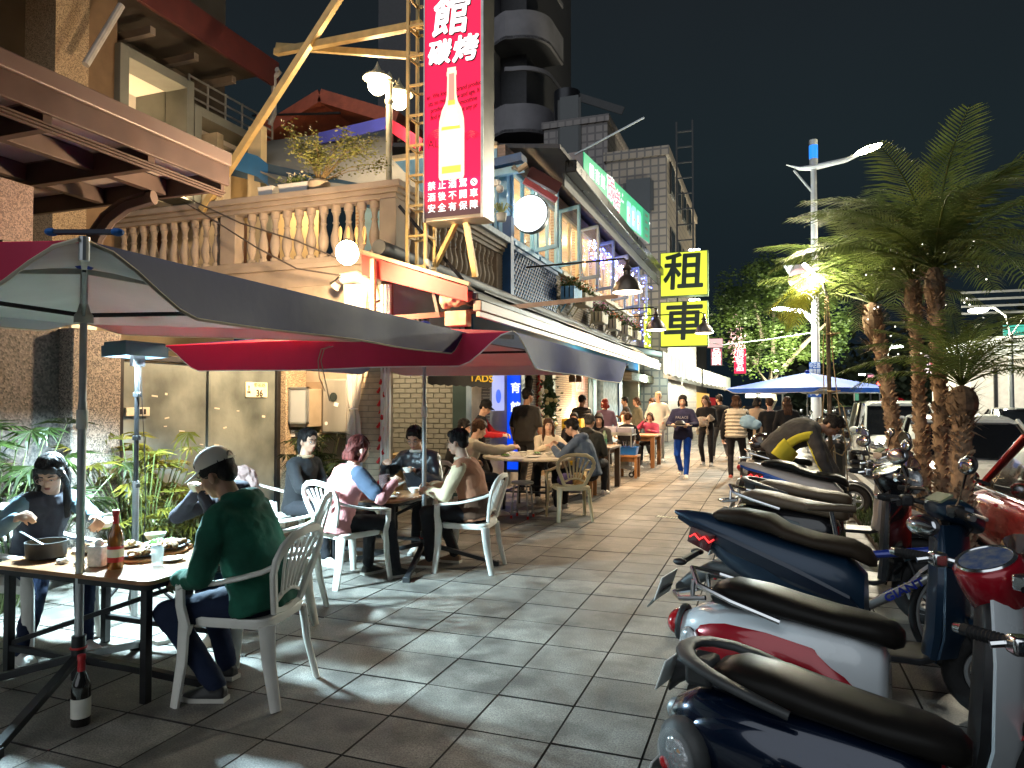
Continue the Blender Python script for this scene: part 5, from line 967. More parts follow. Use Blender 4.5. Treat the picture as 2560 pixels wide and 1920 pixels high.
# ================================================================ FLOODLIGHT ON STAND
fl = Vector((-4.15, 3.75, 1.84)); t = thing("floodlight_stand", "white floodlight on a telescopic stand behind the nearest table, aimed down at it", "floodlight", (fl.x, fl.y, 0))
MB().cap((0, 0, .0), (0, 0, .95), .022, n=12).obj("lower_pole", steel, t); MB().cap((0, 0, .9), (0, 0, 1.76), .016, n=12).obj("upper_pole", darkm, t)
for z in (.92, 1.25, 1.55): MB().box((0, 0, z), (.05, .03, .03)).obj("clamp", darkm, t, bevel=.003)
for k in range(3): a = k * 2.1 + .4; MB().bar((0, 0, .35), (math.cos(a) * .4, math.sin(a) * .4, .01), .02, .012).obj("leg", darkm, t)
aim = Vector((.04, .0, -1)).normalized(); e_ = aim.to_track_quat('-Z', 'Y').to_euler()
MB().box((-.02, .0, 1.89), (.34, .20, .05), rot=e_).obj("housing", mat("flood_blue_grey", (.10, .17, .22), .4, .4), t, bevel=.006); hd = Vector((-.02, 0, 1.89)) + aim * .027
MB().box(hd, (.31, .17, .004), rot=e_).obj("lens", glow("flood_lens", (.75, .93, 1), 26), t, 0)
for s_, d_ in (((.175, 0, 0), (.012, .21, .075)), ((-.175, 0, 0), (.012, .21, .075)), ((0, .105, 0), (.36, .012, .075)), ((0, -.105, 0), (.36, .012, .075))): MB().box(hd + e_.to_matrix() @ Vector(s_) + aim * .012, d_, rot=e_).obj("hood", mat("flood_blue_grey"), t)
MB().bar((0, 0, 1.75), (0, 0, 1.87), .03, .10).obj("yoke", darkm, t); MB().tube([(.02, 0, 1.8), (.05, .02, 1.2), (.06, .03, .8), (.04, .02, .3)], .004, 5).obj("lead", darkm, t)
lamp('SPOT', fl + Vector((-.02, 0, .03)) + aim * .09, 850, (.60, .88, 1.0), size=.10, aim=fl + aim * 4, spot=160, blend=.5)

# ================================================================ CHAIRS
def chair_mb():
    P = {}
    s = MB(); s.loft([[(x * q, y * q2 + .0, z) for x, y in [(.215 * math.copysign(abs(math.cos(a)) ** .35, math.cos(a)), .21 * math.copysign(abs(math.sin(a)) ** .35, math.sin(a))) for a in [2 * math.pi * i / 28 for i in range(28)]]] for z, q, q2 in ((.385, 1.0, 1.0), (.42, 1.03, 1.03), (.432, 1.0, 1.0), (.428, .93, .93), (.418, .6, .6))]); P['seat'] = s
    f = MB(); arch = [(-.13, -.205, .45), (-.175, -.225, .55), (-.228, -.25, .665), (-.235, -.27, .73), (-.205, -.29, .79), (-.13, -.305, .832), (0, -.312, .845), (.13, -.305, .832), (.205, -.29, .79), (.235, -.27, .73), (.228, -.25, .665), (.175, -.225, .55), (.13, -.205, .45)]
    nr = [Vector((0, -1, .2))] * 13; ribbon(f, arch, nr, .022, .014); ribbon(f, [(-.12, -.205, .50), (-.06, -.21, .53), (0, -.213, .54), (.06, -.21, .53), (.12, -.205, .50)], (0, -1, .2), .012, .010); ribbon(f, [(-.13, -.20, .455), (0, -.20, .435), (.13, -.20, .455)], (0, -1, .2), .018, .012); P['back_frame'] = f
    P['slats'] = []
    for k in range(6):
        a = (k - 2.5) / 2.5; m = MB(); ribbon(m, [(a * .075, -.212, .53 - abs(a) * .012), (a * .115, -.245, .66), (a * .165, -.285, .80 - abs(a) ** 2 * .03)], (0, -1, .2), .0105, .006, [.8, 1, 1.15]); P['slats'].append(m)
    P['arms'] = []; P['fl'] = []; P['rl'] = []
    for s in (-1, 1):
        m = MB(); ribbon(m, [(s * .225, -.255, .70), (s * .252, -.20, .675), (s * .275, -.10, .648), (s * .28, .02, .622), (s * .278, .13, .610), (s * .274, .20, .603), (s * .27, .225, .585)], (0, 0, 1), .026, .011, [.8, .9, 1, 1, 1, 1, .9]); P['arms'].append(m)
        m = MB(); ribbon(m, [(s * .27, .222, .60), (s * .262, .225, .50), (s * .245, .215, .41), (s * .245, .225, .22), (s * .262, .25, .0)], (s, .35, 0), .036, .014, [.75, .8, 1, .9, .7]); m.loft([[(s * (.19 + i * .02), .2 + .0, .385 - q * .05 * math.sin(i * .8)) for q in (0, 1)] + [(s * (.19 + i * .02), .225, .385 - q * .05 * math.sin(i * .8)) for q in (1, 0)] for i in range(3)]); P['fl'].append(m)
        m = MB(); ribbon(m, [(s * .19, -.195, .40), (s * .20, -.215, .22), (s * .222, -.265, .0)], (s * .7, -.7, 0), .036, .013, [1.1, .9, .7]); P['rl'].append(m)
    return P
def make_chair(lab, m_, seed=0):
    t = thing("plastic_armchair", lab, "chair", group="plastic garden armchairs"); P = chair_mb(); P['seat'].obj("seat", m_, t, 40); P['back_frame'].obj("back_frame", m_, t, 40)
    for q in P['slats']: q.obj("slat", m_, t, 40)
    for q in P['arms']: q.obj("armrest", m_, t, 40)
    for q in P['fl'] + P['rl']: q.obj("leg", m_, t, 40)
    return t
ch_w = mat("chair_resin_white", (.80, .78, .72), .38, 0, .10, 5, .08, 60); ch_c = mat("chair_resin_cream", (.66, .56, .34), .4, 0, .10, 5, .08, 60)
CH = make_chair("white plastic armchair in front, carrying the man in the green jacket", ch_w); CH.location = (-2.56, 3.04, 0); CH.rotation_euler = (0, 0, R(190 - 90))
CC = make_chair("cream plastic armchair standing empty with a bag on it by the round table", ch_c); CC.location = (-2.42, 8.85, 0); CC.rotation_euler = (0, 0, R(120 - 90))
def chair(x, y, face, lab, src=None): return dup(src or CH, (x, y, 0), R(face - 90), lab, group="plastic garden armchairs")
chair(-3.36, 5.17, 68, "white plastic armchair carrying the person in the pink sweatshirt"); chair(-2.56, 5.93, 186, "pale plastic armchair carrying the man in the brown and cream jacket")
chair(-3.22, 4.15, 205, "white plastic armchair lit brightly behind the green jacket"); chair(-4.45, 5.5, 8, "white plastic armchair with a mauve jacket over its back"); chair(-3.45, 6.75, 268, "white plastic armchair behind the diner in the black puffer jacket")
chair(-3.72, 2.95 + .55, 300, "white plastic armchair under the long haired diner at the nearest table") if False else chair(-4.25, 3.1, 8, "white plastic armchair under the long haired diner at the nearest table")
# jacket over chair back
t = thing("draped_jacket", "mauve grey jacket draped over the back of a white chair beside the gate", "jacket", (-4.78, 5.46, 0)); mb = MB(); mb.ell((0, 0, .78), (.09, .27, .10)); mb.ell((-.04, 0, .62), (.06, .27, .2)); mb.ell((.06, .05, .66), (.05, .22, .16)); mb.ell((-.05, -.2, .5), (.05, .08, .2)); mb.ell((-.06, .15, .5), (.05, .12, .18))
blob(mb, "cloth", mat("mauve_cloth", (.36, .24, .22), .85, 0, .25, 6, .3, 20), t, .014, 3, .07, .08)
# bag on the empty chair
t = thing("bag", "lumpy purple and tan bag lying on the empty cream chair", "bag", (-2.42, 8.85, .43)); mb = MB(); mb.ell((-.06, 0, .07), (.12, .12, .08)); blob(mb, "bag_body", mat("bag_purple", (.10, .06, .16), .6, 0, .4, 20), t, .012, 2, .03, .05); mb = MB(); mb.ell((.1, .02, .08), (.09, .1, .085)); blob(mb, "fur_part", mat("bag_tan", (.45, .28, .12), .9, 0, .4, 20), t, .012, 2, .04, .03)
# ================================================================ TABLES
wood_t = mat("table_wood", (.24, .11, .045), .3, 0, .35, 4, .1, 40, c2=(.36, .18, .08), stretch=(1, .15, 1))
def rect_table(lab, x0, x1, y0, y1, z, legs=True, m_=wood_t):
    cx, cy = (x0 + x1) / 2, (y0 + y1) / 2; t = thing("folding_table", lab, "table", (cx, cy, 0)); a, b = (x1 - x0) / 2, (y1 - y0) / 2; r_ = .06
    poly = [(sx * (a - r_) + r_ * math.cos(q), sy * (b - r_) + r_ * math.sin(q)) for sx, sy, q0 in ((1, 1, 0), (-1, 1, 90), (-1, -1, 180), (1, -1, 270)) for q in [R(q0 + 18 * i) for i in range(6)]]
    MB().prism(poly, (0, 0, z - .022), (1, 0, 0), (0, 1, 0), .022).obj("tabletop", m_, t, bevel=.004); MB().prism([(p[0] * .97, p[1] * .97) for p in poly], (0, 0, z - .05), (1, 0, 0), (0, 1, 0), .027).obj("apron", darkm, t)
    if legs:
        for sx in (-1, 1):
            for sy in (-1, 1): MB().bar((sx * (a - .08), sy * (b - .07), 0), (sx * (a - .08), sy * (b - .07), z - .05), .04, .04).obj("leg", darkm, t, bevel=.002)
        for sy in (-1, 1): MB().bar((-(a - .08), sy * (b - .07), .16), ((a - .08), sy * (b - .07), .16), .03, .03).obj("stretcher", darkm, t)
        MB().bar((-(a - .08), -(b - .07), .18), ((a - .08), (b - .07), z - .08), .025, .025).obj("brace", darkm, t)
    return t
TZ1 = .62
rect_table("brown wooden table nearest the camera, crowded with plates and a beer bottle", -4.0, -2.86, 2.66, 3.4, TZ1)
rect_table("brown wooden table under the second umbrella where four people eat", -3.88, -3.1, 5.55, 6.3, TZ1)
t = thing("round_table", "large round white topped table crowded with dishes under the awning", "table", (-3.2, 9.65, 0))
MB().lathe([(0, .70), (.70, .70), (.715, .71), (.715, .735), (.70, .742), (0, .742)], n=48).obj("tabletop", mat("table_white", (.6, .55, .46), .35, 0, .15, 4), t)
for k in range(4): a = R(45 + 90 * k); MB().bar((math.cos(a) * .45, math.sin(a) * .45, 0), (math.cos(a) * .42, math.sin(a) * .42, .70), .035, .035).obj("leg", darkm, t)
for k in range(4): a = R(45 + 90 * k); b = a + R(90); MB().bar((math.cos(a) * .44, math.sin(a) * .44, .25), (math.cos(b) * .44, math.sin(b) * .44, .25), .025, .025).obj("stretcher", darkm, t)
def stool(x, y, lab, h=.47, seat=None, red=True):
    t = thing("stool", lab, "stool", (x, y, 0)); MB().lathe([(0, h), (.14, h), (.15, h - .01), (.145, h - .03), (0, h - .03)], n=24).obj("seat", seat or steel, t)
    for k in range(4): a = R(45 + 90 * k); c, s = math.cos(a), math.sin(a); MB().tube([(c * .10, s * .10, h - .03), (c * .125, s * .125, h - .08), (c * .16, s * .16, .02)], .011, 8).obj("leg", steel, t); MB().cap((c * .16, s * .16, .0), (c * .16, s * .16, .04), .015).obj("foot_cap", mat("red_cap", (.6, .02, .02), .4) if red else rubber, t)
    return t
stool(-3.03, 8.72, "steel stool with red foot caps standing empty in front of the round table")
# wood table, bench, trolley, crates, far table
dw = mat("dark_wood", (.10, .06, .035), .5, 0, .3, 4, stretch=(1, 1, .15)); ow = mat("orange_wood", (.33, .15, .05), .5, 0, .3, 4, stretch=(1, 1, .15))
def wood_table(lab, x0, x1, y0, y1, z, m_, nm="wooden_table", cat="table", lw=.09):
    t = thing(nm, lab, cat, ((x0 + x1) / 2, (y0 + y1) / 2, 0)); a, b = (x1 - x0) / 2, (y1 - y0) / 2; MB().box((0, 0, z - .02), (2 * a, 2 * b, .04)).obj("top", m_, t, bevel=.004)
    for sx in (-1, 1):
        for sy in (-1, 1): MB().box((sx * (a - lw * .7), sy * (b - lw * .7), (z - .041) / 2), (lw, lw, z - .042)).obj("leg", m_, t, bevel=.003)
    MB().box((0, 0, z - .09), (2 * a - 2 * lw, 2 * b - 2 * lw, .08)).obj("apron", m_, t); return t
wood_table("dark wooden table with a green bottle on it beside the bench", -3.35, -2.5, 11.6, 12.6, .74, dw); wood_table("low orange wooden bench beside the cream chair", -3.2, -2.62, 10.9, 11.25, .42, ow, "bench", "bench", .06)
wood_table("brown wooden table in front of the girl in the pink top", -3.1, -2.45, 16.2, 17.3, .74, ow); wood_table("small pale table inside the painted brick alcove", -5.3, -4.75, 9.0, 9.5, .74, mat("pale_pine", (.5, .36, .18), .5)); wood_table("small wooden stool holding the blue basin", -2.85, -2.45, 13.9, 14.3, .45, ow, "stool", "stool", .05)
t = thing("service_trolley", "steel service trolley with clear tubs and an orange bin, on castors", "trolley", (-2.95, 14.3, 0))
for z in (.18, .5, .84): MB().box((0, 0, z), (.75, .48, .02)).obj("shelf", steel, t); MB().box((0, -.24, z + .03), (.75, .01, .05)).obj("shelf_lip", steel, t)
for sx in (-1, 1):
    for sy in (-1, 1): MB().cap((sx * .35, sy * .22, .1), (sx * .35, sy * .22, .95), .014).obj("upright", steel, t); MB().torus((sx * .35, sy * .22, .055), .04, .016, (0, 1, 0), 18, 6).obj("castor", rubber, t)
MB().box((-.15, 0, .93), (.36, .34, .14)).obj("clear_tub", glass("tub_plastic", (.5, .48, .6), .15, .7), t, bevel=.01); MB().box((.2, 0, .93), (.28, .34, .12)).obj("grey_tub", mat("grey_tub", (.25, .24, .3), .4), t, bevel=.01); MB().box((-.1, 0, .60), (.2, .25, .16)).obj("orange_bin", mat("orange_bin", (.6, .25, .03), .4), t, bevel=.01); MB().box((.18, 0, .28), (.25, .3, .15)).obj("steel_tray", steel, t, bevel=.01)
t = thing("blue_basin", "blue plastic basin of cutlery standing on a small wooden stool", "basin", (-2.65, 14.1, .451)); MB().loft([[(sx * .18 * q, sy * .14 * q, z) for sx, sy in ((-1, -1), (1, -1), (1, 1), (-1, 1))] for z, q in ((0, .85), (.15, 1), (.16, 1.05), (.15, .95), (.02, .8))]).obj("tub", mat("basin_blue", (.01, .16, .6), .35), t, bevel=.006)
for k in range(9): a = k * .7; MB().bar((.06 * math.cos(a), .05 * math.sin(a), .03), (.13 * math.cos(a), .10 * math.sin(a), .27), .012, .006).obj("cutlery", chrome, t)
for k in range(3):
    t = thing("yellow_crate", ["bottom yellow plastic crate of the stack by the seated diners", "middle yellow plastic crate of the stack by the seated diners", "top yellow plastic crate of the stack by the seated diners"][k], "crate", (-3.55, 13.2, .3 * k + .3), group="stacked yellow crates"); cm = MB(); ym = mat("crate_yellow", (.75, .50, .02), .45)
    cm.box((0, 0, .01), (.38, .3, .02)); [cm.box((sx * .185, 0, .15), (.012, .3, .26)) for sx in (-1, 1)]; [cm.box((0, sy * .145, .15), (.36, .012, .26)) for sy in (-1, 1)]; cm.obj("shell", ym, t, bevel=.004)
    for z in (.06, .15, .24): MB().box((0, -.156, z), (.36, .01, .02)).obj("rib", ym, t)
tag(MB().bb((-3.75, 13.0, 0), (-3.35, 13.4, .298)).obj("crate_base", darkm), "dark low box under the yellow crates", "box")
# ================================================================ TABLEWARE
por = mat("porcelain", (.78, .78, .74), .15, 0, .05, 5, coat=.3); plank = mat("serving_wood", (.28, .13, .05), .4, 0, .3, 10); food = mat("food_brown", (.20, .08, .02), .5, 0, .6, 40, .5, 60, c2=(.45, .25, .08)); greens = mat("food_greens", (.08, .20, .02), .5, 0, .6, 40, .5, 60); bott = mat("beer_glass_brown", (.22, .07, .01), .06, 0, .2, 4, coat=.6, trans=.35); redf = mat("beer_label_red", (.45, .01, .015), .35)
def plate(p, r, lab, f=None, wood=False, cat="plate", nm="plate"):
    t = thing(nm, lab, cat, p)
    if wood: MB().lathe([(0, 0), (r, 0), (r * 1.04, .008), (r * 1.04, .016), (r * .98, .02), (0, .02)], n=32).obj("wooden_base", plank, t)
    z = .021 if wood else 0; q = .9 if wood else 1
    MB().lathe([(0, z), (r * .55 * q, z), (r * q, z + .015), (r * q, z + .018), (r * .55 * q, z + .005), (0, z + .004)], n=32).obj("dish", por if not wood else darkm, t)
    if f:
        mb = MB(); [mb.ell((random.gauss(0, r * .3), random.gauss(0, r * .3), z + .015 + random.random() * .012), (random.uniform(.01, .024),) * 2 + (.012,), 6, 4, rot=Euler((random.random(), random.random(), 0))) for _ in range(26)]; mb.obj("food", f, t)
    return t
def bowl(p, r, lab, f=None):
    t = thing("bowl", lab, "bowl", p); MB().lathe([(0, 0), (r * .45, 0), (r * .48, r * .08), (r * .8, r * .42), (r, r * .82), (r * .96, r * .82), (r * .75, r * .44), (r * .4, r * .14), (0, r * .12)], n=28).obj("shell", por, t)
    if f: MB().lathe([(0, r * .5), (r * .78, r * .5), (0, r * .56)], n=20).obj("soup", f, t)
    return t
def bottle(p, lab, m_=bott, lm=redf, s=1.0):
    t = thing("beer_bottle", lab, "bottle", p, 0); t.scale = (s,) * 3
    MB().lathe([(0, .0), (.035, 0), (.0375, .006), (.0375, .155), (.035, .175), (.022, .205), (.0145, .225), (.0135, .27), (.0155, .272), (.0155, .29), (0, .29)], n=24).obj("glass", m_, t)
    MB().lathe([(.0377, .035), (.0379, .035), (.0379, .115), (.0377, .115)], n=24).obj("label", lm, t, fix=False); MB().lathe([(.0382, .06), (.0383, .06), (.0383, .10), (.0382, .10)], n=24).obj("label_band", mat("label_white_paper", (.7, .68, .6), .5), t, fix=False)
    MB().lathe([(.0148, .225), (.0152, .225), (.0145, .268), (.0165, .272), (.0165, .292), (0, .293)], n=16).obj("neck_foil", redf, t, fix=False); return t
def T1(px, py, z=TZ1): p = G(px, py, z); p.z = z + .001; return p
bottle(T1(249, 1228), "brown beer bottle with a red and white label standing on the nearest table", s=1.05)
bottle(G(174, 1565, 0) + Vector((0, 0, .001)), "dark beer bottle with a white label standing on the paving under the nearest table", m_=mat("bottle_dark", (.012, .01, .008), .08, coat=.6), lm=mat("label_white_paper"), s=1.1)
t = thing("cooking_pot", "black cast iron pot with a spoon at the left of the nearest table", "pot", T1(100, 1205)); MB().lathe([(0, 0), (.085, 0), (.10, .01), (.105, .09), (.108, .095), (.10, .095), (.095, .015), (0, .012)], n=32).obj("pot_body", mat("cast_iron", (.02, .02, .02), .5, .3, .3, 30), t); MB().lathe([(0, .06), (.098, .06), (0, .065)], n=24).obj("stew", food, t); ribbon(MB(), [(-.02, 0, .07), (-.10, -.02, .11), (-.17, -.03, .14)], (0, 0, 1), .01, .003).obj("spoon", chrome, t)
t = thing("tissue_pack", "white square pack of tissues beside the beer bottle", "tissue pack", T1(214, 1222)); MB().box((0, 0, .055), (.085, .085, .11), rz=.3).obj("pack", mat("tissue_pack_print", (.7, .68, .62), .4, 0, .3, 40, c2=(.75, .7, .66)), t, bevel=.008); MB().ell((0, 0, .115), (.03, .02, .03)).obj("tissue", whitep, t)
plate(T1(303, 1210), .10, "round wooden platter of grilled meat nearest the beer bottle", food, True); plate(T1(356, 1193), .12, "wooden platter of meat with purple garnish", food, True, nm="plate"); plate(T1(372, 1212), .065, "small blue lit empty plate by the man in the cap"); plate(T1(355, 1178), .11, "oval dish of green salad in the middle of the nearest table", greens); plate(T1(205, 1190), .12, "shallow white dish beside the umbrella pole", None); plate(T1(270, 1182), .085, "white dish of sauce behind the beer bottle", food); plate(T1(385, 1185), .075, "small plate of peanuts by the green jacket", food, True)
bowl(T1(335, 1170), .065, "white rice bowl standing at the far edge of the nearest table")
t = thing("water_glass", "clear tumbler beside the wooden platter", "glass", T1(340, 1222)); MB().lathe([(0, 0), (.028, 0), (.034, .10), (.032, .10), (.026, .01), (0, .01)], n=24).obj("tumbler", glass("tumbler_glass", (.8, .9, .92), .03, .35), t)
for k, (a, b, lab) in enumerate((((276, 1233), (298, 1241), "pair of blue lit chopsticks lying at the table corner"), ((290, 1230), (312, 1237), "spoon lying beside the chopsticks"))): tag(MB().cap(T1(*a) + Vector((0, 0, .005)), T1(*b) + Vector((0, 0, .005)), .003, n=6).obj("chopsticks" if k == 0 else "spoon", steel), lab, "cutlery")
for k, (px, py) in enumerate(((132, 1218), (170, 1222))): t = thing("crumpled_tissue", ["crumpled white tissue beside the cooking pot", "crumpled tissue between the pot and the tissue pack"][k], "tissue", T1(px, py)); mb = MB(); mb.ell((0, 0, .012), (.03, .02, .013)); mb.ell((.015, .01, .015), (.016, .02, .014)); blob(mb, "paper", whitep, t, .004, 0, .02, .015)
def T2(x, y, z=TZ1): return Vector((x, y, z + .001))
plate(T2(-3.42, 5.9), .13, "large white platter of fried food on the middle table", food); plate(T2(-3.7, 5.8), .08, "small plate on the left of the middle table", food); bowl(T2(-3.25, 6.15), .06, "white bowl at the right of the middle table"); plate(T2(-3.25, 5.72), .07, "small side plate near the middle table's front corner")
t = thing("glass_jug", "dark drinks glass on the middle table", "glass", T2(-3.55, 6.1)); MB().lathe([(0, 0), (.045, 0), (.055, .17), (.05, .17), (.04, .01), (0, .01)], n=24).obj("tumbler", glass("dark_tumbler", (.15, .1, .1), .05, .7), t)
labs = ["dish of fried food near the cream jacket", "white platter in the middle of the round table", "plate of vegetables on the round table", "small sauce dish on the round table", "plate of dumplings near the blue hoodie", "dish of noodles by the woman in white", "half eaten dish at the back of the round table"]
for k in range(7): a = k * .95 + .3; rr = .12 if k == 1 else .47; plate(Vector((-3.2 + rr * math.cos(a), 9.65 + rr * math.sin(a), .743)), random.uniform(.07, .12), labs[k], [food, greens, None][k % 3])
for k in range(5): a = k * 1.3 + .7; bowl(Vector((-3.2 + .3 * math.cos(a), 9.65 + .3 * math.sin(a), .743)), .055, ["white bowl at the front of the round table", "white bowl on the left of the round table", "white bowl near the man in the cream jacket", "white bowl by the blue hoodie on the round table", "white bowl at the back of the round table"][k], food if k % 2 else None)
t = thing("drink_bottle", "green soft drink bottle on the dark wooden table", "bottle", (-2.62, 11.75, .741)); MB().lathe([(0, 0), (.04, 0), (.042, .1), (.036, .12), (.042, .15), (.04, .2), (.015, .26), (.015, .28), (0, .28)], n=18).obj("bottle_body", mat("green_tea_bottle", (.35, .5, .3), .15), t); MB().lathe([(.0425, .05), (.043, .05), (.043, .14), (.0425, .14)], n=18).obj("label", mat("label_green", (.1, .35, .2), .4), t, fix=False)
# ================================================================ PEOPLE
def cloth(name, c=(.1, .1, .1), var=.12, rough=.85, c2=None): return mat("cloth_" + name, c, rough, 0, var, 7, .25, 45, c2=c2, sheen=.03, spec=.25)
def hair_m(name, c): return mat("hair_" + name, c, .62, 0, .45, 60, .5, 120, stretch=(1, 1, .12), spec=.25)
HB = hair_m("black", (.012, .010, .010)); HBR = hair_m("brown", (.06, .028, .015)); HR = hair_m("auburn", (.09, .018, .014)); HBL = hair_m("blond", (.62, .50, .30)); HRED = hair_m("red", (.25, .03, .02))
skins = [skin, mat("skin_light", (.60, .38, .28), .5, 0, .06, 14, .05, 300, spec=.4), mat("skin_tan", (.42, .235, .15), .5, 0, .08, 14, .05, 300, spec=.4)]
lipm = mat("lips", (.42, .13, .11), .4); eyem = mat("eye_dark", (.02, .014, .012), .15); eyew = mat("eye_white", (.65, .62, .58), .3)
def ik(a, t, l1, l2, pole):
    a = Vector(a); t = Vector(t); d = t - a; L = min(d.length, (l1 + l2) * .995); d.normalize(); t = a + d * L
    x = (l1 * l1 - l2 * l2 + L * L) / (2 * L); h = math.sqrt(max(0, l1 * l1 - x * x)); p = Vector(pole); p = p - d * p.dot(d)
    if p.length < 1e-4: p = Vector((0, 1, 0))
    return a + d * x + p.normalized() * h, t
def person(lab, x, y, face, sit=None, s=1.0, lean=4, side=0, hyaw=0, hpitch=5, lh=None, rh=None, lf=None, rf=None, top=None, pants=None, shoe=None, hair='short', hm=None, bulk=1.0, lod=1, sk=0, glasses=None, cap=None, sleeve=None, hood=False, collar=None, z=0, quilt=False, hem=0.0, slv=1.0, wide=1.0, hipz=None, pole=None, curl=.6, ponytail=False, apron=None):
    hm = hm or HB; top = top or cloth("black", (.02, .02, .022)); pants = pants or cloth("trousers_black", (.016, .016, .02)); shoe = shoe or mat("shoe_white", (.6, .58, .54), .5); SK = skins[sk]
    t = thing("person", lab, "person", (x, y, z), R(face - 90)); vb = (.0065, .009, .013)[lod]; vt = (.011, .014, .02)[lod]
    hz = (hipz if hipz else (sit + .095 if sit is not None else .90 * s)); p0 = Vector((0, -.02 if sit is None else -.06, hz)); TL = .47 * s
    # spine
    sp = [p0]; N = 8; dirs = []
    for i in range(N + 1):
        a = R(lean * (.45 + .75 * i / N)); b = R(side * i / N); d = Vector((math.sin(b), math.sin(a), math.cos(a))).normalized(); dirs.append(d)
        if i < N: sp.append(sp[-1] + d * TL / N)
    def S(tt):
        i = max(0, min(N - 1, int(tt * N))); f = tt * N - i; return sp[i].lerp(sp[i + 1], f), dirs[min(N, max(0, i))]
    Xr = Vector((1, 0, 0))
    def ring(tt, rx, ry, k=20, yo=0):
        c, d = S(tt); u = (Xr - d * Xr.dot(d)).normalized(); v = d.cross(u); c = c + v * yo
        return [c + u * rx * math.copysign(abs(math.cos(q)) ** .85, math.cos(q)) + v * ry * math.sin(q) for q in [2 * math.pi * j / k for j in range(k)]]
    c88, d88 = S(.87); neck, dn = S(1.0); sw = .165 * s * (wide ** .5)
    sh = {q: c88 + Xr * q * sw for q in (-1, 1)}
    # legs
    TH, SHN = .425 * s, .42 * s; hip = {q: p0 + Vector((q * .09 * s, 0, -.02)) for q in (-1, 1)}; ft = {-1: lf, 1: rf}; kn = {}; an = {}
    for q in (-1, 1):
        T_ = ft[q]
        if T_ is None: T_ = (q * .11, .02, 0) if sit is None else (q * .13, .38, 0)
        kn[q], an[q] = ik(hip[q], Vector(T_) + Vector((0, 0, .085)), TH, SHN, (q * .15, 1, .3))
    # head frame
    hr = Euler((R(-(hpitch + lean * .25)), 0, R(hyaw)), 'ZYX'); Hm = (Matrix.Rotation(R(hyaw), 3, 'Z') @ Matrix.Rotation(R(-(hpitch)), 3, 'X'))
    nt_ = neck + dn * .055 * s + Vector((0, .0, .02)); hc = nt_ + Hm @ Vector((0, .022, .10)) * s
    def hp(v): return hc + Hm @ Vector(v) * s
    def hs(v): return [k * s for k in v]
    # arms
    UA, FA = .275 * s, .25 * s; tg = {-1: lh, 1: rh}; el = {}; wr = {}
    for q in (-1, 1):
        T_ = tg[q]
        if T_ == 'mouth': T_ = hp((q * .075, .13, -.10)) - Vector((0, 0, .02))
        if T_ is None: T_ = (q * .26 * s, .06, sh[q].z - .50 * s) if sit is None else (q * .12, .30, (sit or .42) + .20)
        el[q], wr[q] = ik(sh[q], T_, UA, FA, (pole or {}).get(q, (q * .8, -.5, -.9)))
    # ---- body: one continuous surface
    b = MB(); E_ = lambda c, r: b.ell(hp(c), hs(r), 14, 10, Hm)
    E_((0, -.012, .03), (.074, .09, .082)); E_((0, .022, -.03), (.060, .064, .075)); E_((0, .044, -.083), (.034, .032, .026)); E_((.033, .046, -.03), (.026, .025, .032)); E_((-.033, .046, -.03), (.026, .025, .032)); E_((0, .066, .022), (.046, .016, .012)); E_((0, .079, -.062), (.021, .010, .012))
    b.cap(hp((0, .080, .004)), hp((0, .097, -.034)), .0075 * s, .0115 * s, 8, True); E_((.009, .088, -.036), (.008, .008, .007)); E_((-.009, .088, -.036), (.008, .008, .007))
    for q in (-1, 1): E_((q * .076, -.006, -.018), (.010, .018, .029))
    b.cap(hp((0, -.015, -.05)), neck - dn * .06, .050 * s, .058 * s, 12, True)
    b.tube([neck - dn * .03, S(.7)[0], S(.4)[0], S(0)[0]], [.06, .07, .07, .06], 10)
    for q in (-1, 1):
        b.cap(c88, sh[q], .05, .045, 8, True); b.cap(sh[q], el[q], .034 * s, .033 * s, 8, True); b.cap(el[q], wr[q], .036 * s, .025 * s, 8, True)
        fd = (wr[q] - el[q]).normalized(); dnv = Vector((0, 0, -1)); dnv = (dnv - fd * dnv.dot(fd)); dnv = dnv.normalized() if dnv.length > .1 else Vector((0, 1, 0)); pn = (dnv * .75 + Vector((-q * .65, 0, 0))); pn = (pn - fd * pn.dot(fd)).normalized(); sd = fd.cross(pn).normalized() * q
        if lod < 2:
            pc = wr[q] + fd * .045 * s; Mx = Matrix((sd, fd, pn)).transposed(); b.ell(pc, (.038 * s, .052 * s, .016 * s), 10, 8, Mx); b.cap(wr[q] - fd * .01, pc, .024 * s, .02 * s, 8, True)
            for k in range(4):
                o = (k - 1.5) * .0195 * s; L1 = (.040, .046, .043, .034)[k] * s; rr = .0088 * s; base = pc + fd * .038 * s + sd * -o; c_ = R(25 + 45 * curl); d1 = (fd * math.cos(c_) + pn * math.sin(c_)); c2 = R(45 + 75 * curl); d2 = (fd * math.cos(c2) + pn * math.sin(c2)); b.cap(pc + sd * -o * .8, base, rr * 1.1, rr, 6, True); b.cap(base, base + d1 * L1, rr, rr * .92, 6, True); b.cap(base + d1 * L1, base + d1 * L1 + d2 * L1 * .85, rr * .92, rr * .8, 6, True)
            tb = wr[q] + fd * .018 * s + sd * .026 * s * 1; d1 = (fd * .7 + sd * .65 + pn * .35).normalized(); d2 = (fd * .85 + sd * .1 + pn * .6).normalized(); b.cap(tb - sd * .015, tb + d1 * .035 * s, .0115 * s, .0105 * s, 6, True); b.cap(tb + d1 * .035 * s, tb + d1 * .035 * s + d2 * .030 * s, .0105 * s, .0085 * s, 6, True)
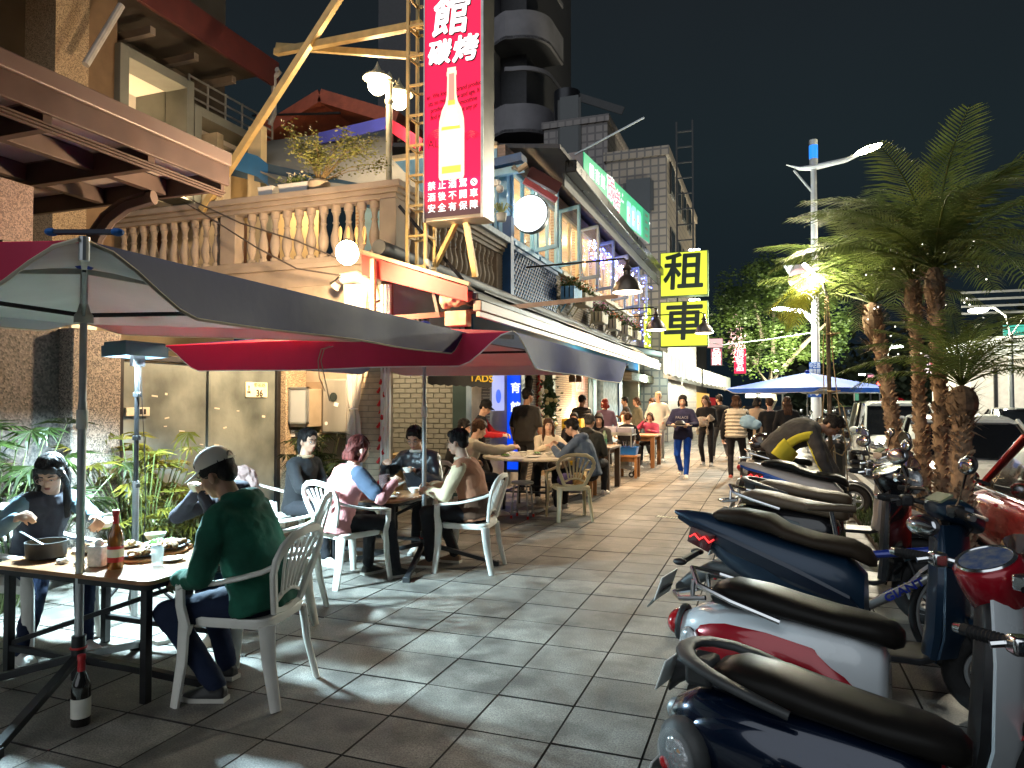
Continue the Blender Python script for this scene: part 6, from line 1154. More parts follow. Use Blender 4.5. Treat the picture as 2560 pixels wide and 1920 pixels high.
        else: b.ell(wr[q] + fd * .05 * s, (.03 * s, .03 * s, .055 * s), 8, 6, Vector((0, 0, 1)).rotation_difference(fd).to_matrix()); b.cap(wr[q], wr[q] + fd * .06 * s + sd * .035 * s, .013, .010, 6, True)
        b.cap(p0, hip[q], .05, .05, 8, True); b.cap(hip[q], kn[q], .05 * s, .045 * s, 8, True); b.cap(kn[q], an[q], .043 * s, .030 * s, 8, True); b.cap(an[q], an[q] + Vector((0, .03, -.04)), .03, .03, 8, True)
    blob(b, "body", SK, t, vb, 2)
    # face details
    f = MB(); g_ = MB(); w_ = MB(); br = MB()
    for q in (-1, 1): w_.ell(hp((q * .031, .0765, -.004)), hs((.0130, .007, .0056 if hpitch < 12 else .0025)), 10, 6, Hm); f.ell(hp((q * .031, .0815, -.004)), hs((.0060, .0042, .0054 if hpitch < 12 else .0022)), 8, 6, Hm); f.cap(hp((q * .018, .082, .002)), hp((q * .045, .076, .002)), .0016 * s, n=5); br.cap(hp((q * .016, .084, .020)), hp((q * .033, .0825, .026)), .0038 * s, n=5, round_=True); br.cap(hp((q * .033, .0825, .026)), hp((q * .050, .073, .021)), .0034 * s, .002 * s, n=5, round_=True)
    g_.ell(hp((0, .0865, -.058)), hs((.021, .005, .0042)), 10, 6, Hm); g_.ell(hp((0, .0865, -.066)), hs((.017, .0055, .0048)), 10, 6, Hm)
    if lod < 2: w_.obj("eyes", eyew, t); f.obj("irises", eyem, t); g_.obj("lips", lipm, t)
    br.obj("eyebrows", hm, t)
    if lod == 2: f.obj("irises", eyem, t)
    if glasses:
        gm = MB()
        for q in (-1, 1): gm.tube([hp((q * .034 + .022 * math.cos(a), .094 - abs(math.cos(a) * q > 0) * .002, -.004 + .019 * math.sin(a))) for a in [2 * math.pi * i / 20 for i in range(20)]], .0016 * s, 5, closed=True); gm.tube([hp((q * .056, .093, .0)), hp((q * .074, .06, .002)), hp((q * .079, 0, .0))], .0016 * s, 5)
        gm.tube([hp((-.012, .096, .0)), hp((0, .098, .003)), hp((.012, .096, .0))], .0016 * s, 5); gm.obj("glasses", glasses, t)
    # ---- hair
    h = MB(); Hh = lambda c, r: h.ell(hp(c), hs(r), 12, 8, Hm)
    if hair != 'none':
        Hh((0, -.022, .045), (.083, .092, .082)); Hh((0, -.055, -.005), (.070, .052, .062))
        for q in (-1, 1): Hh((q * .064, .012, .03), (.020, .040, .040))
        if hair in ('short', 'curly', 'crop'): Hh((0, .045, .088), (.058, .038, .026)); Hh((.03, .058, .075), (.03, .022, .018)); Hh((-.03, .058, .075), (.03, .022, .018))
        if hair == 'curly':
            for k in range(70): a = random.uniform(0, 6.28); e = random.uniform(-.1, 1.45); Hh((.082 * math.cos(a) * math.cos(e), -.015 + .092 * math.sin(a) * math.cos(e), .045 + .085 * math.sin(e)), (.017,) * 3)
        if hair in ('long', 'bob', 'fringe'):
            L_ = .11 if hair == 'bob' else .30
            for q in (-1, 1):
                pts = [hp((q * .068, .035, .055)), hp((q * .080, .022, -.01)), hp((q * .082, -.0, -.07)), hp((q * .075, -.015, -.11))]
                if hair != 'bob': e_ = pts[-1]; pts += [e_ + Vector((q * .012, -.01, -.09)), e_ + Vector((q * .0, .01, -.20))]
                h.tube(pts, [.014, .020, .022, .022, .026, .012][:len(pts)], 10)
            bk = [hp((0, -.075, .02)), hp((0, -.082, -.06)), hp((0, -.075, -.11))]
            if hair != 'bob': bk += [bk[-1] + Vector((0, -.045, -.10)), bk[-1] + Vector((0, -.04, -.22))]
            for o in (-.05, 0, .05): h.tube([p + Xr * o for p in bk], [.03, .04, .038, .04, .02][:len(bk)], 10)
            for k in range(7): Hh((-.048 + k * .016, .070 - abs(k - 3) * .004, .058), (.013, .012, .028))
        if hair == 'mid':
            for k in range(5): Hh((-.04 + k * .02, .06, .078), (.016, .018, .018))
        if ponytail: h.tube([hp((0, -.10, .04)), hp((0, -.13, .0)), hp((0, -.12, -.10)), hp((0, -.10, -.18))], [.02, .03, .028, .01], 8)
        if lod < 2 and not cap:
            st_ = MB(); rnd = random.Random(len(lab))
            for k in range(110 if lod == 0 else 60):
                a = rnd.uniform(-3.14, 3.14); q0 = []
                front = math.cos(a - math.pi / 2) > .45; e1 = rnd.uniform(.25, .6) if front else rnd.uniform(-.75, .1)
                for j in range(5): e = 1.45 + (e1 - 1.45) * j / 4; r2 = 1.02 + .02 * rnd.random() + (.05 * j / 4 if hair == 'curly' else 0); aa = a + rnd.uniform(-.07, .07); q0.append(hp((.083 * r2 * math.cos(aa) * math.cos(e), -.022 + .094 * r2 * math.sin(aa) * math.cos(e), .045 + .082 * r2 * math.sin(e))))
                st_.tube(q0, [.0022, .0036, .0036, .003, .0012], 4)
            tag(st_.obj("hair_strands", hm, t, 60, fix=False), kind='stuff')
        blob(h, "hair", hm, t, vb * 1.15, 1, (.016 if hair in ("curly", "short") else .007) if lod < 2 else .008, .022)
    if cap:
        cm = MB(); rs = []
        for z_, r_ in ((.045, .093), (.075, .092), (.10, .084), (.125, .064), (.14, .035), (.146, .006)): rs.append([hp((r_ * .93 * math.cos(a), -.012 + r_ * 1.08 * math.sin(a), z_)) for a in [2 * math.pi * i / 24 for i in range(24)]])
        cm.loft(rs); co = cm.obj("cap_crown", cap, t, 60); MB().ell(hp((0, -.012, .147)), hs((.009, .009, .005)), 8, 5).obj("cap_button", cap, t)
        br_ = MB(); o1 = [hp((.083 * math.cos(a), -.004 + .088 * math.sin(a), .050)) for a in [R(20 + 14 * i) for i in range(11)]]; o2 = [hp((.080 * math.cos(a), .05 + .115 * math.sin(a), .036 - .012 * abs(math.cos(a)))) for a in [R(10 + 16 * i) for i in range(11)]]
        br_.loft([[a, b_, b_ + Vector((0, 0, -.004)), a + Vector((0, 0, -.004))] for a, b_ in zip(o1, o2)]); br_.obj("cap_brim", cap, t, 60)
        MB().bar(hp((-.04, -.112, .05)), hp((.04, -.112, .05)), .004, .012).obj("cap_strap", mat("strap_cream", (.6, .55, .45), .6), t)
        o = MB(); o.add([hp((.034 * math.cos(a), -.108 - .004 * math.sin(a), .058 + .03 * math.sin(a))) for a in [math.pi * i / 8 for i in range(9)]], [tuple(range(9))]); o.obj("cap_opening", hm, t)
    # ---- top
    fw_ = wide; g = MB(); B_ = bulk
    rs = [ring(-.16 - hem, .172 * s * fw_ * B_, .128 * s * B_), ring(-.05, .172 * s * fw_ * B_, .128 * s * B_), ring(.18, .156 * s * fw_ * B_, .118 * s * B_), ring(.45, .165 * s * fw_ * B_, .122 * s * B_), ring(.68, .178 * s * fw_ * B_, .124 * s * B_), ring(.84, .172 * s * fw_ * B_, .108 * s * B_), ring(.94, .125 * s * fw_ * B_, .086 * s * B_), ring(1.01, .072 * s, .066 * s), ring(1.06, .062 * s, .060 * s)]
    g.loft(rs); sl = MB() if sleeve else g
    if quilt:
        for k in range(7): tt = -.08 + k * .15; g.loft([ring(tt - .05, (.16) * s * B_, .12 * s * B_), ring(tt, .197 * s * B_, .15 * s * B_), ring(tt + .05, (.16) * s * B_, .12 * s * B_)])
    for q in (-1, 1):
        g.cap(c88 + Xr * q * .08, sh[q], .085 * s * B_, .068 * s * B_, 12, True)
        if slv > 0:
            e2 = el[q]; sl.cap(sh[q], e2 if slv >= .5 else sh[q].lerp(el[q], slv * 2), .066 * s * B_, .054 * s * B_, 12, True)
            if slv >= .5:
                we = el[q].lerp(wr[q], min(1, (slv - .5) * 2) * .97); sl.cap(el[q], we, .054 * s * B_, .040 * s * B_, 12, True); sl.cap(we - (wr[q] - el[q]).normalized() * .02, we, .042 * s * B_, .040 * s, 12, True)
    if hood: c_, d_ = S(.97); g.ell(c_ + Vector((0, -.075, .035)), (.12, .075, .065)); g.ell(c_ + Vector((0, -.03, .05)), (.10, .09, .035))
    blob(g, "jacket", top, t, vt, 2, .022 * B_ if lod < 2 else .012, .09)
    if sleeve: blob(sl, "sleeves", sleeve, t, vt, 2, .02, .08)
    if collar: c_, d_ = S(1.03); MB().tube([c_ + Vector((.070 * s * math.cos(a), .066 * s * math.sin(a), .005)) for a in [2 * math.pi * i / 18 for i in range(18)]], .016, 8, closed=True).obj("collar", collar, t)
    # ---- trousers
    g = MB(); g.ell(p0 + Vector((0, 0, -.02)), (.165 * s * fw_, .125 * s, .12 * s), 14, 10)
    for q in (-1, 1): g.cap(hip[q], kn[q], .088 * s * min(1.15, fw_), .068 * s, 12, True); g.cap(kn[q], an[q] + Vector((0, 0, .0)), .066 * s, .050 * s, 12, True)
    blob(g, "trousers", pants, t, vt, 2, .018, .08)
    for q in (-1, 1):
        g = MB(); a_ = an[q]; d = Vector((q * .12, 1, 0)).normalized(); sole = a_.z - .085
        mb_ = [a_ - d * .055, a_ - d * .03, a_ + d * .04, a_ + d * .11, a_ + d * .165]; hgt = [.07, .095, .085, .055, .035]; wd_ = [.028, .036, .04, .045, .03]
        g.loft([[Vector((p.x, p.y, sole)) + Vector((d.y, -d.x, 0)) * w2 * cx + Vector((0, 0, hh * cz)) for cx, cz in ((-1, 0.02), (1, .02), (1, .45), (.6, .95), (-.6, .95), (-1, .45))] for p, hh, w2 in zip(mb_, hgt, wd_)]); g.ell(a_ + Vector((0, 0, -.01)), (.04, .045, .04)); sh_o = blob(g, "shoe", shoe, t, .008 if lod < 2 else .012, 2)
        so = MB(); so.loft([[Vector((p.x, p.y, sole + .002)) + Vector((d.y, -d.x, 0)) * w2 * 1.08 * cx + Vector((0, 0, .022 * cz)) for cx, cz in ((-1, 0), (1, 0), (1, 1), (-1, 1))] for p, w2 in zip([a_ - d * .062, a_, a_ + d * .11, a_ + d * .172], (.03, .036, .047, .03))]); so.obj("sole", mat("sole_white", (.6, .58, .52), .6), t)
    return t, dict(hp=hp, S=S, wr=wr, el=el, sh=sh, hc=hc, ring=ring, kn=kn, an=an)
blackc = cloth("black", (.012, .012, .014)); navyp = cloth("navy_trousers", (.012, .02, .05)); denim = cloth("jeans", (.03, .06, .14)); wireg = mat("glasses_frame", (.15, .12, .1), .3, .8)
blackshoe = mat("shoe_black", (.02, .02, .02), .5)
# --- nearest table
p3, J = person("man in a white cap and dark green jacket sitting with his back to the camera", -2.55, 3.03, 187, sit=.42, s=1.03, lean=27, hyaw=8, hpitch=26, lh=(-.18, .30, .60), rh=(.20, .26, .62), lf=(-.15, .10, 0), rf=(.12, .22, 0), top=cloth("forest_green", (.014, .095, .06), .3), pants=navyp, shoe=blackshoe, hair='crop', cap=mat("cap_white", (.62, .57, .50), .7, 0, .1, 6, .1, 60), bulk=1.12, lod=0, sk=2, hood=True, glasses=wireg, wide=1.08)
p1, J = person("long haired diner in glasses and grey blue sleeves eating from a pot at far left", -4.36, 3.22, -8, sit=.42, s=.95, lean=30, hyaw=-48, hpitch=28, rh=(.36, .42, .84), lh=(-.02, .56, .80), lf=(.02, .52, 0), rf=(.30, .40, .0), top=cloth("black_vest", (.025, .025, .035)), sleeve=cloth("grey_blue_sweater", (.15, .24, .30), .15), pants=navyp, hair='long', lod=0, sk=1, glasses=mat("glasses_pink", (.6, .35, .3), .3, .6), wide=.92, curl=.8)
w_r = p1.matrix_basis @ J['wr'][1] if False else None
p2, J = person("curly haired person in glasses drinking from a white bowl across the nearest table", -3.36, 3.92, 262, sit=.42, s=.93, lean=38, hyaw=-22, hpitch=8, lh='mouth', rh='mouth', top=cloth("black_hoodie", (.022, .02, .03)), hair='curly', lod=0, sk=1, glasses=wireg, wide=.95, hood=True, curl=.3)
def heldin(obj, pt): # world point of a local point of a person
    return Matrix.Translation(obj.location) @ obj.rotation_euler.to_matrix().to_4x4() @ pt
q = heldin(p2, (J['wr'][-1] + J['wr'][1]) / 2 + Vector((0, .02, .035))); bowl(q - Vector((0, 0, .02)), .058, "white bowl lifted to the mouth of the curly haired diner")
t = thing("person_held_bowl", "white bowl of noodles held tilted over the table by the long haired diner", "bowl", T1(232, 1135, .72)); t.name = "bowl"; MB().lathe([(0, 0), (.03, 0), (.045, .02), (.066, .05), (.062, .05), (.04, .022), (0, .012)], n=28).obj("shell", por, t); MB().lathe([(0, .033), (.052, .035), (0, .04)], n=18).obj("noodles", mat("noodle", (.6, .45, .2), .5, 0, .4, 40), t); t.rotation_euler = (.3, .2, 0)
# --- middle table
p5, J = person("auburn haired person in a pink sweatshirt with one navy shoulder, seen from behind", -3.36, 5.10, 62, sit=.42, s=.96, lean=24, hyaw=-6, hpitch=14, rh=(.22, .36, .82), lh=(-.12, .40, .68), lf=(-.1, .3, 0), rf=(.16, .42, 0), top=cloth("pink_fleece", (.60, .27, .27), .1), hair='bob', hm=HR, lod=1, sk=1, bulk=1.1, shoe=blackshoe, hem=.06)
mb = MB(); mb.cap(J['sh'][1] + Vector((-.01, -.0, .01)), J['sh'][1].lerp(J['el'][1], .8), .080, .068, 14, True); blob(mb, "navy_panel", cloth("slate_navy", (.05, .07, .11)), p5, .012, 2, .01)
p4, J = person("girl with tied back hair in a black jacket, in profile beside the draped jacket", -4.22, 5.72, -4, sit=.42, s=.97, lean=14, hyaw=-10, hpitch=4, rh=(.2, .4, .64), top=blackc, hair='short', ponytail=True, lod=1, sk=0, glasses=wireg, collar=cloth("tan_hood", (.35, .25, .15)))
p7, J = person("man in glasses and a black puffer jacket eating from a bowl behind the umbrella pole", -3.47, 6.72, 272, sit=.42, s=1.02, lean=22, hyaw=6, hpitch=24, lh=(-.12, .34, .80), rh=(.26, .30, .86), top=mat("puffer_black", (.018, .018, .022), .35, 0, .3, 6, .3, 25), bulk=1.12, lod=1, sk=0, glasses=wireg, collar=cloth("white_tee", (.6, .57, .52)))
q = heldin(p7, J['wr'][-1] + Vector((.05, .10, .0))); bowl(q, .06, "white bowl held by the diner in the black puffer jacket")
mb = MB(); mb.loft([J['ring'](.05, .06, .125), J['ring'](.9, .05, .115)]) ; mb.obj("white_shirt", cloth("white_tee", (.6, .57, .52)), p7, 40)
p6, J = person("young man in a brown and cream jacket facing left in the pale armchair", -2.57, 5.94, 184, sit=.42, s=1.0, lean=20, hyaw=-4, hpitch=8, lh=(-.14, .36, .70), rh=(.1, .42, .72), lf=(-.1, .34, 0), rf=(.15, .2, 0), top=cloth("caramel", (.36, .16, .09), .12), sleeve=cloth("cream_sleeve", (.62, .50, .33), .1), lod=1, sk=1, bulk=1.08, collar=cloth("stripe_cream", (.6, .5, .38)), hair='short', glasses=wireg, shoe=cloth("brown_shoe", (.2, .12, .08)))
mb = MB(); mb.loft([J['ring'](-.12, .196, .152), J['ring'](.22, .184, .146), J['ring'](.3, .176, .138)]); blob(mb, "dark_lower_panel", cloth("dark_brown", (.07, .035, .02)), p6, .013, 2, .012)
# --- round table
person("woman with black hair resting her chin on her hand, left of the round table", -4.2, 9.2, 20, sit=.45, s=.97, lean=20, hyaw=-15, hpitch=16, rh=(.16, .30, 1.0), top=blackc, hair='long', lod=1, sk=1)
person("curly haired person in a cream jacket reaching over the round table", -3.78, 8.62, 42, sit=.45, s=.99, lean=26, hyaw=-16, hpitch=18, rh=(.25, .56, .90), lh=(-.1, .56, .88), top=cloth("cream_jacket", (.55, .48, .36), .1), hair='curly', hm=HBR, lod=1, sk=1, bulk=1.15)
person("smiling woman with long brown hair in a white fluffy top facing the camera", -3.28, 10.62, 285, sit=.46, s=.95, lean=26, hyaw=6, hpitch=-4, side=-6, lh=(-.30, .36, .84), rh=(.0, .44, .84), top=cloth("ivory_fleece", (.64, .56, .44), .1), hair='long', hm=HBR, lod=1, sk=1)
person("young man in a slate blue hoodie bent over the round table", -2.38, 9.52, 172, sit=.46, s=1.02, lean=30, hyaw=4, hpitch=20, lh=(-.08, .46, .86), rh=(.1, .46, .9), top=cloth("slate_hoodie", (.06, .09, .15), .15), lod=1, sk=1, bulk=1.1, hood=True, glasses=wireg)
person("grey haired man in a hooded black jacket, back to camera, on the orange bench", -2.72, 11.02, 84, sit=.45, s=1.02, lean=12, hpitch=14, top=cloth("charcoal_jacket", (.03, .032, .03)), hm=hair_m("grey", (.06, .055, .05)), hair='crop', lod=1, sk=2, bulk=1.18, hood=True)
person("boy with a dark fringe facing the camera behind the blue hoodie", -3.42, 12.75, 285, sit=.47, s=.98, lean=6, top=blackc, lod=2, sk=0); person("girl with a black fringe and long hair looking down by the yellow crates", -2.98, 12.9, 280, sit=.47, s=.97, lean=8, hpitch=12, top=blackc, hair='fringe', lod=2, sk=1)
# --- standing figures at the front
person("broad man in a black short sleeved shirt standing with his back to the camera", -3.74, 10.95, 74, s=1.04, lean=4, hyaw=-20, hpitch=8, top=cloth("faded_black", (.035, .032, .03)), pants=cloth("charcoal_trousers", (.03, .03, .032)), lod=1, sk=2, wide=1.22, bulk=1.08, slv=.42, shoe=blackshoe)
person("cook in a black cap and black jacket with red and white arm stripes", -4.2, 10.05, 10, s=.93, lean=10, hyaw=-10, hpitch=26, rh=(.15, .38, 1.0), lh=(-.1, .4, 1.0), top=blackc, sleeve=cloth("red_stripe", (.45, .02, .03)), cap=blackc, lod=1, sk=1)
person("man with short hair in a black quilted vest, from behind by the wall light", -3.85, 15.0, 80, s=1.0, top=mat("puffer_black"), quilt=True, lod=2, sk=2, hyaw=-15, hair='crop', bulk=1.05); person("woman with red hair in a mauve top standing by the blue column", -3.5, 15.8, 120, s=.95, top=cloth("mauve_top", (.2, .13, .2)), hair='bob', hm=HRED, ponytail=True, lod=2, sk=1)
person("man in a brown shirt with folded arms before the green tiles", -3.68, 19.2, 200, s=.99, top=cloth("brown_shirt", (.05, .04, .035)), lh=(.12, .2, 1.1), rh=(-.1, .2, 1.08), lod=2, sk=2); person("woman in an olive jacket standing between the folded arms man and the blond man", -3.3, 18.8, 215, s=.98, top=cloth("olive_jacket", (.14, .13, .09)), hair='bob', hm=HBR, lod=2); person("woman with long dark hair behind the woman in the olive jacket", -3.02, 19.6, 230, s=.97, top=cloth("dark_brown"), hair='long', hm=HBR, lod=2)
person("tall blond man in a loose white hooded jacket", -2.68, 18.3, 262, s=1.06, lean=3, top=cloth("white_jacket", (.66, .66, .58), .08), pants=cloth("pale_trousers", (.4, .42, .4)), hm=HBL, lod=2, sk=1, bulk=1.22, hem=.12, rh=(.2, .16, 1.0), lh=(-.2, .16, 1.0), hyaw=18)
wt, J = person("waitress in a navy sweatshirt and bright blue trousers walking with a tray of dishes", -1.63, 14.45, 268, s=.985, lean=3, hpitch=4, lh=(-.17, .30, 1.06), rh=(.17, .30, 1.06), lf=(-.08, .16, 0), rf=(.07, -.16, .05), top=cloth("navy_sweat", (.02, .022, .06), .15), pants=cloth("royal_blue", (.01, .07, .42), .25), hair='bob', lod=1, sk=1, bulk=1.15, hem=.12, ponytail=True)
c_, d_ = J['S'](.62); text("PALACE", .07, c_ + Vector((0, .155, .02)), (-1, 0, 0), (0, 0, 1), mat("print_grey", (.25, .25, .28), .6), wt, .003)
q = heldin(wt, (J['wr'][1] + J['wr'][-1]) / 2 + Vector((0, .09, -.02))); t = thing("serving_tray", "pale serving tray with a dark dish carried by the waitress", "tray", q); MB().lathe([(0, 0), (.23, 0), (.24, .015), (.23, .015), (0, .006)], n=32).obj("tray", mat("tray_grey", (.5, .48, .44), .4), t); t2 = thing("serving_dish", "dark stacked dish standing on the waitress's tray", "dish", q + Vector((.0, 0, .008))); MB().lathe([(0, 0), (.08, 0), (.12, .04), (.10, .05), (.06, .09), (0, .09)], n=24).obj("dish", darkm, t2)
wd_, J = person("woman in black with long hair carrying a small dog on the walkway", -1.42, 17.4, 262, s=1.0, lh=(-.06, .26, 1.08), rh=(.12, .24, 1.0), lf=(-.12, .05, 0), rf=(.1, -.1, .0), hair='long', hm=HBR, lod=2, sk=1, hyaw=-20, shoe=mat("shoe_bw", (.3, .3, .3), .5))
q = heldin(wd_, Vector((.05, .24, 1.04))); t = thing("dog", "small pale grey dog held in the arms of the woman in black, legs hanging", "dog", q); mb = MB(); mb.ell((0, 0, 0), (.17, .10, .12)); mb.ell((.19, -.02, .08), (.08, .075, .08)); mb.ell((.26, -.03, .06), (.04, .035, .035)); mb.tube([(-.16, 0, .0), (-.24, 0, .06)], [.025, .012], 6)
for sx in (-.10, .12): [mb.tube([(sx, sy, -.05), (sx, sy * 1.1, -.2), (sx + .01, sy * 1.1, -.30)], [.045, .03, .026], 8) for sy in (-.06, .05)]
blob(mb, "body", mat("dog_fur", (.45, .38, .30), .9, 0, .25, 25, .5, 60), t, .012, 1, .02, .03); MB().ell((.19, .05, .13), (.02, .03, .05)).obj("ear", mat("dog_ear", (.3, .22, .16), .9), t); MB().ell((.19, -.09, .13), (.02, .03, .05)).obj("ear", mat("dog_ear"), t); MB().ell((.298, -.03, .065), (.01, .01, .008)).obj("nose", darkm, t); MB().ell((.25, -.07, .10), (.008, .008, .008)).obj("eye", eyem, t)
person("man in a black top and grey trousers walking beside the woman with the dog", -1.22, 19.3, 118, s=1.02, rh=(-.05, .3, 1.15), lf=(-.1, .24, 0), rf=(.1, -.24, .04), pants=cloth("grey_trousers", (.07, .07, .075)), lod=2, sk=2, hyaw=25, bulk=1.05)
wv, J = person("woman in a cream quilted vest with a pale blue shoulder bag, seen from behind", -.62, 14.5, 88, s=.98, top=mat("quilt_cream", (.50, .46, .37), .6, 0, .1, 6, .2, 20), quilt=True, bulk=1.22, hair='bob', hm=HBR, lod=1, sk=1, shoe=mat("shoe_red", (.4, .08, .06), .5), hyaw=-10, sleeve=cloth("black", (.02, .02, .022)))
q = heldin(wv, Vector((.22, -.12, 1.12))); t = thing("shoulder_bag", "pale blue cloth bag on the shoulder of the woman in the cream vest", "bag", q); mb = MB(); mb.ell((0, 0, 0), (.17, .09, .13)); mb.ell((.12, 0, -.05), (.14, .08, .1)); blob(mb, "bag_body", cloth("pale_blue_bag", (.25, .42, .58)), t, .014, 2, .03, .07); MB().tube([(-.12, .05, .08), (-.1, .1, .25), (-.05, .12, .3)], .012, 6).obj("strap", mat("strap_tan", (.4, .28, .1), .6), t)
person("woman in a beige coat half hidden behind the woman in the cream vest", -.28, 17.2, 60, s=.97, top=cloth("beige_coat", (.36, .27, .19)), hair='bob', lod=2, bulk=1.1, hem=.2); person("woman with wavy brown hair in a black coat on the left of the couple", .0, 16.0, 95, s=.95, top=blackc, hair='curly', hm=HBR, lod=2, sk=1, collar=cloth("pink_collar", (.6, .42, .38))); person("woman with long straight auburn hair in a black coat on the right of the couple", .34, 15.7, 100, s=.97, top=blackc, hair='long', hm=HBR, lod=2, sk=1)
# --- far seated
person("woman in white sitting behind the trolley facing the camera", -3.32, 17.0, 275, sit=.45, s=.97, lean=8, top=cloth("white_top", (.6, .58, .52)), hair='long', hm=HBR, lod=2, sk=1); person("person with curly brown hair seated in black with back to the camera, near the trolley", -2.98, 15.7, 80, sit=.45, s=.95, lean=14, hair='curly', hm=HBR, lod=2); pg, J = person("girl in a pink cardigan resting her cheek on her hand at the farther wooden table", -2.78, 17.7, 262, sit=.45, s=.93, lean=14, rh=(.1, .28, 1.02), lh=(-.1, .35, .8), top=cloth("pink_cardigan", (.55, .08, .16)), hair='bob', hm=HBR, lod=2, sk=1)
# --- man bending over a scooter
bm2, J = person("man in a charcoal and yellow jacket bent over the scooters", .10, 8.9, -2, s=1.08, hipz=.95, lean=80, hyaw=-18, hpitch=58, lh=(-.02, .72, .45), rh=(.25, .62, .42), lf=(-.12, -.08, 0), rf=(.14, .12, 0), top=cloth("graphite_jacket", (.05, .048, .048), .1), pants=cloth("black_track", (.016, .016, .018)), lod=1, sk=2, bulk=1.3, wide=1.1, shoe=blackshoe, glasses=wireg, pole={-1: (-.6, 0, -.6), 1: (.6, .2, -.8)})
yl = cloth("yellow_panel", (.62, .55, .05), .1); R_ = J['ring']; mb = MB()
def panel(t0, t1, a0, a1, rx, ry, n=10):
    rs = []
    for i in range(n + 1):
        tt = t0 + (t1 - t0) * i / n; k = 40; rg = R_(tt, rx, ry, k); rs.append([rg[j % k] for j in range(a0, a1 + 1)])
    m = MB(); vs = [p for r in rs for p in r]; w2 = a1 - a0 + 1; m.add(vs, [(i * w2 + j, i * w2 + j + 1, (i + 1) * w2 + j + 1, (i + 1) * w2 + j) for i in range(n) for j in range(w2 - 1)]); return m
po = panel(-.12, .30, -1, 9, .268, .206).obj("yellow_side_panel", yl, bm2, 60, fix=False); so_ = po.modifiers.new("thick", 'SOLIDIFY'); so_.thickness = .012; so_.offset = 1
po = panel(.30, .90, 0, 3, .268, .204).obj("yellow_stripe", yl, bm2, 60, fix=False); so_ = po.modifiers.new("thick", 'SOLIDIFY'); so_.thickness = .012; so_.offset = 1
a, b = J['sh'][1], J['el'][1]; MB().tube([a + Vector((.0, -.085, .0)), a.lerp(b, .5) + Vector((.02, -.075, 0)), b + Vector((.02, -.07, 0)), J['wr'][1].lerp(b, .3) + Vector((.01, -.06, 0))], .016, 8).obj("yellow_piping", yl, bm2)
h_, k_ = Vector((.09 * 1.06, -.02, .94)), J['kn'][1]
for o in (-.012, .0, .012): MB().tube([h_ + Vector((.095, o, -.05)), h_.lerp(k_, .5) + Vector((.088, o, 0)), k_ + Vector((.075, o, 0)), k_.lerp(J['an'][1], .6) + Vector((.066, o, 0))], .0035, 5).obj("white_stripe", whitep, bm2)
# ================================================================ SCOOTERS
def paint(name, c=(.1, .1, .1), metal=.2, rough=.22, coat=.8): return mat("paint_" + name, c, rough, metal, 0.06, 3, coat=coat)
def sec(x, w_, z0, z1, p=2.6, n=28):
    zc, h = (z0 + z1) / 2, (z1 - z0) / 2; o = []
    for i in range(n): a = 2 * math.pi * i / n; c, s = math.cos(a), math.sin(a); o.append((x, w_ * math.copysign(abs(c) ** (2 / p), c), zc + h * math.copysign(abs(s) ** (2 / p), s)))
    return o
seat_m = mat("seat_vinyl", (.012, .011, .010), .33, 0, .3, 5, .10, 350, spec=.12); seat_d = mat("seat_vinyl_dusty", (.10, .068, .04), .5, 0, .3, 5, .25, 350); lens_r = mat("tail_lens_red", (.45, .01, .015), .12, 0, .1, 8, coat=1); lens_c = mat("lens_clear", (.55, .58, .6), .12, .3, .4, 60, .3, 90, coat=1); amb = mat("lens_amber", (.6, .25, .03), .15, coat=1); mirror_g = mat("mirror_glass", (.5, .52, .55), .04, 1, .05, 3); dgrey = mat("matt_grey_plastic", (.055, .06, .062), .5, 0, .15, 12, .15, 220)
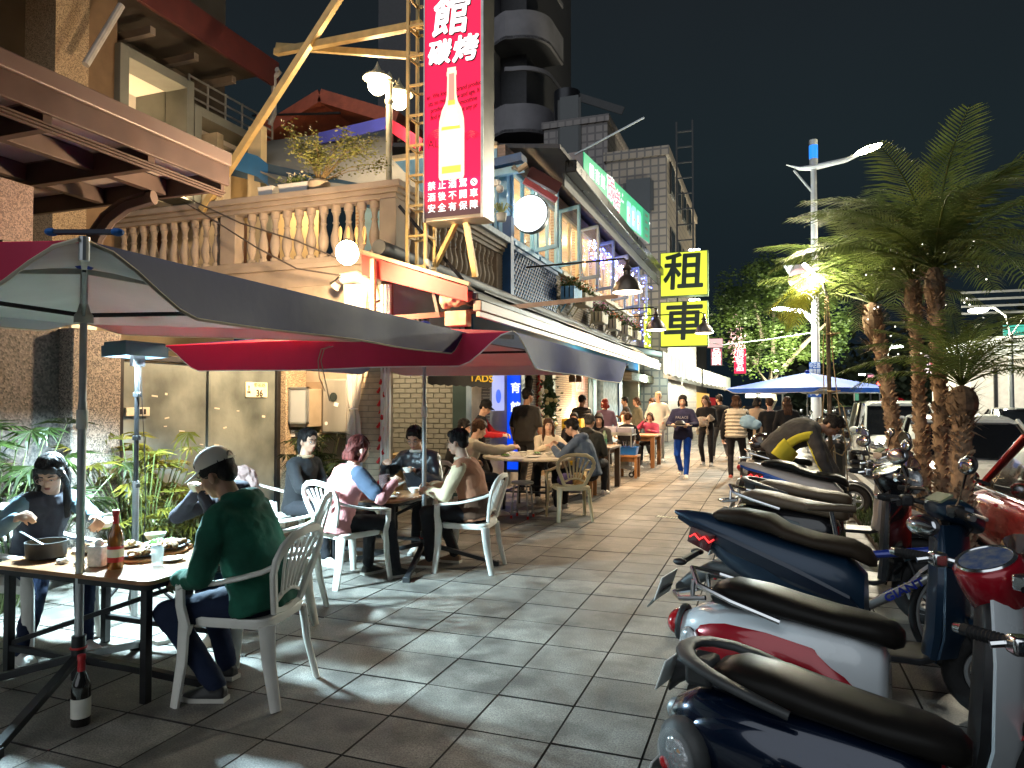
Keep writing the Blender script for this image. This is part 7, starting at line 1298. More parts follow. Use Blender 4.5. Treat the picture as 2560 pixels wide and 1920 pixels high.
def scooter(lab, x, y, rz, style, col, col2, seat, steer=42, shield=None, nac=None, sc=1.0, plate=True, mirror='round', mh=.20):
    t = thing("parked_scooter", lab, "scooter", (x, y, 0), R(rz), group="scooters parked along the kerb"); t.scale = (sc,) * 3
    shield = shield or col; nac = nac or col; sp_ = style == 'sport'
    for nm, wx in (("rear_wheel", -.56), ("front_wheel", .62)):
        wl = MB().torus((wx, 0, .215), .17, .05, (0, 1, 0), 36, 10, 1.05).obj(nm, rubber, t, 60); MB().torus((wx, 0, .215), .115, .016, (0, 1, 0), 30, 6, 2.2).obj("rim", steel, wl); m = MB()
        for k in range(5): a = k * 1.2566; m.bar((wx, 0, .215), (wx + .115 * math.cos(a), 0, .215 + .115 * math.sin(a)), .022, .03)
        m.cap((wx, -.05, .215), (wx, .05, .215), .035, n=14); m.obj("spokes", steel if not sp_ else darkm, wl)
    if sp_:
        b = MB().loft([sec(-.93, .012, .845, .865), sec(-.86, .05, .80, .87, 2), sec(-.74, .085, .67, .865, 2), sec(-.60, .12, .56, .84, 2.2), sec(-.40, .155, .46, .79, 2.4), sec(-.18, .165, .38, .74, 2.6), sec(.0, .15, .30, .70, 3), sec(.08, .12, .28, .62, 3)]).obj("rear_body", col, t, 30)
        s = MB().loft([sec(-.70, .03, .84, .87), sec(-.66, .095, .83, .895), sec(-.52, .115, .81, .905), sec(-.38, .125, .785, .885), sec(-.30, .13, .76, .835), sec(-.16, .135, .73, .80), sec(.02, .12, .70, .785), sec(.10, .08, .66, .75), sec(.13, .03, .66, .70)]).obj("seat", seat, t, 60)
        for q in (-1, 1):
            MB().loft([[(xx, q * (yy + o), zz + dz) for o, dz in ((0, -h), (.012, -h * .6), (.012, h * .6), (0, h))] for xx, yy, zz, h in ((-.90, .03, .83, .012), (-.6, .118, .72, .045), (-.25, .165, .60, .05), (.02, .152, .50, .03), (.06, .135, .47, .005))]).obj("side_panel", col2, t)
            MB().loft([[(xx, q * (yy + o), zz + dz) for o, dz in ((0, -h), (.012, -h * .6), (.012, h * .6), (0, h))] for xx, yy, zz, h in ((-.35, .164, .50, .004), (-.15, .168, .46, .02), (.03, .152, .40, .03), (.05, .14, .38, .005))]).obj("trim_strip", steel, t)
            l_ = MB().loft([[(-.83, q * .055, .70), (-.80, q * .075, .79), (-.66, q * .112, .76), (-.70, q * .105, .66)], [(-.84, q * .06, .70), (-.81, q * .085, .79), (-.66, q * .125, .76), (-.70, q * .118, .66)]]).obj("tail_lamp", mat("tail_lamp_housing", (.06, .01, .012), .15, coat=1), t)
            MB().tube([(-.815 + .03 * k, q * (.088 + .009 * k), .745 + (.012 if k % 2 else -.012) - .004 * k) for k in range(6)], .005, 5).obj("led", glow("led_red", (1, .03, .03), 2.5), l_)
        MB().loft([sec(-.92, .03, .40, .44), sec(-.84, .06, .42, .52), sec(-.70, .075, .50, .60), sec(-.5, .06, .5, .6)]).obj("plate_arm", dgrey, t); MB().loft([[(-.98 - .12 * k, yy, .40 - .13 * k + dz) for yy in (-w_, w_) for dz in ((0, .012) if yy < 0 else (.012, 0))] for k, w_ in ((0, .09), (.5, .07), (1, .02))]).obj("mud_flap", dgrey, t)
        MB().bar((-.84, -.14, .60), (-.84, .14, .60), .02, .03).obj("indicator_bar", blackp, t)
        for q in (-1, 1): MB().ell((-.85, q * .16, .60), (.04, .03, .02)).obj("indicator", blackp, t)
    else:
        b = MB().loft([sec(-.80, .03, .50, .58), sec(-.77, .075, .43, .64, 2.2), sec(-.68, .125, .37, .69, 2.3), sec(-.54, .165, .33, .715, 2.4), sec(-.36, .182, .31, .715, 2.5), sec(-.18, .172, .30, .70, 2.6), sec(-.04, .15, .28, .68, 3), sec(.05, .12, .27, .64, 3), sec(.07, .10, .28, .60, 3)]).obj("rear_body", col, t, 60)
        s = MB().loft([sec(-.64, .04, .72, .765), sec(-.61, .095, .705, .80), sec(-.54, .12, .70, .822), sec(-.40, .13, .70, .812), sec(-.26, .13, .69, .785), sec(-.12, .128, .675, .765), sec(.02, .112, .655, .755), sec(.10, .08, .64, .735), sec(.13, .04, .65, .71)]).obj("seat", seat, t, 60)
        MB().tube([(-.60, .108, .735), (-.40, .131, .735), (-.15, .130, .715), (.05, .105, .695)], .004, 5).obj("seat_piping", blackp, t)
        for q in (-1, 1):
            MB().loft([[(xx, q * (yy + o), zz + dz) for o, dz in ((-.02, -h), (.010, -h * .75), (.016, 0), (.010, h * .75), (-.02, h))] for xx, yy, zz, h in ((-.745, .085, .52, .02), (-.66, .128, .535, .09), (-.54, .160, .54, .115), (-.36, .180, .52, .135), (-.18, .172, .49, .135), (-.06, .153, .45, .10), (.02, .138, .42, .05), (.05, .13, .40, .01))]).obj("side_panel", col2, t, 60)
            i_ = MB().ell((-.70, q * .135, .56), (.055, .032, .05), 16, 10, Euler((0, .3, q * .5))).obj("indicator", lens_c, t, 60); MB().torus((-.70, q * .14, .56), .045, .007, (-.55, q, .1), 24, 6).obj("indicator_rim", chrome, i_)
        if style == "retro_rail": MB().ell((-.80, 0, .585), (.055, .085, .06), 16, 12).obj("tail_lamp", lens_r, t, 60); MB().torus((-.785, 0, .585), .072, .014, (1, 0, -.1), 26, 8).obj("tail_lamp_bezel", dgrey, t)
        MB().loft([sec(-.84, .05, .26, .30), sec(-.80, .06, .30, .44), sec(-.70, .07, .36, .46)]).obj("mudguard", blackp, t)
    gr = 0.0
    if style == 'retro_rail':
        MB().tube([(-.30, .165, .71), (-.50, .165, .76), (-.66, .13, .80), (-.74, .0, .84), (-.66, -.13, .80), (-.50, -.165, .76), (-.30, -.165, .71)], .013, 8).obj("grab_rail", chrome, t); MB().tube([(-.64, .10, .74), (-.76, .10, .72), (-.83, 0, .715), (-.76, -.10, .72), (-.64, -.10, .74)], .012, 8).obj("rear_rack", chrome, t)
        for q in (-1, 1): MB().cap((-.70, q * .10, .74), (-.70, q * .09, .81), .010).obj("rail_post", chrome, t)
    elif style == 'retro_grip':
        g = MB(); gp_ = [(-.34, .168, .728), (-.44, .172, .755), (-.54, .168, .782), (-.62, .15, .802), (-.69, .11, .815), (-.725, .055, .822), (-.735, 0, .824), (-.725, -.055, .822), (-.69, -.11, .815), (-.62, -.15, .802), (-.54, -.168, .782), (-.44, -.172, .755), (-.34, -.168, .728)]
        ribbon(g, gp_, (0, 0, 1), .026, .013, [.5, .8, 1, 1.1, 1.2, 1.2, 1.2, 1.2, 1.2, 1.1, 1, .8, .5]); g.obj("grab_handle", dgrey, t, 60); MB().box((-.68, 0, .75), (.10, .12, .10)).obj("grab_mount", dgrey, t, bevel=.02)
        for q in (-1, 1): MB().ell((-.70, q * .125, .50), (.12, .07, .115), 16, 10, Euler((0, .45, q * .55))).obj("lamp_housing", dgrey, t, 60); rl_ = MB().ell((-.712, q * .176, .50), (.075, .020, .07), 16, 10, Euler((0, .45, q * .55))).obj("rear_lamp", mat("lamp_reflector", (.6, .62, .65), .12, .9, .5, 55, .9, 45), t, 60); MB().ell((-.745, q * .192, .475), (.026, .012, .020), 12, 8, Euler((0, .45, q * .55))).obj("bulb_cover", lens_r, rl_, 60); MB().ell((-.69, q * .196, .53), (.022, .010, .018), 12, 8, Euler((0, .45, q * .55))).obj("bulb_cover", amb, rl_, 60); MB().ell((-.712, q * .178, .50), (.096, .036, .090), 20, 12, Euler((0, .45, q * .55))).obj("clear_lens", glass("lens_glass", (.75, .8, .82), .03, .22), rl_, 60)
        MB().lathe([(0, 0), (.032, 0), (.034, .006), (0, .008)], (-.5, .172, .63), 20, (0, 1, .1)).obj("badge", mat("badge_pale", (.5, .5, .48), .4), t)
    if plate: MB().box((-.845 if not sp_ else -.99, 0, .36 if not sp_ else .42), (.008, .26, .15), rot=Euler((0, .35, 0))).obj("license_plate", mat("plate_white", (.7, .7, .68), .35), t, bevel=.002)
    MB().cap((-.74, -.17, .25), (-.34, -.17, .24), .052, .045, 16, True).obj("exhaust", steel, t); MB().loft([sec(-.68, .045, .16, .28, 3), sec(-.2, .06, .15, .27, 3)]).obj("engine_case", darkm, t)
    MB().tube([(-.1, .08, .2), (-.12, .16, .02)], .012, 6).obj("side_stand", steel, t)
    MB().loft([sec(-.06, .15, .235, .285, 5), sec(.1, .16, .235, .275, 5), sec(.32, .15, .235, .275, 5), sec(.38, .11, .25, .29, 5)]).obj("floorboard", blackp, t)
    MB().loft([[(xx + dx, yy, zz) for dx, yy in ((0, -w_), (-.035, -w_ * .5), (-.045, 0), (-.035, w_ * .5), (0, w_))] + [(xx + .03, w_, zz), (xx + .06, 0, zz), (xx + .03, -w_, zz)] for xx, zz, w_ in ((.36, .27, .12), (.38, .40, .17), (.39, .55, .19), (.40, .70, .175), (.405, .84, .13), (.41, .90, .09))]).obj("inner_shield", blackp if not sp_ else col, t, 60)
    MB().loft([[(xx + dx, yy, zz) for dx, yy in ((-.01, -w_), (.0, -w_ * 1.04), (.06, -w_ * .6), (.10, 0), (.06, w_ * .6), (0, w_ * 1.04), (-.01, w_))] + [(xx + .03, w_ * .5, zz), (xx + .05, 0, zz), (xx + .03, -w_ * .5, zz)] for xx, zz, w_ in ((.40, .28, .13), (.425, .40, .185), (.43, .55, .205), (.435, .70, .19), (.43, .84, .145), (.425, .91, .10))]).obj("front_shield", shield, t, 60)
    MB().loft([[(.62 + r_ * math.cos(a), yy, .215 + r_ * math.sin(a)) for r_, yy in ((.235, -.075), (.262, -.05), (.27, 0), (.262, .05), (.235, .075), (.245, .04), (.25, 0), (.245, -.04))] for a in [R(20 + 14 * i) for i in range(12)]]).obj("front_fender", col2 if not sp_ else col, t, 60)
    # steered head
    Mx = Matrix.Translation((.43, 0, 0)) @ Matrix.Rotation(R(steer), 4, 'Z') @ Matrix.Translation((-.43, 0, 0))
    def SM(): m = MB(); m.M = Mx; return m
    SM().tube([(.44, 0, .82), (.43, 0, .95)], .03, 10).obj("steering_column", blackp, t)
    if sp_:
        SM().loft([sec(.36, .05, .96, 1.01), sec(.40, .12, .93, 1.03), sec(.47, .15, .90, 1.03), sec(.56, .10, .86, .98), sec(.60, .03, .87, .93)]).obj("headset", col, t, 40); SM().box((.40, 0, 1.035), (.07, .12, .01), rot=Euler((0, -.5, 0))).obj("display", mat("lcd", (.25, .3, .2), .2, coat=1), t)
    else:
        SM().lathe([(0, .0), (.07, .0), (.10, .03), (.112, .10), (.115, .17), (.10, .185), (0, .185)], (.46, 0, .86), 28, (-.42, 0, 1)).obj("nacelle", nac, t, 60)
        SM().lathe([(0, .0), (.09, .0), (.09, .006), (0, .008)], Vector((.46, 0, .86)) + Vector((-.42, 0, 1)).normalized() * .187, 28, (-.42, 0, 1)).obj("gauge", mat("gauge_face", (.45, .48, .5), .15, 0, .35, 30, coat=1, c2=(.06, .12, .3)), t)
        SM().torus(Vector((.46, 0, .86)) + Vector((-.42, 0, 1)).normalized() * .19, .094, .008, (-.42, 0, 1), 28, 6).obj("gauge_rim", chrome, t); SM().ell((.565, 0, .945), (.045, .088, .088), 18, 12).obj("headlamp", lens_c, t, 60); SM().loft([[(.55 + dx, .11 * math.sin(a), 1.02 + .10 * math.cos(a)) for dx in (0, .006)] + [(.53 + dx, .07 * math.sin(a), 1.02 + .02 * math.cos(a)) for dx in (.006, 0)] for a in [R(-80 + 20 * i) for i in range(9)]]).obj("wind_visor", mat("visor_smoke", (.03, .02, .02), .1, coat=1), t)
    SM().tube([(.30, -.235, .985), (.37, -.20, 1.0), (.42, -.10, .985), (.44, 0, .97), (.42, .10, .985), (.37, .20, 1.0), (.30, .235, .985)], .0125, 8).obj("handlebar", chrome if not sp_ else darkm, t)
    for q in (-1, 1):
        d = Vector((-.28, q, -.02)).normalized(); a = Vector((.345, q * .215, .995)); SM().cap(a, a + d * .14, .019, .0185, 12).obj("grip", rubber, t)
        rg = SM(); [rg.torus(a + d * (.02 + .012 * k), .0195, .0022, d, 12, 4) for k in range(9)]; rg.obj("grip_ribs", rubber, t); SM().cap(a + d * .14, a + d * .165, .017, .014, 12).obj("bar_end", chrome, t)
        SM().box(a - d * .03 + Vector((0, 0, 0)), (.055, .06, .055), rz=-.28 * q).obj("switch_box", chrome if style != 'sport' else blackp, t, bevel=.01)
        SM().tube([a - d * .02 + Vector((.03, 0, 0)), a + d * .03 + Vector((.06, 0, -.005)), a + d * .14 + Vector((.075, 0, -.01))], [.009, .007, .008], 6).obj("brake_lever", steel, t)
        SM().tube([a - d * .03 + Vector((.02, 0, -.02)), (.50, q * .10, .90), (.47, q * .03, .80)], .004, 5).obj("cable", blackp, t)
        if mirror is None: continue
        b = a - d * .02 + Vector((0, 0, .02)); e = b + Vector((.01, q * .07, mh)); SM().tube([b, b + Vector((.02, q * .015, mh * .45)), e], .006, 6).obj("mirror_stalk", darkm, t)
        if mirror == 'round': SM().lathe([(0, 0), (.058, 0), (.062, .008), (.055, .022), (0, .03)], e, 28, (1, -.1 * q, .1)).obj("mirror_back", chrome, t, 60); SM().lathe([(0, 0), (.056, 0), (.056, .002), (0, .002)], e - Vector((.003, 0, 0)), 28, (1, -.1 * q, .1)).obj("mirror_face", mirror_g, t)
        else: SM().ell(e, (.018, .075, .045), 16, 10, Euler((0, .2, q * .15))).obj("mirror_back", blackp, t, 60); SM().ell(e - Vector((.012, 0, 0)), (.010, .068, .039), 16, 10, Euler((0, .2, q * .15))).obj("mirror_face", mirror_g, t)
    for q in (-1, 1): MB().cap((.46, q * .05, .55), (.61, q * .055, .215), .016).obj("fork_leg", darkm, t)
    return t
blue_b = paint("pearl_blue_black", (.004, .012, .035), .5, .14, 1); red_p = paint("deep_red", (.38, .008, .02)); wht = paint("pale_white", (.74, .80, .84), 0, .25); navy_p = paint("matt_navy", (.008, .028, .06), .3, .32, .3); blk_p = paint("gloss_black", (.01, .01, .012), .3, .18)
scooter("blue black scooter nearest the camera with a grey grab handle and clear rear lamps", .37, 2.16, -16, 'retro_grip', blue_b, blue_b, seat_m, 44, sc=.88, mirror=None)
scooter("white and red scooter with chrome rear rack and a round red instrument pod", .34, 2.98, -16, 'retro_rail', wht, red_p, seat_m, 48, nac=red_p, shield=wht, sc=.93, mirror="oval", mh=.10)
scooter("navy angular scooter with red zigzag tail lights and a pointed tail", .38, 4.08, -12, 'sport', navy_p, paint("dark_navy", (.01, .02, .04), .3, .3, .4), mat("seat_brown_lit", (.035, .025, .017), .5, 0, .3, 5, .12, 350, spec=.15), 35, mirror='oval')
scooter("dark scooter with a brown dusty seat and small blue sticker on its red tail lamp", .40, 5.68, -18, 'retro_rail', blk_p, mat("paint_dark_teal", (.01, .03, .04), .2, coat=.6), seat_d, 40, mirror='oval')
scooter("black scooter with a worn tan seat between the dusty one and the bending man", .50, 6.5, -14, 'retro_grip', blk_p, blk_p, seat_d, 38)
scooter("white, blue and red sport scooter at the bending man's feet", .60, 7.75, -8, 'sport', paint("sport_white", (.5, .42, .36), 0, .3), paint("sport_blue", (.02, .10, .42)), seat_m, 30, mirror='oval')
scooter("grey scooter with two helmets on its seat behind the bending man", .40, 10.3, -10, 'retro_rail', dgrey, paint("silver", (.35, .35, .36), .6), seat_m, 38)
scooter("black scooter just outside the bottom of the view, only its seat showing", .08, 1.13, -16, 'retro_plain', blk_p, blk_p, mat("seat_brown_lit"), 40, plate=False, sc=.9, mirror=None)
for k, (x, y, z, lab, m_) in enumerate(((-.12, 10.45, .93, "glossy brown black helmet resting on the grey scooter's seat, upper of the two", mat("helmet_brown", (.05, .03, .025), .12, coat=1)), (.12, 10.05, .86, "black helmet hanging lower beside the glossy one on the grey scooter", mat("helmet_black", (.015, .018, .02), .15, coat=1)))):
    t = thing("helmet", lab, "helmet", (x, y, z)); MB().lathe([(.135, -.10), (.15, -.04), (.148, .02), (.12, .09), (.06, .135), (0, .145)], n=28).obj("shell", m_, t, 60); MB().ell((-.03, -.09, -.02), (.12, .07, .06)).obj("visor", mat("visor_smoke"), t); MB().lathe([(0, 0), (.02, 0), (0, .01)], (-.13, -.06, 0), 12, (-1, -.4, 0)).obj("button", steel, t)
# far scooters
src = scooter("dark scooter in the far parked row, directly right of the white street lamp foot", 3.0, 27.0, -80, 'retro_rail', blk_p, dgrey, seat_m, 30, plate=False)
for k in range(11): dup(src, (1.3 + (k % 6) * .62 - (.1 if k > 5 else 0), 22.5 + (k // 6) * 3.4 + random.uniform(-.2, .2), 0), R(-80 + random.uniform(-8, 8)), "dark scooter, %s from the left in the %s row beyond the blue umbrella" % (["first", "second", "third", "fourth", "fifth", "sixth"][k % 6], "nearer" if k < 6 else "farther"), group="far scooters beyond the blue umbrella")
# ================================================================ BICYCLE
t = thing("bicycle", "blue and silver bicycle lettered GIANT squeezed between the navy and the dusty scooters", "bicycle", (.52, 4.52, 0), R(-9))
for nm, wx in (("rear_wheel", -.50), ("front_wheel", .52)):
    w_ = MB().torus((wx, 0, .33), .305, .020, (0, 1, 0), 48, 8).obj(nm, rubber, t, 60); MB().torus((wx, 0, .33), .28, .010, (0, 1, 0), 48, 6).obj("rim", steel, w_); m = MB()
    for k in range(28): a = k * .2244; m.cap((wx + .02 * math.cos(a + 1), .025 * (1 if k % 2 else -1), .33 + .02 * math.sin(a + 1)), (wx + .275 * math.cos(a), 0, .33 + .275 * math.sin(a)), .0013, n=4)
    m.cap((wx, -.05, .33), (wx, .05, .33), .018, n=10); m.obj("spokes", steel, w_); MB().loft([[(wx + r_ * math.cos(a), yy, .33 + r_ * math.sin(a)) for r_, yy in ((.345, -.028), (.358, 0), (.345, .028), (.35, 0))] for a in [R(30 + 12 * i) for i in range(12)]]).obj("fender", mat("fender_silver", (.4, .45, .48), .3, .5), t)
bb_, sd_, hd_, hb_ = Vector((-.06, 0, .30)), Vector((-.18, 0, .78)), Vector((.36, 0, .72)), Vector((.40, 0, .60)); fs_ = paint("bike_silver", (.45, .46, .45), .5); fb_ = paint("bike_blue", (.02, .05, .35))
MB().cap(bb_, hb_, .026, n=14).obj("down_tube", fs_, t); MB().cap(bb_, sd_ - Vector((-.03, 0, .12)), .019, n=12).obj("seat_tube", fs_, t); MB().cap(sd_ - Vector((-.03, 0, .18)), hd_ - Vector((.0, 0, .03)), .023, n=12).obj("top_tube", fb_, t); MB().cap(hd_ + Vector((-.01, 0, .04)), hb_ + Vector((.01, 0, -.03)), .024, n=12).obj("head_tube", fb_, t)
for q in (-1, 1): MB().cap(bb_, (-.50, q * .06, .33), .010).obj("chain_stay", fs_, t); MB().cap(sd_ - Vector((-.03, 0, .14)), (-.50, q * .06, .33), .009).obj("seat_stay", fs_, t); MB().tube([hb_ + Vector((.02, q * .03, -.04)), (.45, q * .05, .5), (.52, q * .055, .33)], .012, 8).obj("fork_leg", fs_, t)
MB().cap(sd_ - Vector((-.03, 0, .14)), sd_ + Vector((-.01, 0, .08)), .013).obj("seat_post", chrome, t); MB().loft([sec(-.33 + o, w_, .86, .905, 2.4) for o, w_ in ((0, .03), (.02, .075), (.08, .085), (.15, .05), (.22, .028), (.27, .015))]).obj("saddle", seat_d, t, 60); MB().tube([hd_, hd_ + Vector((-.03, 0, .2))], .013, 8).obj("stem", steel, t)
MB().tube([(.22, -.30, .99), (.30, -.18, 1.0), (.34, 0, .93), (.30, .18, 1.0), (.22, .30, .99)], .012, 8).obj("handlebar", darkm, t); [MB().cap((.22, q * .30, .99), (.16, q * .38, .98), .016).obj("grip", rubber, t) for q in (-1, 1)]
d = (hb_ - bb_).normalized(); text("GIANT", .060, bb_.lerp(hb_, .52) + Vector((0, -.0285, 0)), d, Vector((0, 0, 1)) - d * d.z, mat("bike_lettering", (.02, .04, .35), .4), t, .003, .002, sx=1.25); text("GIANT", .060, bb_.lerp(hb_, .52) + Vector((0, .0285, 0)), -d, Vector((0, 0, 1)) - d * d.z, mat("bike_lettering"), t, .003, .002, sx=1.25)
MB().torus((-.06, -.04, .30), .07, .006, (0, 1, 0), 30, 6).obj("chainring", darkm, t); MB().bar((-.06, -.06, .30), (.05, -.07, .18), .02, .01).obj("crank", steel, t); MB().box((.06, -.11, .18), (.09, .08, .02)).obj("pedal", blackp, t); MB().bar((-.06, .06, .30), (-.17, .07, .42), .02, .01).obj("crank", steel, t); MB().box((-.86, 0, .42), (.02, .05, .07)).obj("reflector", lens_r, t, bevel=.006)
# ================================================================ CARS
def car(lab, x, y, rz, L, W, Ht, pm_, kind='sedan', z=-.14, group=None):
    t = thing("parked_car", lab, "car", (x, y, z), R(rz), group=group); h = L / 2; w_ = W / 2; belt = Ht * (.62 if kind != 'mpv' else .56)
    if kind == 'mpv': pr = [(-h, .80, .35, belt * .9), (-h + .1, .95, .28, belt), (-h + .8, 1, .22, belt * 1.02), (0, 1, .22, belt * 1.0), (h - 1.25, 1, .22, belt * .99), (h - .75, .98, .24, belt * .93), (h - .3, .93, .27, belt * .82), (h - .06, .80, .32, belt * .68), (h, .68, .38, belt * .58)]
    else: pr = [(-h, .78, .38, belt * .80), (-h + .15, .93, .28, belt * .92), (-h + .8, 1, .22, belt * 1.0), (0, 1, .22, belt), (h - 1.4, 1, .22, belt * .98), (h - .8, .98, .24, belt * .90), (h - .25, .90, .28, belt * .76), (h, .70, .36, belt * .62)]
    def cs(xx, k, z0, z1, n=28):
        o = []
        for i in range(n): a = 2 * math.pi * i / n; c, s = math.cos(a), math.sin(a); yy = w_ * k * math.copysign(abs(c) ** .35, c); zz = (z0 + z1) / 2 + (z1 - z0) / 2 * math.copysign(abs(s) ** .5, s); o.append((xx, yy * (1 - .06 * max(0, (zz - z0) / (z1 - z0) - .5)), zz))
        return o
    MB().loft([cs(*p) for p in pr]).obj("body", pm_, t, 40)
    rf0, rf1 = (-h + .45, h - 1.85) if kind == 'mpv' else (-h + 1.15, h - 2.0); gl0, gl1 = (-h + .12, h - .95) if kind == 'mpv' else (-h + .35, h - 1.15); gm = mat("car_glass", (.008, .010, .012), .04, 0, .1, 3, coat=1)
    def gr(xx, z1, k): return [(xx, sy * w_ * kk, zz) for sy, kk, zz in ((-1, .90, belt * .93), (-1, k, z1 - .04), (-1, k * .8, z1), (1, k * .8, z1), (1, k, z1 - .04), (1, .90, belt * .93))]
    MB().loft([gr(gl0, belt * .97, .86), gr(rf0, Ht - .02, .74), gr((rf0 + rf1) / 2, Ht, .76), gr(rf1, Ht - .03, .74), gr(gl1, belt * .97, .86)]).obj("windows", gm, t, 25)
    MB().loft([[(xx, sy * w_ * kk, zz + o) for sy, kk, zz, o in ((-1, k * .99, z1 - .05, 0), (-1, k * .82, z1, .012), (1, k * .82, z1, .012), (1, k * .99, z1 - .05, 0))] for xx, z1, k in ((rf0 - .12, Ht - .05, .73), (rf0, Ht - .015, .75), ((rf0 + rf1) / 2, Ht + .005, .77), (rf1, Ht - .025, .75), (rf1 + .10, Ht - .06, .73))]).obj("roof", pm_, t, 40)
    for q in (-1, 1):
        MB().bar((rf1 + .02, q * w_ * .745, Ht - .05), (gl1 + .02, q * w_ * .895, belt * .95), .05, .04).obj("front_pillar", pm_, t, bevel=.008); MB().bar((rf0, q * w_ * .745, Ht - .04), (gl0 - .02, q * w_ * .895, belt * .95), .09, .05).obj("rear_pillar", pm_, t, bevel=.008); MB().bar(((rf0 + rf1) / 2 + .1, q * w_ * .765, Ht - .03), ((rf0 + rf1) / 2, q * w_ * .92, belt * .96), .06, .03).obj("door_pillar", darkm, t)
        MB().tube([(gl0 + .1, q * w_ * .935, belt * .965), (0, q * w_ * .97, belt * .975), (gl1, q * w_ * .93, belt * .955)], .012, 6).obj("belt_trim", chrome, t)
        m_ = MB().ell((gl1 - .30, q * (w_ + .10), belt + .07), (.07, .11, .075), 14, 10).obj("side_mirror", pm_, t, 60); MB().ell((gl1 - .345, q * (w_ + .10), belt + .07), (.035, .095, .06), 14, 8).obj("mirror_face", mirror_g, m_); MB().bar((gl1 - .30, q * w_ * .9, belt), (gl1 - .30, q * (w_ + .03), belt + .05), .06, .03).obj("mirror_arm", darkm, t)
        MB().ell((h - .28, q * w_ * .72, belt * .72), (.24, .17, .085), 16, 10, Euler((0, .25, -q * .5))).obj("headlamp", mat("headlamp_dark_chrome", (.25, .27, .28), .1, .6, .5, 30, .2, 60, coat=1), t, 60)
        MB().ell((-h + .10, q * w_ * .74, belt * .80), (.12, .17, .09), 16, 10).obj("tail_lamp", lens_r, t, 60)
        for dx in (-.25, .75): MB().box(((rf0 + rf1) / 2 + dx, q * (w_ * 1.0), belt * .86), (.16, .03, .025)).obj("door_handle", pm_, t, bevel=.006)
        for wx in (-h + .85, h - .85): wh = MB().torus((wx, q * (w_ - .10), .30), .225, .085, (0, 1, 0), 32, 10, 1.1).obj("wheel", rubber, t, 60); MB().lathe([(0, 0), (.05, .02), (.17, 0), (.2, .02), (.2, -.05), (0, -.05)], (wx, q * (w_ + .0), .30), 24, (0, q, 0)).obj("rim", steel, wh)
    g = MB(); [g.bar((h - .02 + .0, -w_ * .42, .40 + k * .04), (h - .02, w_ * .42, .40 + k * .04), .03, .012) for k in range(6)]; g.obj("grille_slats", darkm, t); MB().loft([[(h - .10 + .09 * (1 - abs(a)), a * w_ * .5, zz) for zz in (.36, .64)] + [(h - .16 + .09 * (1 - abs(a)), a * w_ * .5, zz) for zz in (.64, .36)] for a in (-1, -.6, 0, .6, 1)]).obj("grille", darkm, t)
    MB().box((h + .01, 0, .46), (.02, .36, .14)).obj("license_plate", mat("plate_white"), t); MB().loft([[(h - .14 + .1 * (1 - a * a), a * w_ * .75, zz) for zz in (.24, .32)] + [(h - .2 + .1 * (1 - a * a), a * w_ * .75, zz) for zz in (.32, .24)] for a in (-1, -.5, 0, .5, 1)]).obj("lower_intake", darkm, t)
    MB().bar((gl1 - .1, -w_ * .3, belt * .99), (gl1 - .45, w_ * .1, belt * 1.12), .015, .01).obj("wiper", darkm, t); return t
car("dark red car parked nearest at the right edge beside the palms", 2.72, 6.95, 90, 4.5, 1.78, 1.40, paint("car_red", (.45, .015, .018), .3))
car("white car with a black windshield parked right behind the palm trunks", 2.75, 12.5, -90, 4.4, 1.75, 1.43, paint("car_white", (.80, .82, .78), 0, .25))
car("white people carrier with dark windshield left of the palm trunks", 2.85, 19.4, -90, 4.5, 1.78, 1.66, paint("car_white2", (.78, .84, .78), 0, .25), 'mpv')
car("dark car parked behind the white people carrier", 2.7, 25.6, -90, 4.4, 1.75, 1.5, blk_p)
car("red lit dark car in traffic across the street", 7.4, 27, 90, 4.4, 1.75, 1.45, blk_p)
# ================================================================ PALMS AND PLANTS
frm = mat("palm_frond_green", (.09, .14, .035), .5, 0, .4, 3, c2=(.19, .25, .07)); frm_y = mat("palm_frond_yellow", (.30, .32, .04), .5, 0, .3, 3); leafy(frm); leafy(frm_y); trk = mat("palm_trunk", (.28, .19, .12), .9, 0, .4, 14, .9, 40); tuf = mat("palm_dry_bases", (.16, .11, .07), .9, 0, .4, 20)
def frond_mesh(L_, droop, name, m_, seed, pairs=38, ll=.30):
    rnd = random.Random(seed); mb = MB(); pts = []
    for i in range(13): u = i / 12; pts.append(Vector((L_ * (u - .12 * u * u * droop), 0, L_ * (.42 * u - droop * .62 * u * u))))
    mb.tube(pts, [.012 * (1 - .8 * i / 12) for i in range(13)], 5)
    for k in range(pairs):
        u = .14 + .85 * k / pairs; i = min(11, int(u * 12)); f = u * 12 - i; p = pts[i].lerp(pts[i + 1], f); tg_ = (pts[i + 1] - pts[i]).normalized(); l_ = ll * math.sin(math.pi * (.12 + .80 * u)) * rnd.uniform(.85, 1.1)
        for q in (-1, 1):
            d = (tg_ * .75 + Vector((0, q, .12 + rnd.uniform(-.12, .12)))).normalized(); a = p; b = p + d * l_ * .55 - Vector((0, 0, l_ * .08)); c = p + d * l_ - Vector((0, 0, l_ * (.28 + rnd.uniform(0, .2)))); wv_ = tg_ * .0085
            mb.add([a - wv_ * .6, a + wv_ * .6, b + wv_, b - wv_, c], [(0, 1, 2, 3), (3, 2, 4)])
    return mb.mesh(name, m_, 0)
fms = [frond_mesh(1.35, d, "frond", frm, s) for d, s in ((.75, 1), (1.0, 2), (1.25, 3), (.9, 4))]
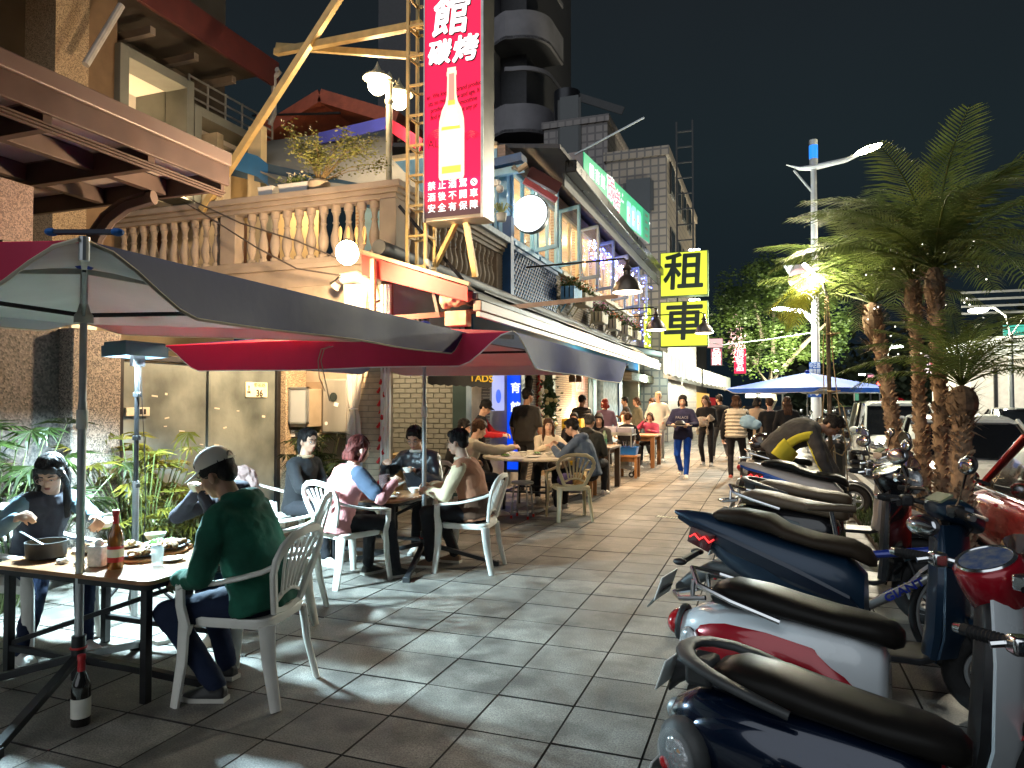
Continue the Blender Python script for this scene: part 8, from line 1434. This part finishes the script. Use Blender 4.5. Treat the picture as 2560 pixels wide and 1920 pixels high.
def palm(lab, base, top, r0=.10, n=26, L=1.0, up=.9, tuft=.25):
    t = thing("palm_tree", lab, "palm", base, group="pygmy palms in the kerb planting"); B_ = Vector((0, 0, 0)); T_ = Vector(top) - Vector(base); mid = Vector((T_.x * .35, T_.y * .35, T_.z * .5)); pts = []
    for i in range(15): u = i / 14; pts.append(B_ * (1 - u) ** 2 + mid * 2 * u * (1 - u) + T_ * u * u)
    tb = MB(); tb.tube(pts, [r0 * (1.15 - .35 * min(1, i / 8)) for i in range(15)], 14)
    for k in range(int(T_.z * 190)):
        u = random.random(); i = min(13, int(u * 14)); p = pts[i].lerp(pts[i + 1], u * 14 - i); a = random.uniform(0, 6.28); o = Vector((math.cos(a), math.sin(a), 0)); r_ = r0 * (1.15 - .35 * min(1, i / 8)); s_ = Vector((-o.y, o.x, 0)) * .022; q = p + o * r_ * .93
        tb.add([q - s_, q + s_, q + Vector((0, 0, .05)), q + o * .035 + Vector((0, 0, .045))], [(0, 1, 3), (1, 2, 3), (2, 0, 3)])
    tb.obj("trunk", trk, t, 40, fix=False); db_ = MB()
    for k in range(170):
        a = random.uniform(0, 6.28); h_ = -random.random() * tuft * 2; o = Vector((math.cos(a), math.sin(a), 0)); q = T_ + Vector((0, 0, h_)) + o * r0 * .7; e = q + o * random.uniform(.08, .22) + Vector((0, 0, random.uniform(-.10, .16))); s_ = Vector((-o.y, o.x, 0)) * .014; db_.add([q - s_, q + s_, e], [(0, 1, 2)])
    db_.ell(T_ - Vector((0, 0, tuft * .6)), (r0 * 1.35, r0 * 1.35, tuft * .9), 12, 8); db_.obj("dry_leaf_bases", tuf, t, 0, fix=False)
    for k in range(n):
        a = k * 2.39996 + random.uniform(-.2, .2); e = R(84 - 74 * (k / n) ** .9 * up); M_ = Matrix.Translation(T_ + Vector((0, 0, .05))) @ Matrix.Rotation(a, 4, 'Z') @ Matrix.Rotation(-e + R(18), 4, 'Y') @ Matrix.Scale(L * random.uniform(.85, 1.1), 4); inst(random.choice(fms), "frond", t, M_)
    return t
palm("leftmost leaning palm with a thick shaggy trunk, its crown reaching the street lamp", (1.42, 8.9, .05), tuple(AY(1885, 665, 9.1)), .082, 24, 1.12); palm("second palm from the left with a straight slender trunk", (1.52, 8.45, .05), tuple(AY(1972, 615, 8.7)), .066, 24, 1.15)
palm("third palm, its trunk crossing behind the tall mirror stalks", (1.62, 8.05, .05), tuple(AY(2018, 590, 8.3)), .074, 26, 1.3); palm("short palm at the right with a low crown in front of the white car", (1.60, 7.35, .05), tuple(AY(2078, 845, 7.45)), .10, 24, .85, .85, .18)
t = thing("string_lights", "tiny white string lights scattered through the palm crowns", "fairy lights", (1.7, 8.5, 3), world=True); mb = MB()
for k in range(46): c = AY(random.uniform(1850, 2140), random.uniform(520, 790), random.uniform(8.2, 9.2)); mb.ell(c, (.009,) * 3, 5, 3)
tag(mb.obj("bulbs", glow("fairy_white", (1, .95, .8), 4), t), kind='stuff')
# pole with tube light, rope and lit yellow fronds
px = AY(1797, 1075, 9.15); t = thing("bamboo_pole", "tall dark pole wrapped with ropes carrying a bright tube light and yellow palm leaves", "pole", (px.x, 9.15, 0), world=True); tp = AY(1787, 640, 9.15)
MB().cap((px.x, 9.15, 0), (tp.x, 9.15, tp.z), .028, .022, 12).obj("pole", mat("pole_brown", (.12, .09, .06), .7, 0, .3, 10), t)
rope = mat("rope_tan", (.36, .27, .15), .9)
for pts in ([AY(1783, 640, 9.1), AY(1778, 760, 9.1), AY(1780, 850, 9.1), AY(1772, 960, 9.1), AY(1785, 990, 9.1), AY(1802, 960, 9.08), AY(1812, 1075, 9.05)], [AY(1789, 650, 9.1), AY(1800, 780, 9.1), AY(1808, 850, 9.08), AY(1826, 960, 9.05), AY(1832, 1060, 9.05)], [AY(1800, 855, 9.08), AY(1822, 880, 9.05), AY(1838, 950, 9.0), AY(1820, 985, 9.0), AY(1800, 975, 9.05)]): MB().tube(pts, .007, 6).obj("rope", rope, t)
for y_ in (722, 846, 1068): q = AY(1795, y_, 9.12); MB().torus(q, .036, .012, (.1, .1, 1), 18, 6).obj("rope_knot", rope, t); MB().cap(q, q + Vector((.10, -.03, .01)), .008).obj("rope_end", rope, t)
a, b = AY(1737, 572, 9.1), AY(1776, 608, 9.1); MB().cap(a, b, .022, n=12, round_=True).obj("tube_light", glow("tube_hot", (1, .9, .62), 45), t); MB().bar(a + Vector((.0, .03, .03)), b + Vector((.03, .03, .03)), .05, .03).obj("fixture", darkm, t); MB().bar(b, tp, .03, .03).obj("fixture_arm", darkm, t)
lamp('POINT', (a + b) / 2 + Vector((-.03, -.05, -.07)), 130, (1, .86, .6), size=.10)
fy_ = frond_mesh(.62, 1.5, "yellow_frond", frm_y, 9, 20, .26)
for k in range(7): inst(fy_, "frond", t, Matrix.Translation(AY(1770, 632, 9.1)) @ Matrix.Rotation(R(180 + (k - 3) * 22), 4, 'Z') @ Matrix.Rotation(R(-12 + (k % 3) * 14), 4, 'Y'))
# fan leaved plants
def fan_leaf(seed, nf=8, L_=.22, name="leaf", m_=None):
    rnd = random.Random(seed); mb = MB()
    for k in range(nf):
        a = R(-75 + 150 * k / (nf - 1)) + rnd.uniform(-.05, .05); d = Vector((math.cos(a), math.sin(a), .1)); s_ = Vector((-math.sin(a), math.cos(a), 0)) * .013; l_ = L_ * rnd.uniform(.8, 1.1) * (1 - .2 * abs(a)); mb.add([Vector((0, 0, 0)), d * l_ * .5 + s_ + Vector((0, 0, .0)), d * l_ - Vector((0, 0, l_ * .25)), d * l_ * .5 - s_, d * l_ * .5 - Vector((0, 0, .008))], [(0, 1, 4), (0, 4, 3), (4, 1, 2), (3, 4, 2)])
    return mb.mesh(name, m_, 0)
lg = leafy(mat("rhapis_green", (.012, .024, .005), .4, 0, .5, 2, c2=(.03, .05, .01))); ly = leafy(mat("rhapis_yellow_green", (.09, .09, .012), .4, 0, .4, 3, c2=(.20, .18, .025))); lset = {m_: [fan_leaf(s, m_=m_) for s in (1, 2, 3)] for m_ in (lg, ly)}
def fan_plant(lab, base, rx, ry, h0, h1, n, m_, s=1.0):
    t = thing("potted_fan_palm", lab, "plant", base); st = MB()
    for k in range(n):
        x, y, z = random.gauss(0, .45) * rx, random.gauss(0, .45) * ry, random.uniform(h0, h1); st.tube([(x * .3, y * .3, 0), (x * .6, y * .6, z * .6), (x, y, z)], [.008, .006, .004], 5)
        M_ = Matrix.Translation((x, y, z)) @ Matrix.Rotation(random.uniform(0, 6.28), 4, 'Z') @ Matrix.Rotation(random.uniform(-.5, .9), 4, 'Y') @ Matrix.Scale(s * random.uniform(.75, 1.25), 4); inst(random.choice(lset[m_]), "leaf", t, M_)
    st.obj("stems", mat("stem_green", (.08, .1, .03), .6), t); return t
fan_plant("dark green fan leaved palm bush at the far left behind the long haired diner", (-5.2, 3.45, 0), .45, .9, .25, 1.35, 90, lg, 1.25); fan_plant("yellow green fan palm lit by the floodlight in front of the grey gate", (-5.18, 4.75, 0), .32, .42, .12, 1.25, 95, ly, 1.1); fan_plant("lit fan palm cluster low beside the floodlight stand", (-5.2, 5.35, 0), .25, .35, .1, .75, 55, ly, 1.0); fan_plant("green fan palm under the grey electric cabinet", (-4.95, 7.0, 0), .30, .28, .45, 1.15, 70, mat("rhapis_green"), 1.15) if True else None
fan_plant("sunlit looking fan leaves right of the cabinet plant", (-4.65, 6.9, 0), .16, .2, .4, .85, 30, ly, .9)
# ================================================================ STREET LAMPS
lp = mat("lamp_white_paint", (.62, .62, .6), .4, .1, .06, 2); P_ = AY(1763, 868, 25); P_.z = 0
t = thing("street_lamp", "tall white street lamp with a crescent arm, blue cap light and a parking arrow sign", "street lamp", P_, world=True); zt = AY(1757, 303, 25).z
MB().cap(P_ + Vector((0, 0, -.14)), P_ + Vector((0, 0, 2.2)), .17, .15, 18).obj("lower_pole", lp, t); MB().cap(P_ + Vector((0, 0, 2.2)), (P_.x, P_.y, zt - .9), .13, .09, 18).obj("pole", lp, t); MB().cap((P_.x, P_.y, zt - .9), (P_.x, P_.y, zt), .13, n=16).obj("cap_tube", lp, t); MB().cap((P_.x, P_.y, zt - .62), (P_.x, P_.y, zt - .18), .135, n=16).obj("blue_light", glow("cap_blue", (.02, .22, 1), 1.5), t)
a0, a1, a2, a3 = AY(1698, 356, 25), AY(1757, 362, 25), AY(1830, 345, 25), AY(1872, 325, 25); MB().tube([a0, a0.lerp(a1, .5) - Vector((0, 0, .08)), a1, a2, a3], [.03, .12, .17, .14, .07], 10, flat=.5).obj("crescent_arm", lp, t); MB().cap(AY(1715, 368, 25), AY(1757, 418, 25), .035).obj("brace", lp, t)
MB().ell(a3 + Vector((.05, -.1, -.0)), (.42, .16, .10), 16, 10, Euler((0, -.3, 0))).obj("lamp_head", glow("street_hot", (1, .93, .62), 30), t)
lamp('SPOT', a3 + Vector((0, -.2, -.2)), 3600, (1, .90, .68), size=.3, aim=(a3.x - .5, a3.y - 7, 0), spot=112, blend=.8)
pk = mat("banner_pink", (.45, .22, .22), .6); MB().prism([(0, 0), (1.0, .0), (1.1, -.3), (.95, -.75), (.6, -1.0), (.35, -.8), (.2, -.35)], AY(1692, 574, 24.9), (1, 0, 0), (0, 0, 1), .04).obj("leaf_banner", whitep, t); MB().lathe([(0, 0), (.33, 0), (.33, .05), (0, .05)], AY(1726, 603, 24.85), 24, (0, -1, 0)).obj("pink_disc", pk, t); MB().bb(AY(1775, 600, 24.95), AY(1806, 580, 25)).obj("side_banner", pk, t)
MB().tube([AY(1762, 720, 25), AY(1755, 690, 25), AY(1735, 672, 25), AY(1700, 668, 25)], [.12, .11, .09, .06], 8).obj("lower_arm", lp, t); q = AY(1686, 667, 25); MB().ell(q, (.28, .12, .06)).obj("lower_lamp", glow("lower_hot", (.9, 1, .95), 18), t); lamp('POINT', q - Vector((0, .5, .2)), 600, (.9, 1, .92), size=.15)
sb = mat("road_sign_blue", (.01, .06, .25), .5, emit=(.01, .06, .25), es=.15); p0, p1 = AY(1748, 812, 24.7), AY(1772, 782, 24.7); MB().bb((p0.x, 24.7, p0.z), (p1.x, 24.74, p1.z)).obj("name_sign", sb, t); text("中正路\n體育館", .20, ((p0.x + p1.x) / 2, 24.69, (p0.z + p1.z) / 2), (0, 0, 1) if False else (1, 0, 0), (0, 0, 1), whitep, t, .003, sx=.55)
p0, p1 = AY(1745, 858, 24.7), AY(1774, 843, 24.7); MB().bb((p0.x, 24.7, p0.z), (p1.x, 24.74, p1.z)).obj("parking_sign", sb, t); text("P", .2, (p0.x + .12, 24.69, (p0.z + p1.z) / 2), (1, 0, 0), (0, 0, 1), whitep, t, .003); text("↓", .22, (p1.x - .13, 24.69, (p0.z + p1.z) / 2), (1, 0, 0), (0, 0, 1), whitep, t, .003, .006)
def far_lamp(lab, px, py, Y, poleX, s, col, pw, arm2=False):
    h_ = AY(px, py, Y); b_ = AY(poleX, py, Y); t = thing("street_lamp", lab, "street lamp", (b_.x, Y, 0), world=True); lg_ = mat("lamp_grey", (.25, .26, .26), .5, .4)
    MB().cap((b_.x, Y, -.14), (b_.x, Y, h_.z - 1.0), .09, .07).obj("pole", lg_, t); MB().tube([(b_.x, Y, h_.z - 1.0), (b_.x - (b_.x - h_.x) * .15, Y, h_.z - .25), (h_.x * .5 + b_.x * .5, Y, h_.z + .05), (h_.x, Y, h_.z)], .05, 8).obj("arm", lg_, t); MB().ell((h_.x, Y, h_.z - .05), (.32 * s, .14, .09), 12, 8).obj("lamp_head", glow("far_head" + lab[:6], col, 22), t)
    if arm2: MB().tube([(b_.x, Y, h_.z - 1.0), (b_.x + .5, Y, h_.z - .2), (b_.x + 2, Y, h_.z + .05)], .05, 8).obj("arm", lg_, t)
    if pw: lamp('POINT', (h_.x, Y - .2, h_.z - .3), pw, col, size=.2)
far_lamp("twin armed grey street lamp at the right edge beyond the palms", 2112, 668, 30, 2182, 1, (1, .95, .7), 500, True); far_lamp("small bright street lamp seen between the palm trunks", 1938, 747, 45, 1916, 1, (.85, 1, .8), 300); far_lamp("distant street lamp low behind the leafy tree", 1672, 800, 60, 1690, 1, (1, .95, .8), 0); far_lamp("distant street lamp above the blue umbrella's right corner", 1862, 848 - 40, 80, 1900, 1, (1, .95, .8), 0)
# ================================================================ LEAFY TREE
t = thing("leafy_tree", "large round leafy street tree lit from below beyond the rental signs", "tree", (0, 47, 0)); bark = mat("bark_grey", (.24, .21, .15), .9, 0, .3, 6, .6, 10); lf_ = mat("tree_leaf", (.05, .10, .025), .5, 0, .5, .6, c2=(.12, .19, .04)); leafy(lf_)
tr = MB(); tr.tube([(0, 0, -.1), (.1, 0, 1.6), (.0, 0, 2.6)], [.42, .34, .30], 12)
limbs = [((.0, 0, 2.4), (-1.0, 0, 4.0), (-2.0, 0, 6.2)), ((0, 0, 2.5), (.9, 0, 3.8), (2.3, .3, 5.6)), ((0, 0, 2.4), (.2, .3, 4.5), (.3, 0, 7.5)), ((-.9, 0, 3.9), (-.4, -.6, 5.5), (-.8, -1, 7.6)), ((.8, 0, 3.7), (1.8, -.6, 4.8), (3.2, -.8, 6.2)), ((-1.2, 0, 4.4), (-2.4, .3, 4.8), (-3.0, 0, 5.6))]
for l_ in limbs: tr.tube(l_, [.22, .15, .07], 8)
tr.obj("trunk", bark, t); lm = MB(); clumps = []
for k in range(135):
    a = random.uniform(0, 6.28); z = random.uniform(-1, 1); r_ = random.uniform(.5, 1.05); clumps.append((Vector((.5 + 4.0 * r_ * math.cos(a) * math.sqrt(1 - z * z), 3.0 * r_ * math.sin(a) * math.sqrt(1 - z * z), 6.2 + 3.9 * r_ * z * (1 if z > 0 else .72))), random.uniform(.55, 1.15)))
for c, r_ in clumps:
    for k in range(170):
        d = Vector([random.gauss(0, 1) for _ in range(3)]).normalized() * r_ * random.uniform(.5, 1.0); p = c + d; n_ = (d.normalized() + Vector([random.uniform(-.7, .7) for _ in range(3)])).normalized(); u, v = frame(n_); s_ = random.uniform(.07, .14); lm.add([p - u * s_, p + v * s_ * .5, p + u * s_, p - v * s_ * .5], [(0, 1, 2, 3)])
tag(lm.obj("crown", lf_, t, 0, fix=False), kind='stuff')
lamp('POINT', (1.6, 42.5, 3.4), 3000, (1, .95, .7), size=.5)
# second darker mass of trees beyond, blossoms by the red sign
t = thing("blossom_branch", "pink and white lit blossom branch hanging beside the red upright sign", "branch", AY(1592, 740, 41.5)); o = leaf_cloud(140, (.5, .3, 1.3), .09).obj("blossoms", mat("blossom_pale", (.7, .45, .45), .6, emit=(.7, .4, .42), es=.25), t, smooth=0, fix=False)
dk = mat("dark_tree_mass", (.02, .03, .012), .8, 0, .4, 1); lm = MB()
for k in range(6000):
    x = random.uniform(2, 34); y = random.uniform(90, 100); z = abs(random.gauss(0, 1)) * (4.2 + 1.2 * math.sin(x * .5)); u, v = frame(Vector([random.gauss(0, 1) for _ in range(3)])); p = Vector((x, y, z)); s_ = random.uniform(.3, .7); lm.add([p - u * s_, p + v * s_, p + u * s_, p - v * s_], [(0, 1, 2, 3)])
tag(lm.obj("far_trees", dk, smooth=0, fix=False), "dark mass of distant trees across the street end", "trees", kind='stuff')
# ================================================================ FAR STREET
def box_thing(nm, lab, cat, px0, px1, py0, py1, Y, dep, m_, part="body"):
    a = AY(px0, py1, Y); b = AY(px1, py0, Y); t = thing(nm, lab, cat, ((a.x + b.x) / 2, Y, max(a.z, -.14)), world=True); MB().bb((a.x, Y, max(a.z, -.14)), (b.x, Y + dep, b.z)).obj(part, m_, t); return t, a, b
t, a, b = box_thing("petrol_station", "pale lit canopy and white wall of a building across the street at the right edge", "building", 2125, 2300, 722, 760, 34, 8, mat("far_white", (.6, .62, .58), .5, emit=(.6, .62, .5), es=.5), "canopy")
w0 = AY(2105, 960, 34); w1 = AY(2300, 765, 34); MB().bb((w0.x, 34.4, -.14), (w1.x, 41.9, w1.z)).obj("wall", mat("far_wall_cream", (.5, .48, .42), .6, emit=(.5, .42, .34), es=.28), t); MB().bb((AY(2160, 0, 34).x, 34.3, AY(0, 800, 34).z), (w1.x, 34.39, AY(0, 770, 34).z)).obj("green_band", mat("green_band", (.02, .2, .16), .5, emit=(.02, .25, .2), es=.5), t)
for k in range(5): xx = w0.x + .8 + k * 1.3; MB().bb((xx, 34.25, -.14), (xx + .12, 34.38, w1.z - .5)).obj("wall_post", darkm, t)
for k in range(4): MB().bb((w0.x - .4, 33.9 - 0, AY(0, 728 + k * 9, 34).z - .03), (w1.x, 33.99, AY(0, 728 + k * 9, 34).z + .05)).obj("canopy_stripe", mat("stripe_grey", (.2, .2, .2), .5), t)
def hang_sign(lab, px0, px1, py0, py1, Y, col, s, txt, tc, ts, rot=False):
    t, a, b = box_thing("street_sign", lab, "sign", px0, px1, py0, py1, Y, .3, darkm, "case"); MB().bb((a.x + .03, Y - .02, a.z + .03), (b.x - .03, Y - .004, b.z - .03)).obj("face", glow("sg" + lab[:14], col, s), t, 0)
    if txt: text(txt, ts, ((a.x + b.x) / 2, Y - .03, (a.z + b.z) / 2), (0, 0, -1) if rot else (1, 0, 0), (1, 0, 0) if rot else (0, 0, 1), glow("sgt" + lab[:14], tc, 1.2), t, .01, .01)
    MB().bb(((a.x + b.x) / 2 - .06, Y + .31, -.14), ((a.x + b.x) / 2 + .06, Y + .42, b.z)).obj("post", darkm, t)
hang_sign("pink vertical sign lettered with large white capitals between the palm trunks", 2024, 2036, 822, 882, 50, (.55, .12, .16), 1.0, "MAZDA", (1, .9, .9), 1.0, True); hang_sign("violet square sign above the pink vertical sign", 2016, 2040, 800, 822, 50, (.16, .10, .26), .8, None, None, 1); hang_sign("red lettered shop sign high between the palm trunks", 2006, 2030, 775, 798, 55, (.5, .05, .08), .9, "加油\n洗車", (1, .8, .8), .75); hang_sign("small pink sign at the right corner of the blue umbrella", 1874, 1888, 809, 816, 70, (.9, .3, .4), 1.0, None, None, 1); hang_sign("green upright sign seen between the second and third palms", 2094, 2108, 816, 850, 48, (.02, .35, .22), .9, None, None, 1); hang_sign("small green and white roadside sign under the blue umbrella", 1846, 1856, 845, 866, 40, (.05, .3, .18), .5, None, None, 1)
def signal(lab, px, py, Y, ax):
    p = AY(px, py, Y); t = thing("traffic_light", lab, "traffic light", (AY(ax, py, Y).x, Y, 0), world=True); x_ = AY(ax, py, Y).x
    MB().cap((x_, Y, -.14), (x_, Y, p.z + .4), .09).obj("pole", darkm, t); MB().cap((x_, Y, p.z + .25), (p.x, Y, p.z + .25), .05).obj("arm", mat("lamp_grey"), t); MB().bb((p.x - .5, Y - .1, p.z - .17), (p.x + .5, Y + .1, p.z + .17)).obj("housing", blackp, t, bevel=.03); MB().ell((p.x, Y - .13, p.z), (.15, .05, .15)).obj("red_light", glow("signal_red", (1, .03, .02), 9), t)
signal("red traffic light on an arm just right of the blue umbrella", 1899, 828, 62, 1924); signal("large red signal flare seen through the palms", 2096, 786, 46, 2120); signal("small red signal low at the right behind the short palm", 2140, 824, 55, 2150)
t = thing("round_road_sign", "small white round road sign above the white people carrier's roof", "sign", AY(1941, 875, 24)); MB().lathe([(0, 0), (.22, 0), (.22, .02), (0, .02)], (0, 0, .0), 24, (0, -1, 0)).obj("disc", whitep, t); MB().lathe([(.19, 0), (.22, 0), (.22, .01), (.19, .01)], (0, -.021, .0), 24, (0, -1, 0)).obj("red_ring", lens_r, t); MB().cap((0, .02, .1), (0, .02, -1.6), .03).obj("post", steel, t)
t = thing("road_signboard", "small pale square roadside signs under the blue umbrella's left half", "sign", AY(1622, 850, 44), world=False); MB().box((0, 0, 0), (.6, .03, .5)).obj("board", whitep, t); MB().box((.8, 0, 0), (.6, .03, .5)).obj("board", whitep, t); MB().cap((.4, .03, .3), (.4, .03, -1.7), .04).obj("post", steel, t)
c_ = car("dark car with glowing red tail lights in traffic, seen between the palm trunks", 8.0, 24.5, 90, 4.4, 1.75, 1.45, blk_p)
for q in (-1, 1): MB().ell((-2.22, q * .6, .85), (.05, .22, .12)).obj("lit_tail_lamp", glow("brake_glow", (1, .05, .02), 9), c_)
MB().ell((-2.1, .0, 1.1), (.05, .3, .03)).obj("high_brake_lamp", glow("brake_glow", (1, .05, .02), 9), c_)
for o in list(bpy.data.objects):
    if o.get('world'): del o['world']
for o in bpy.data.objects:
    if o.type == 'MESH' and o.parent: 
        for k in ('category',):
            if k in o: del o[k]
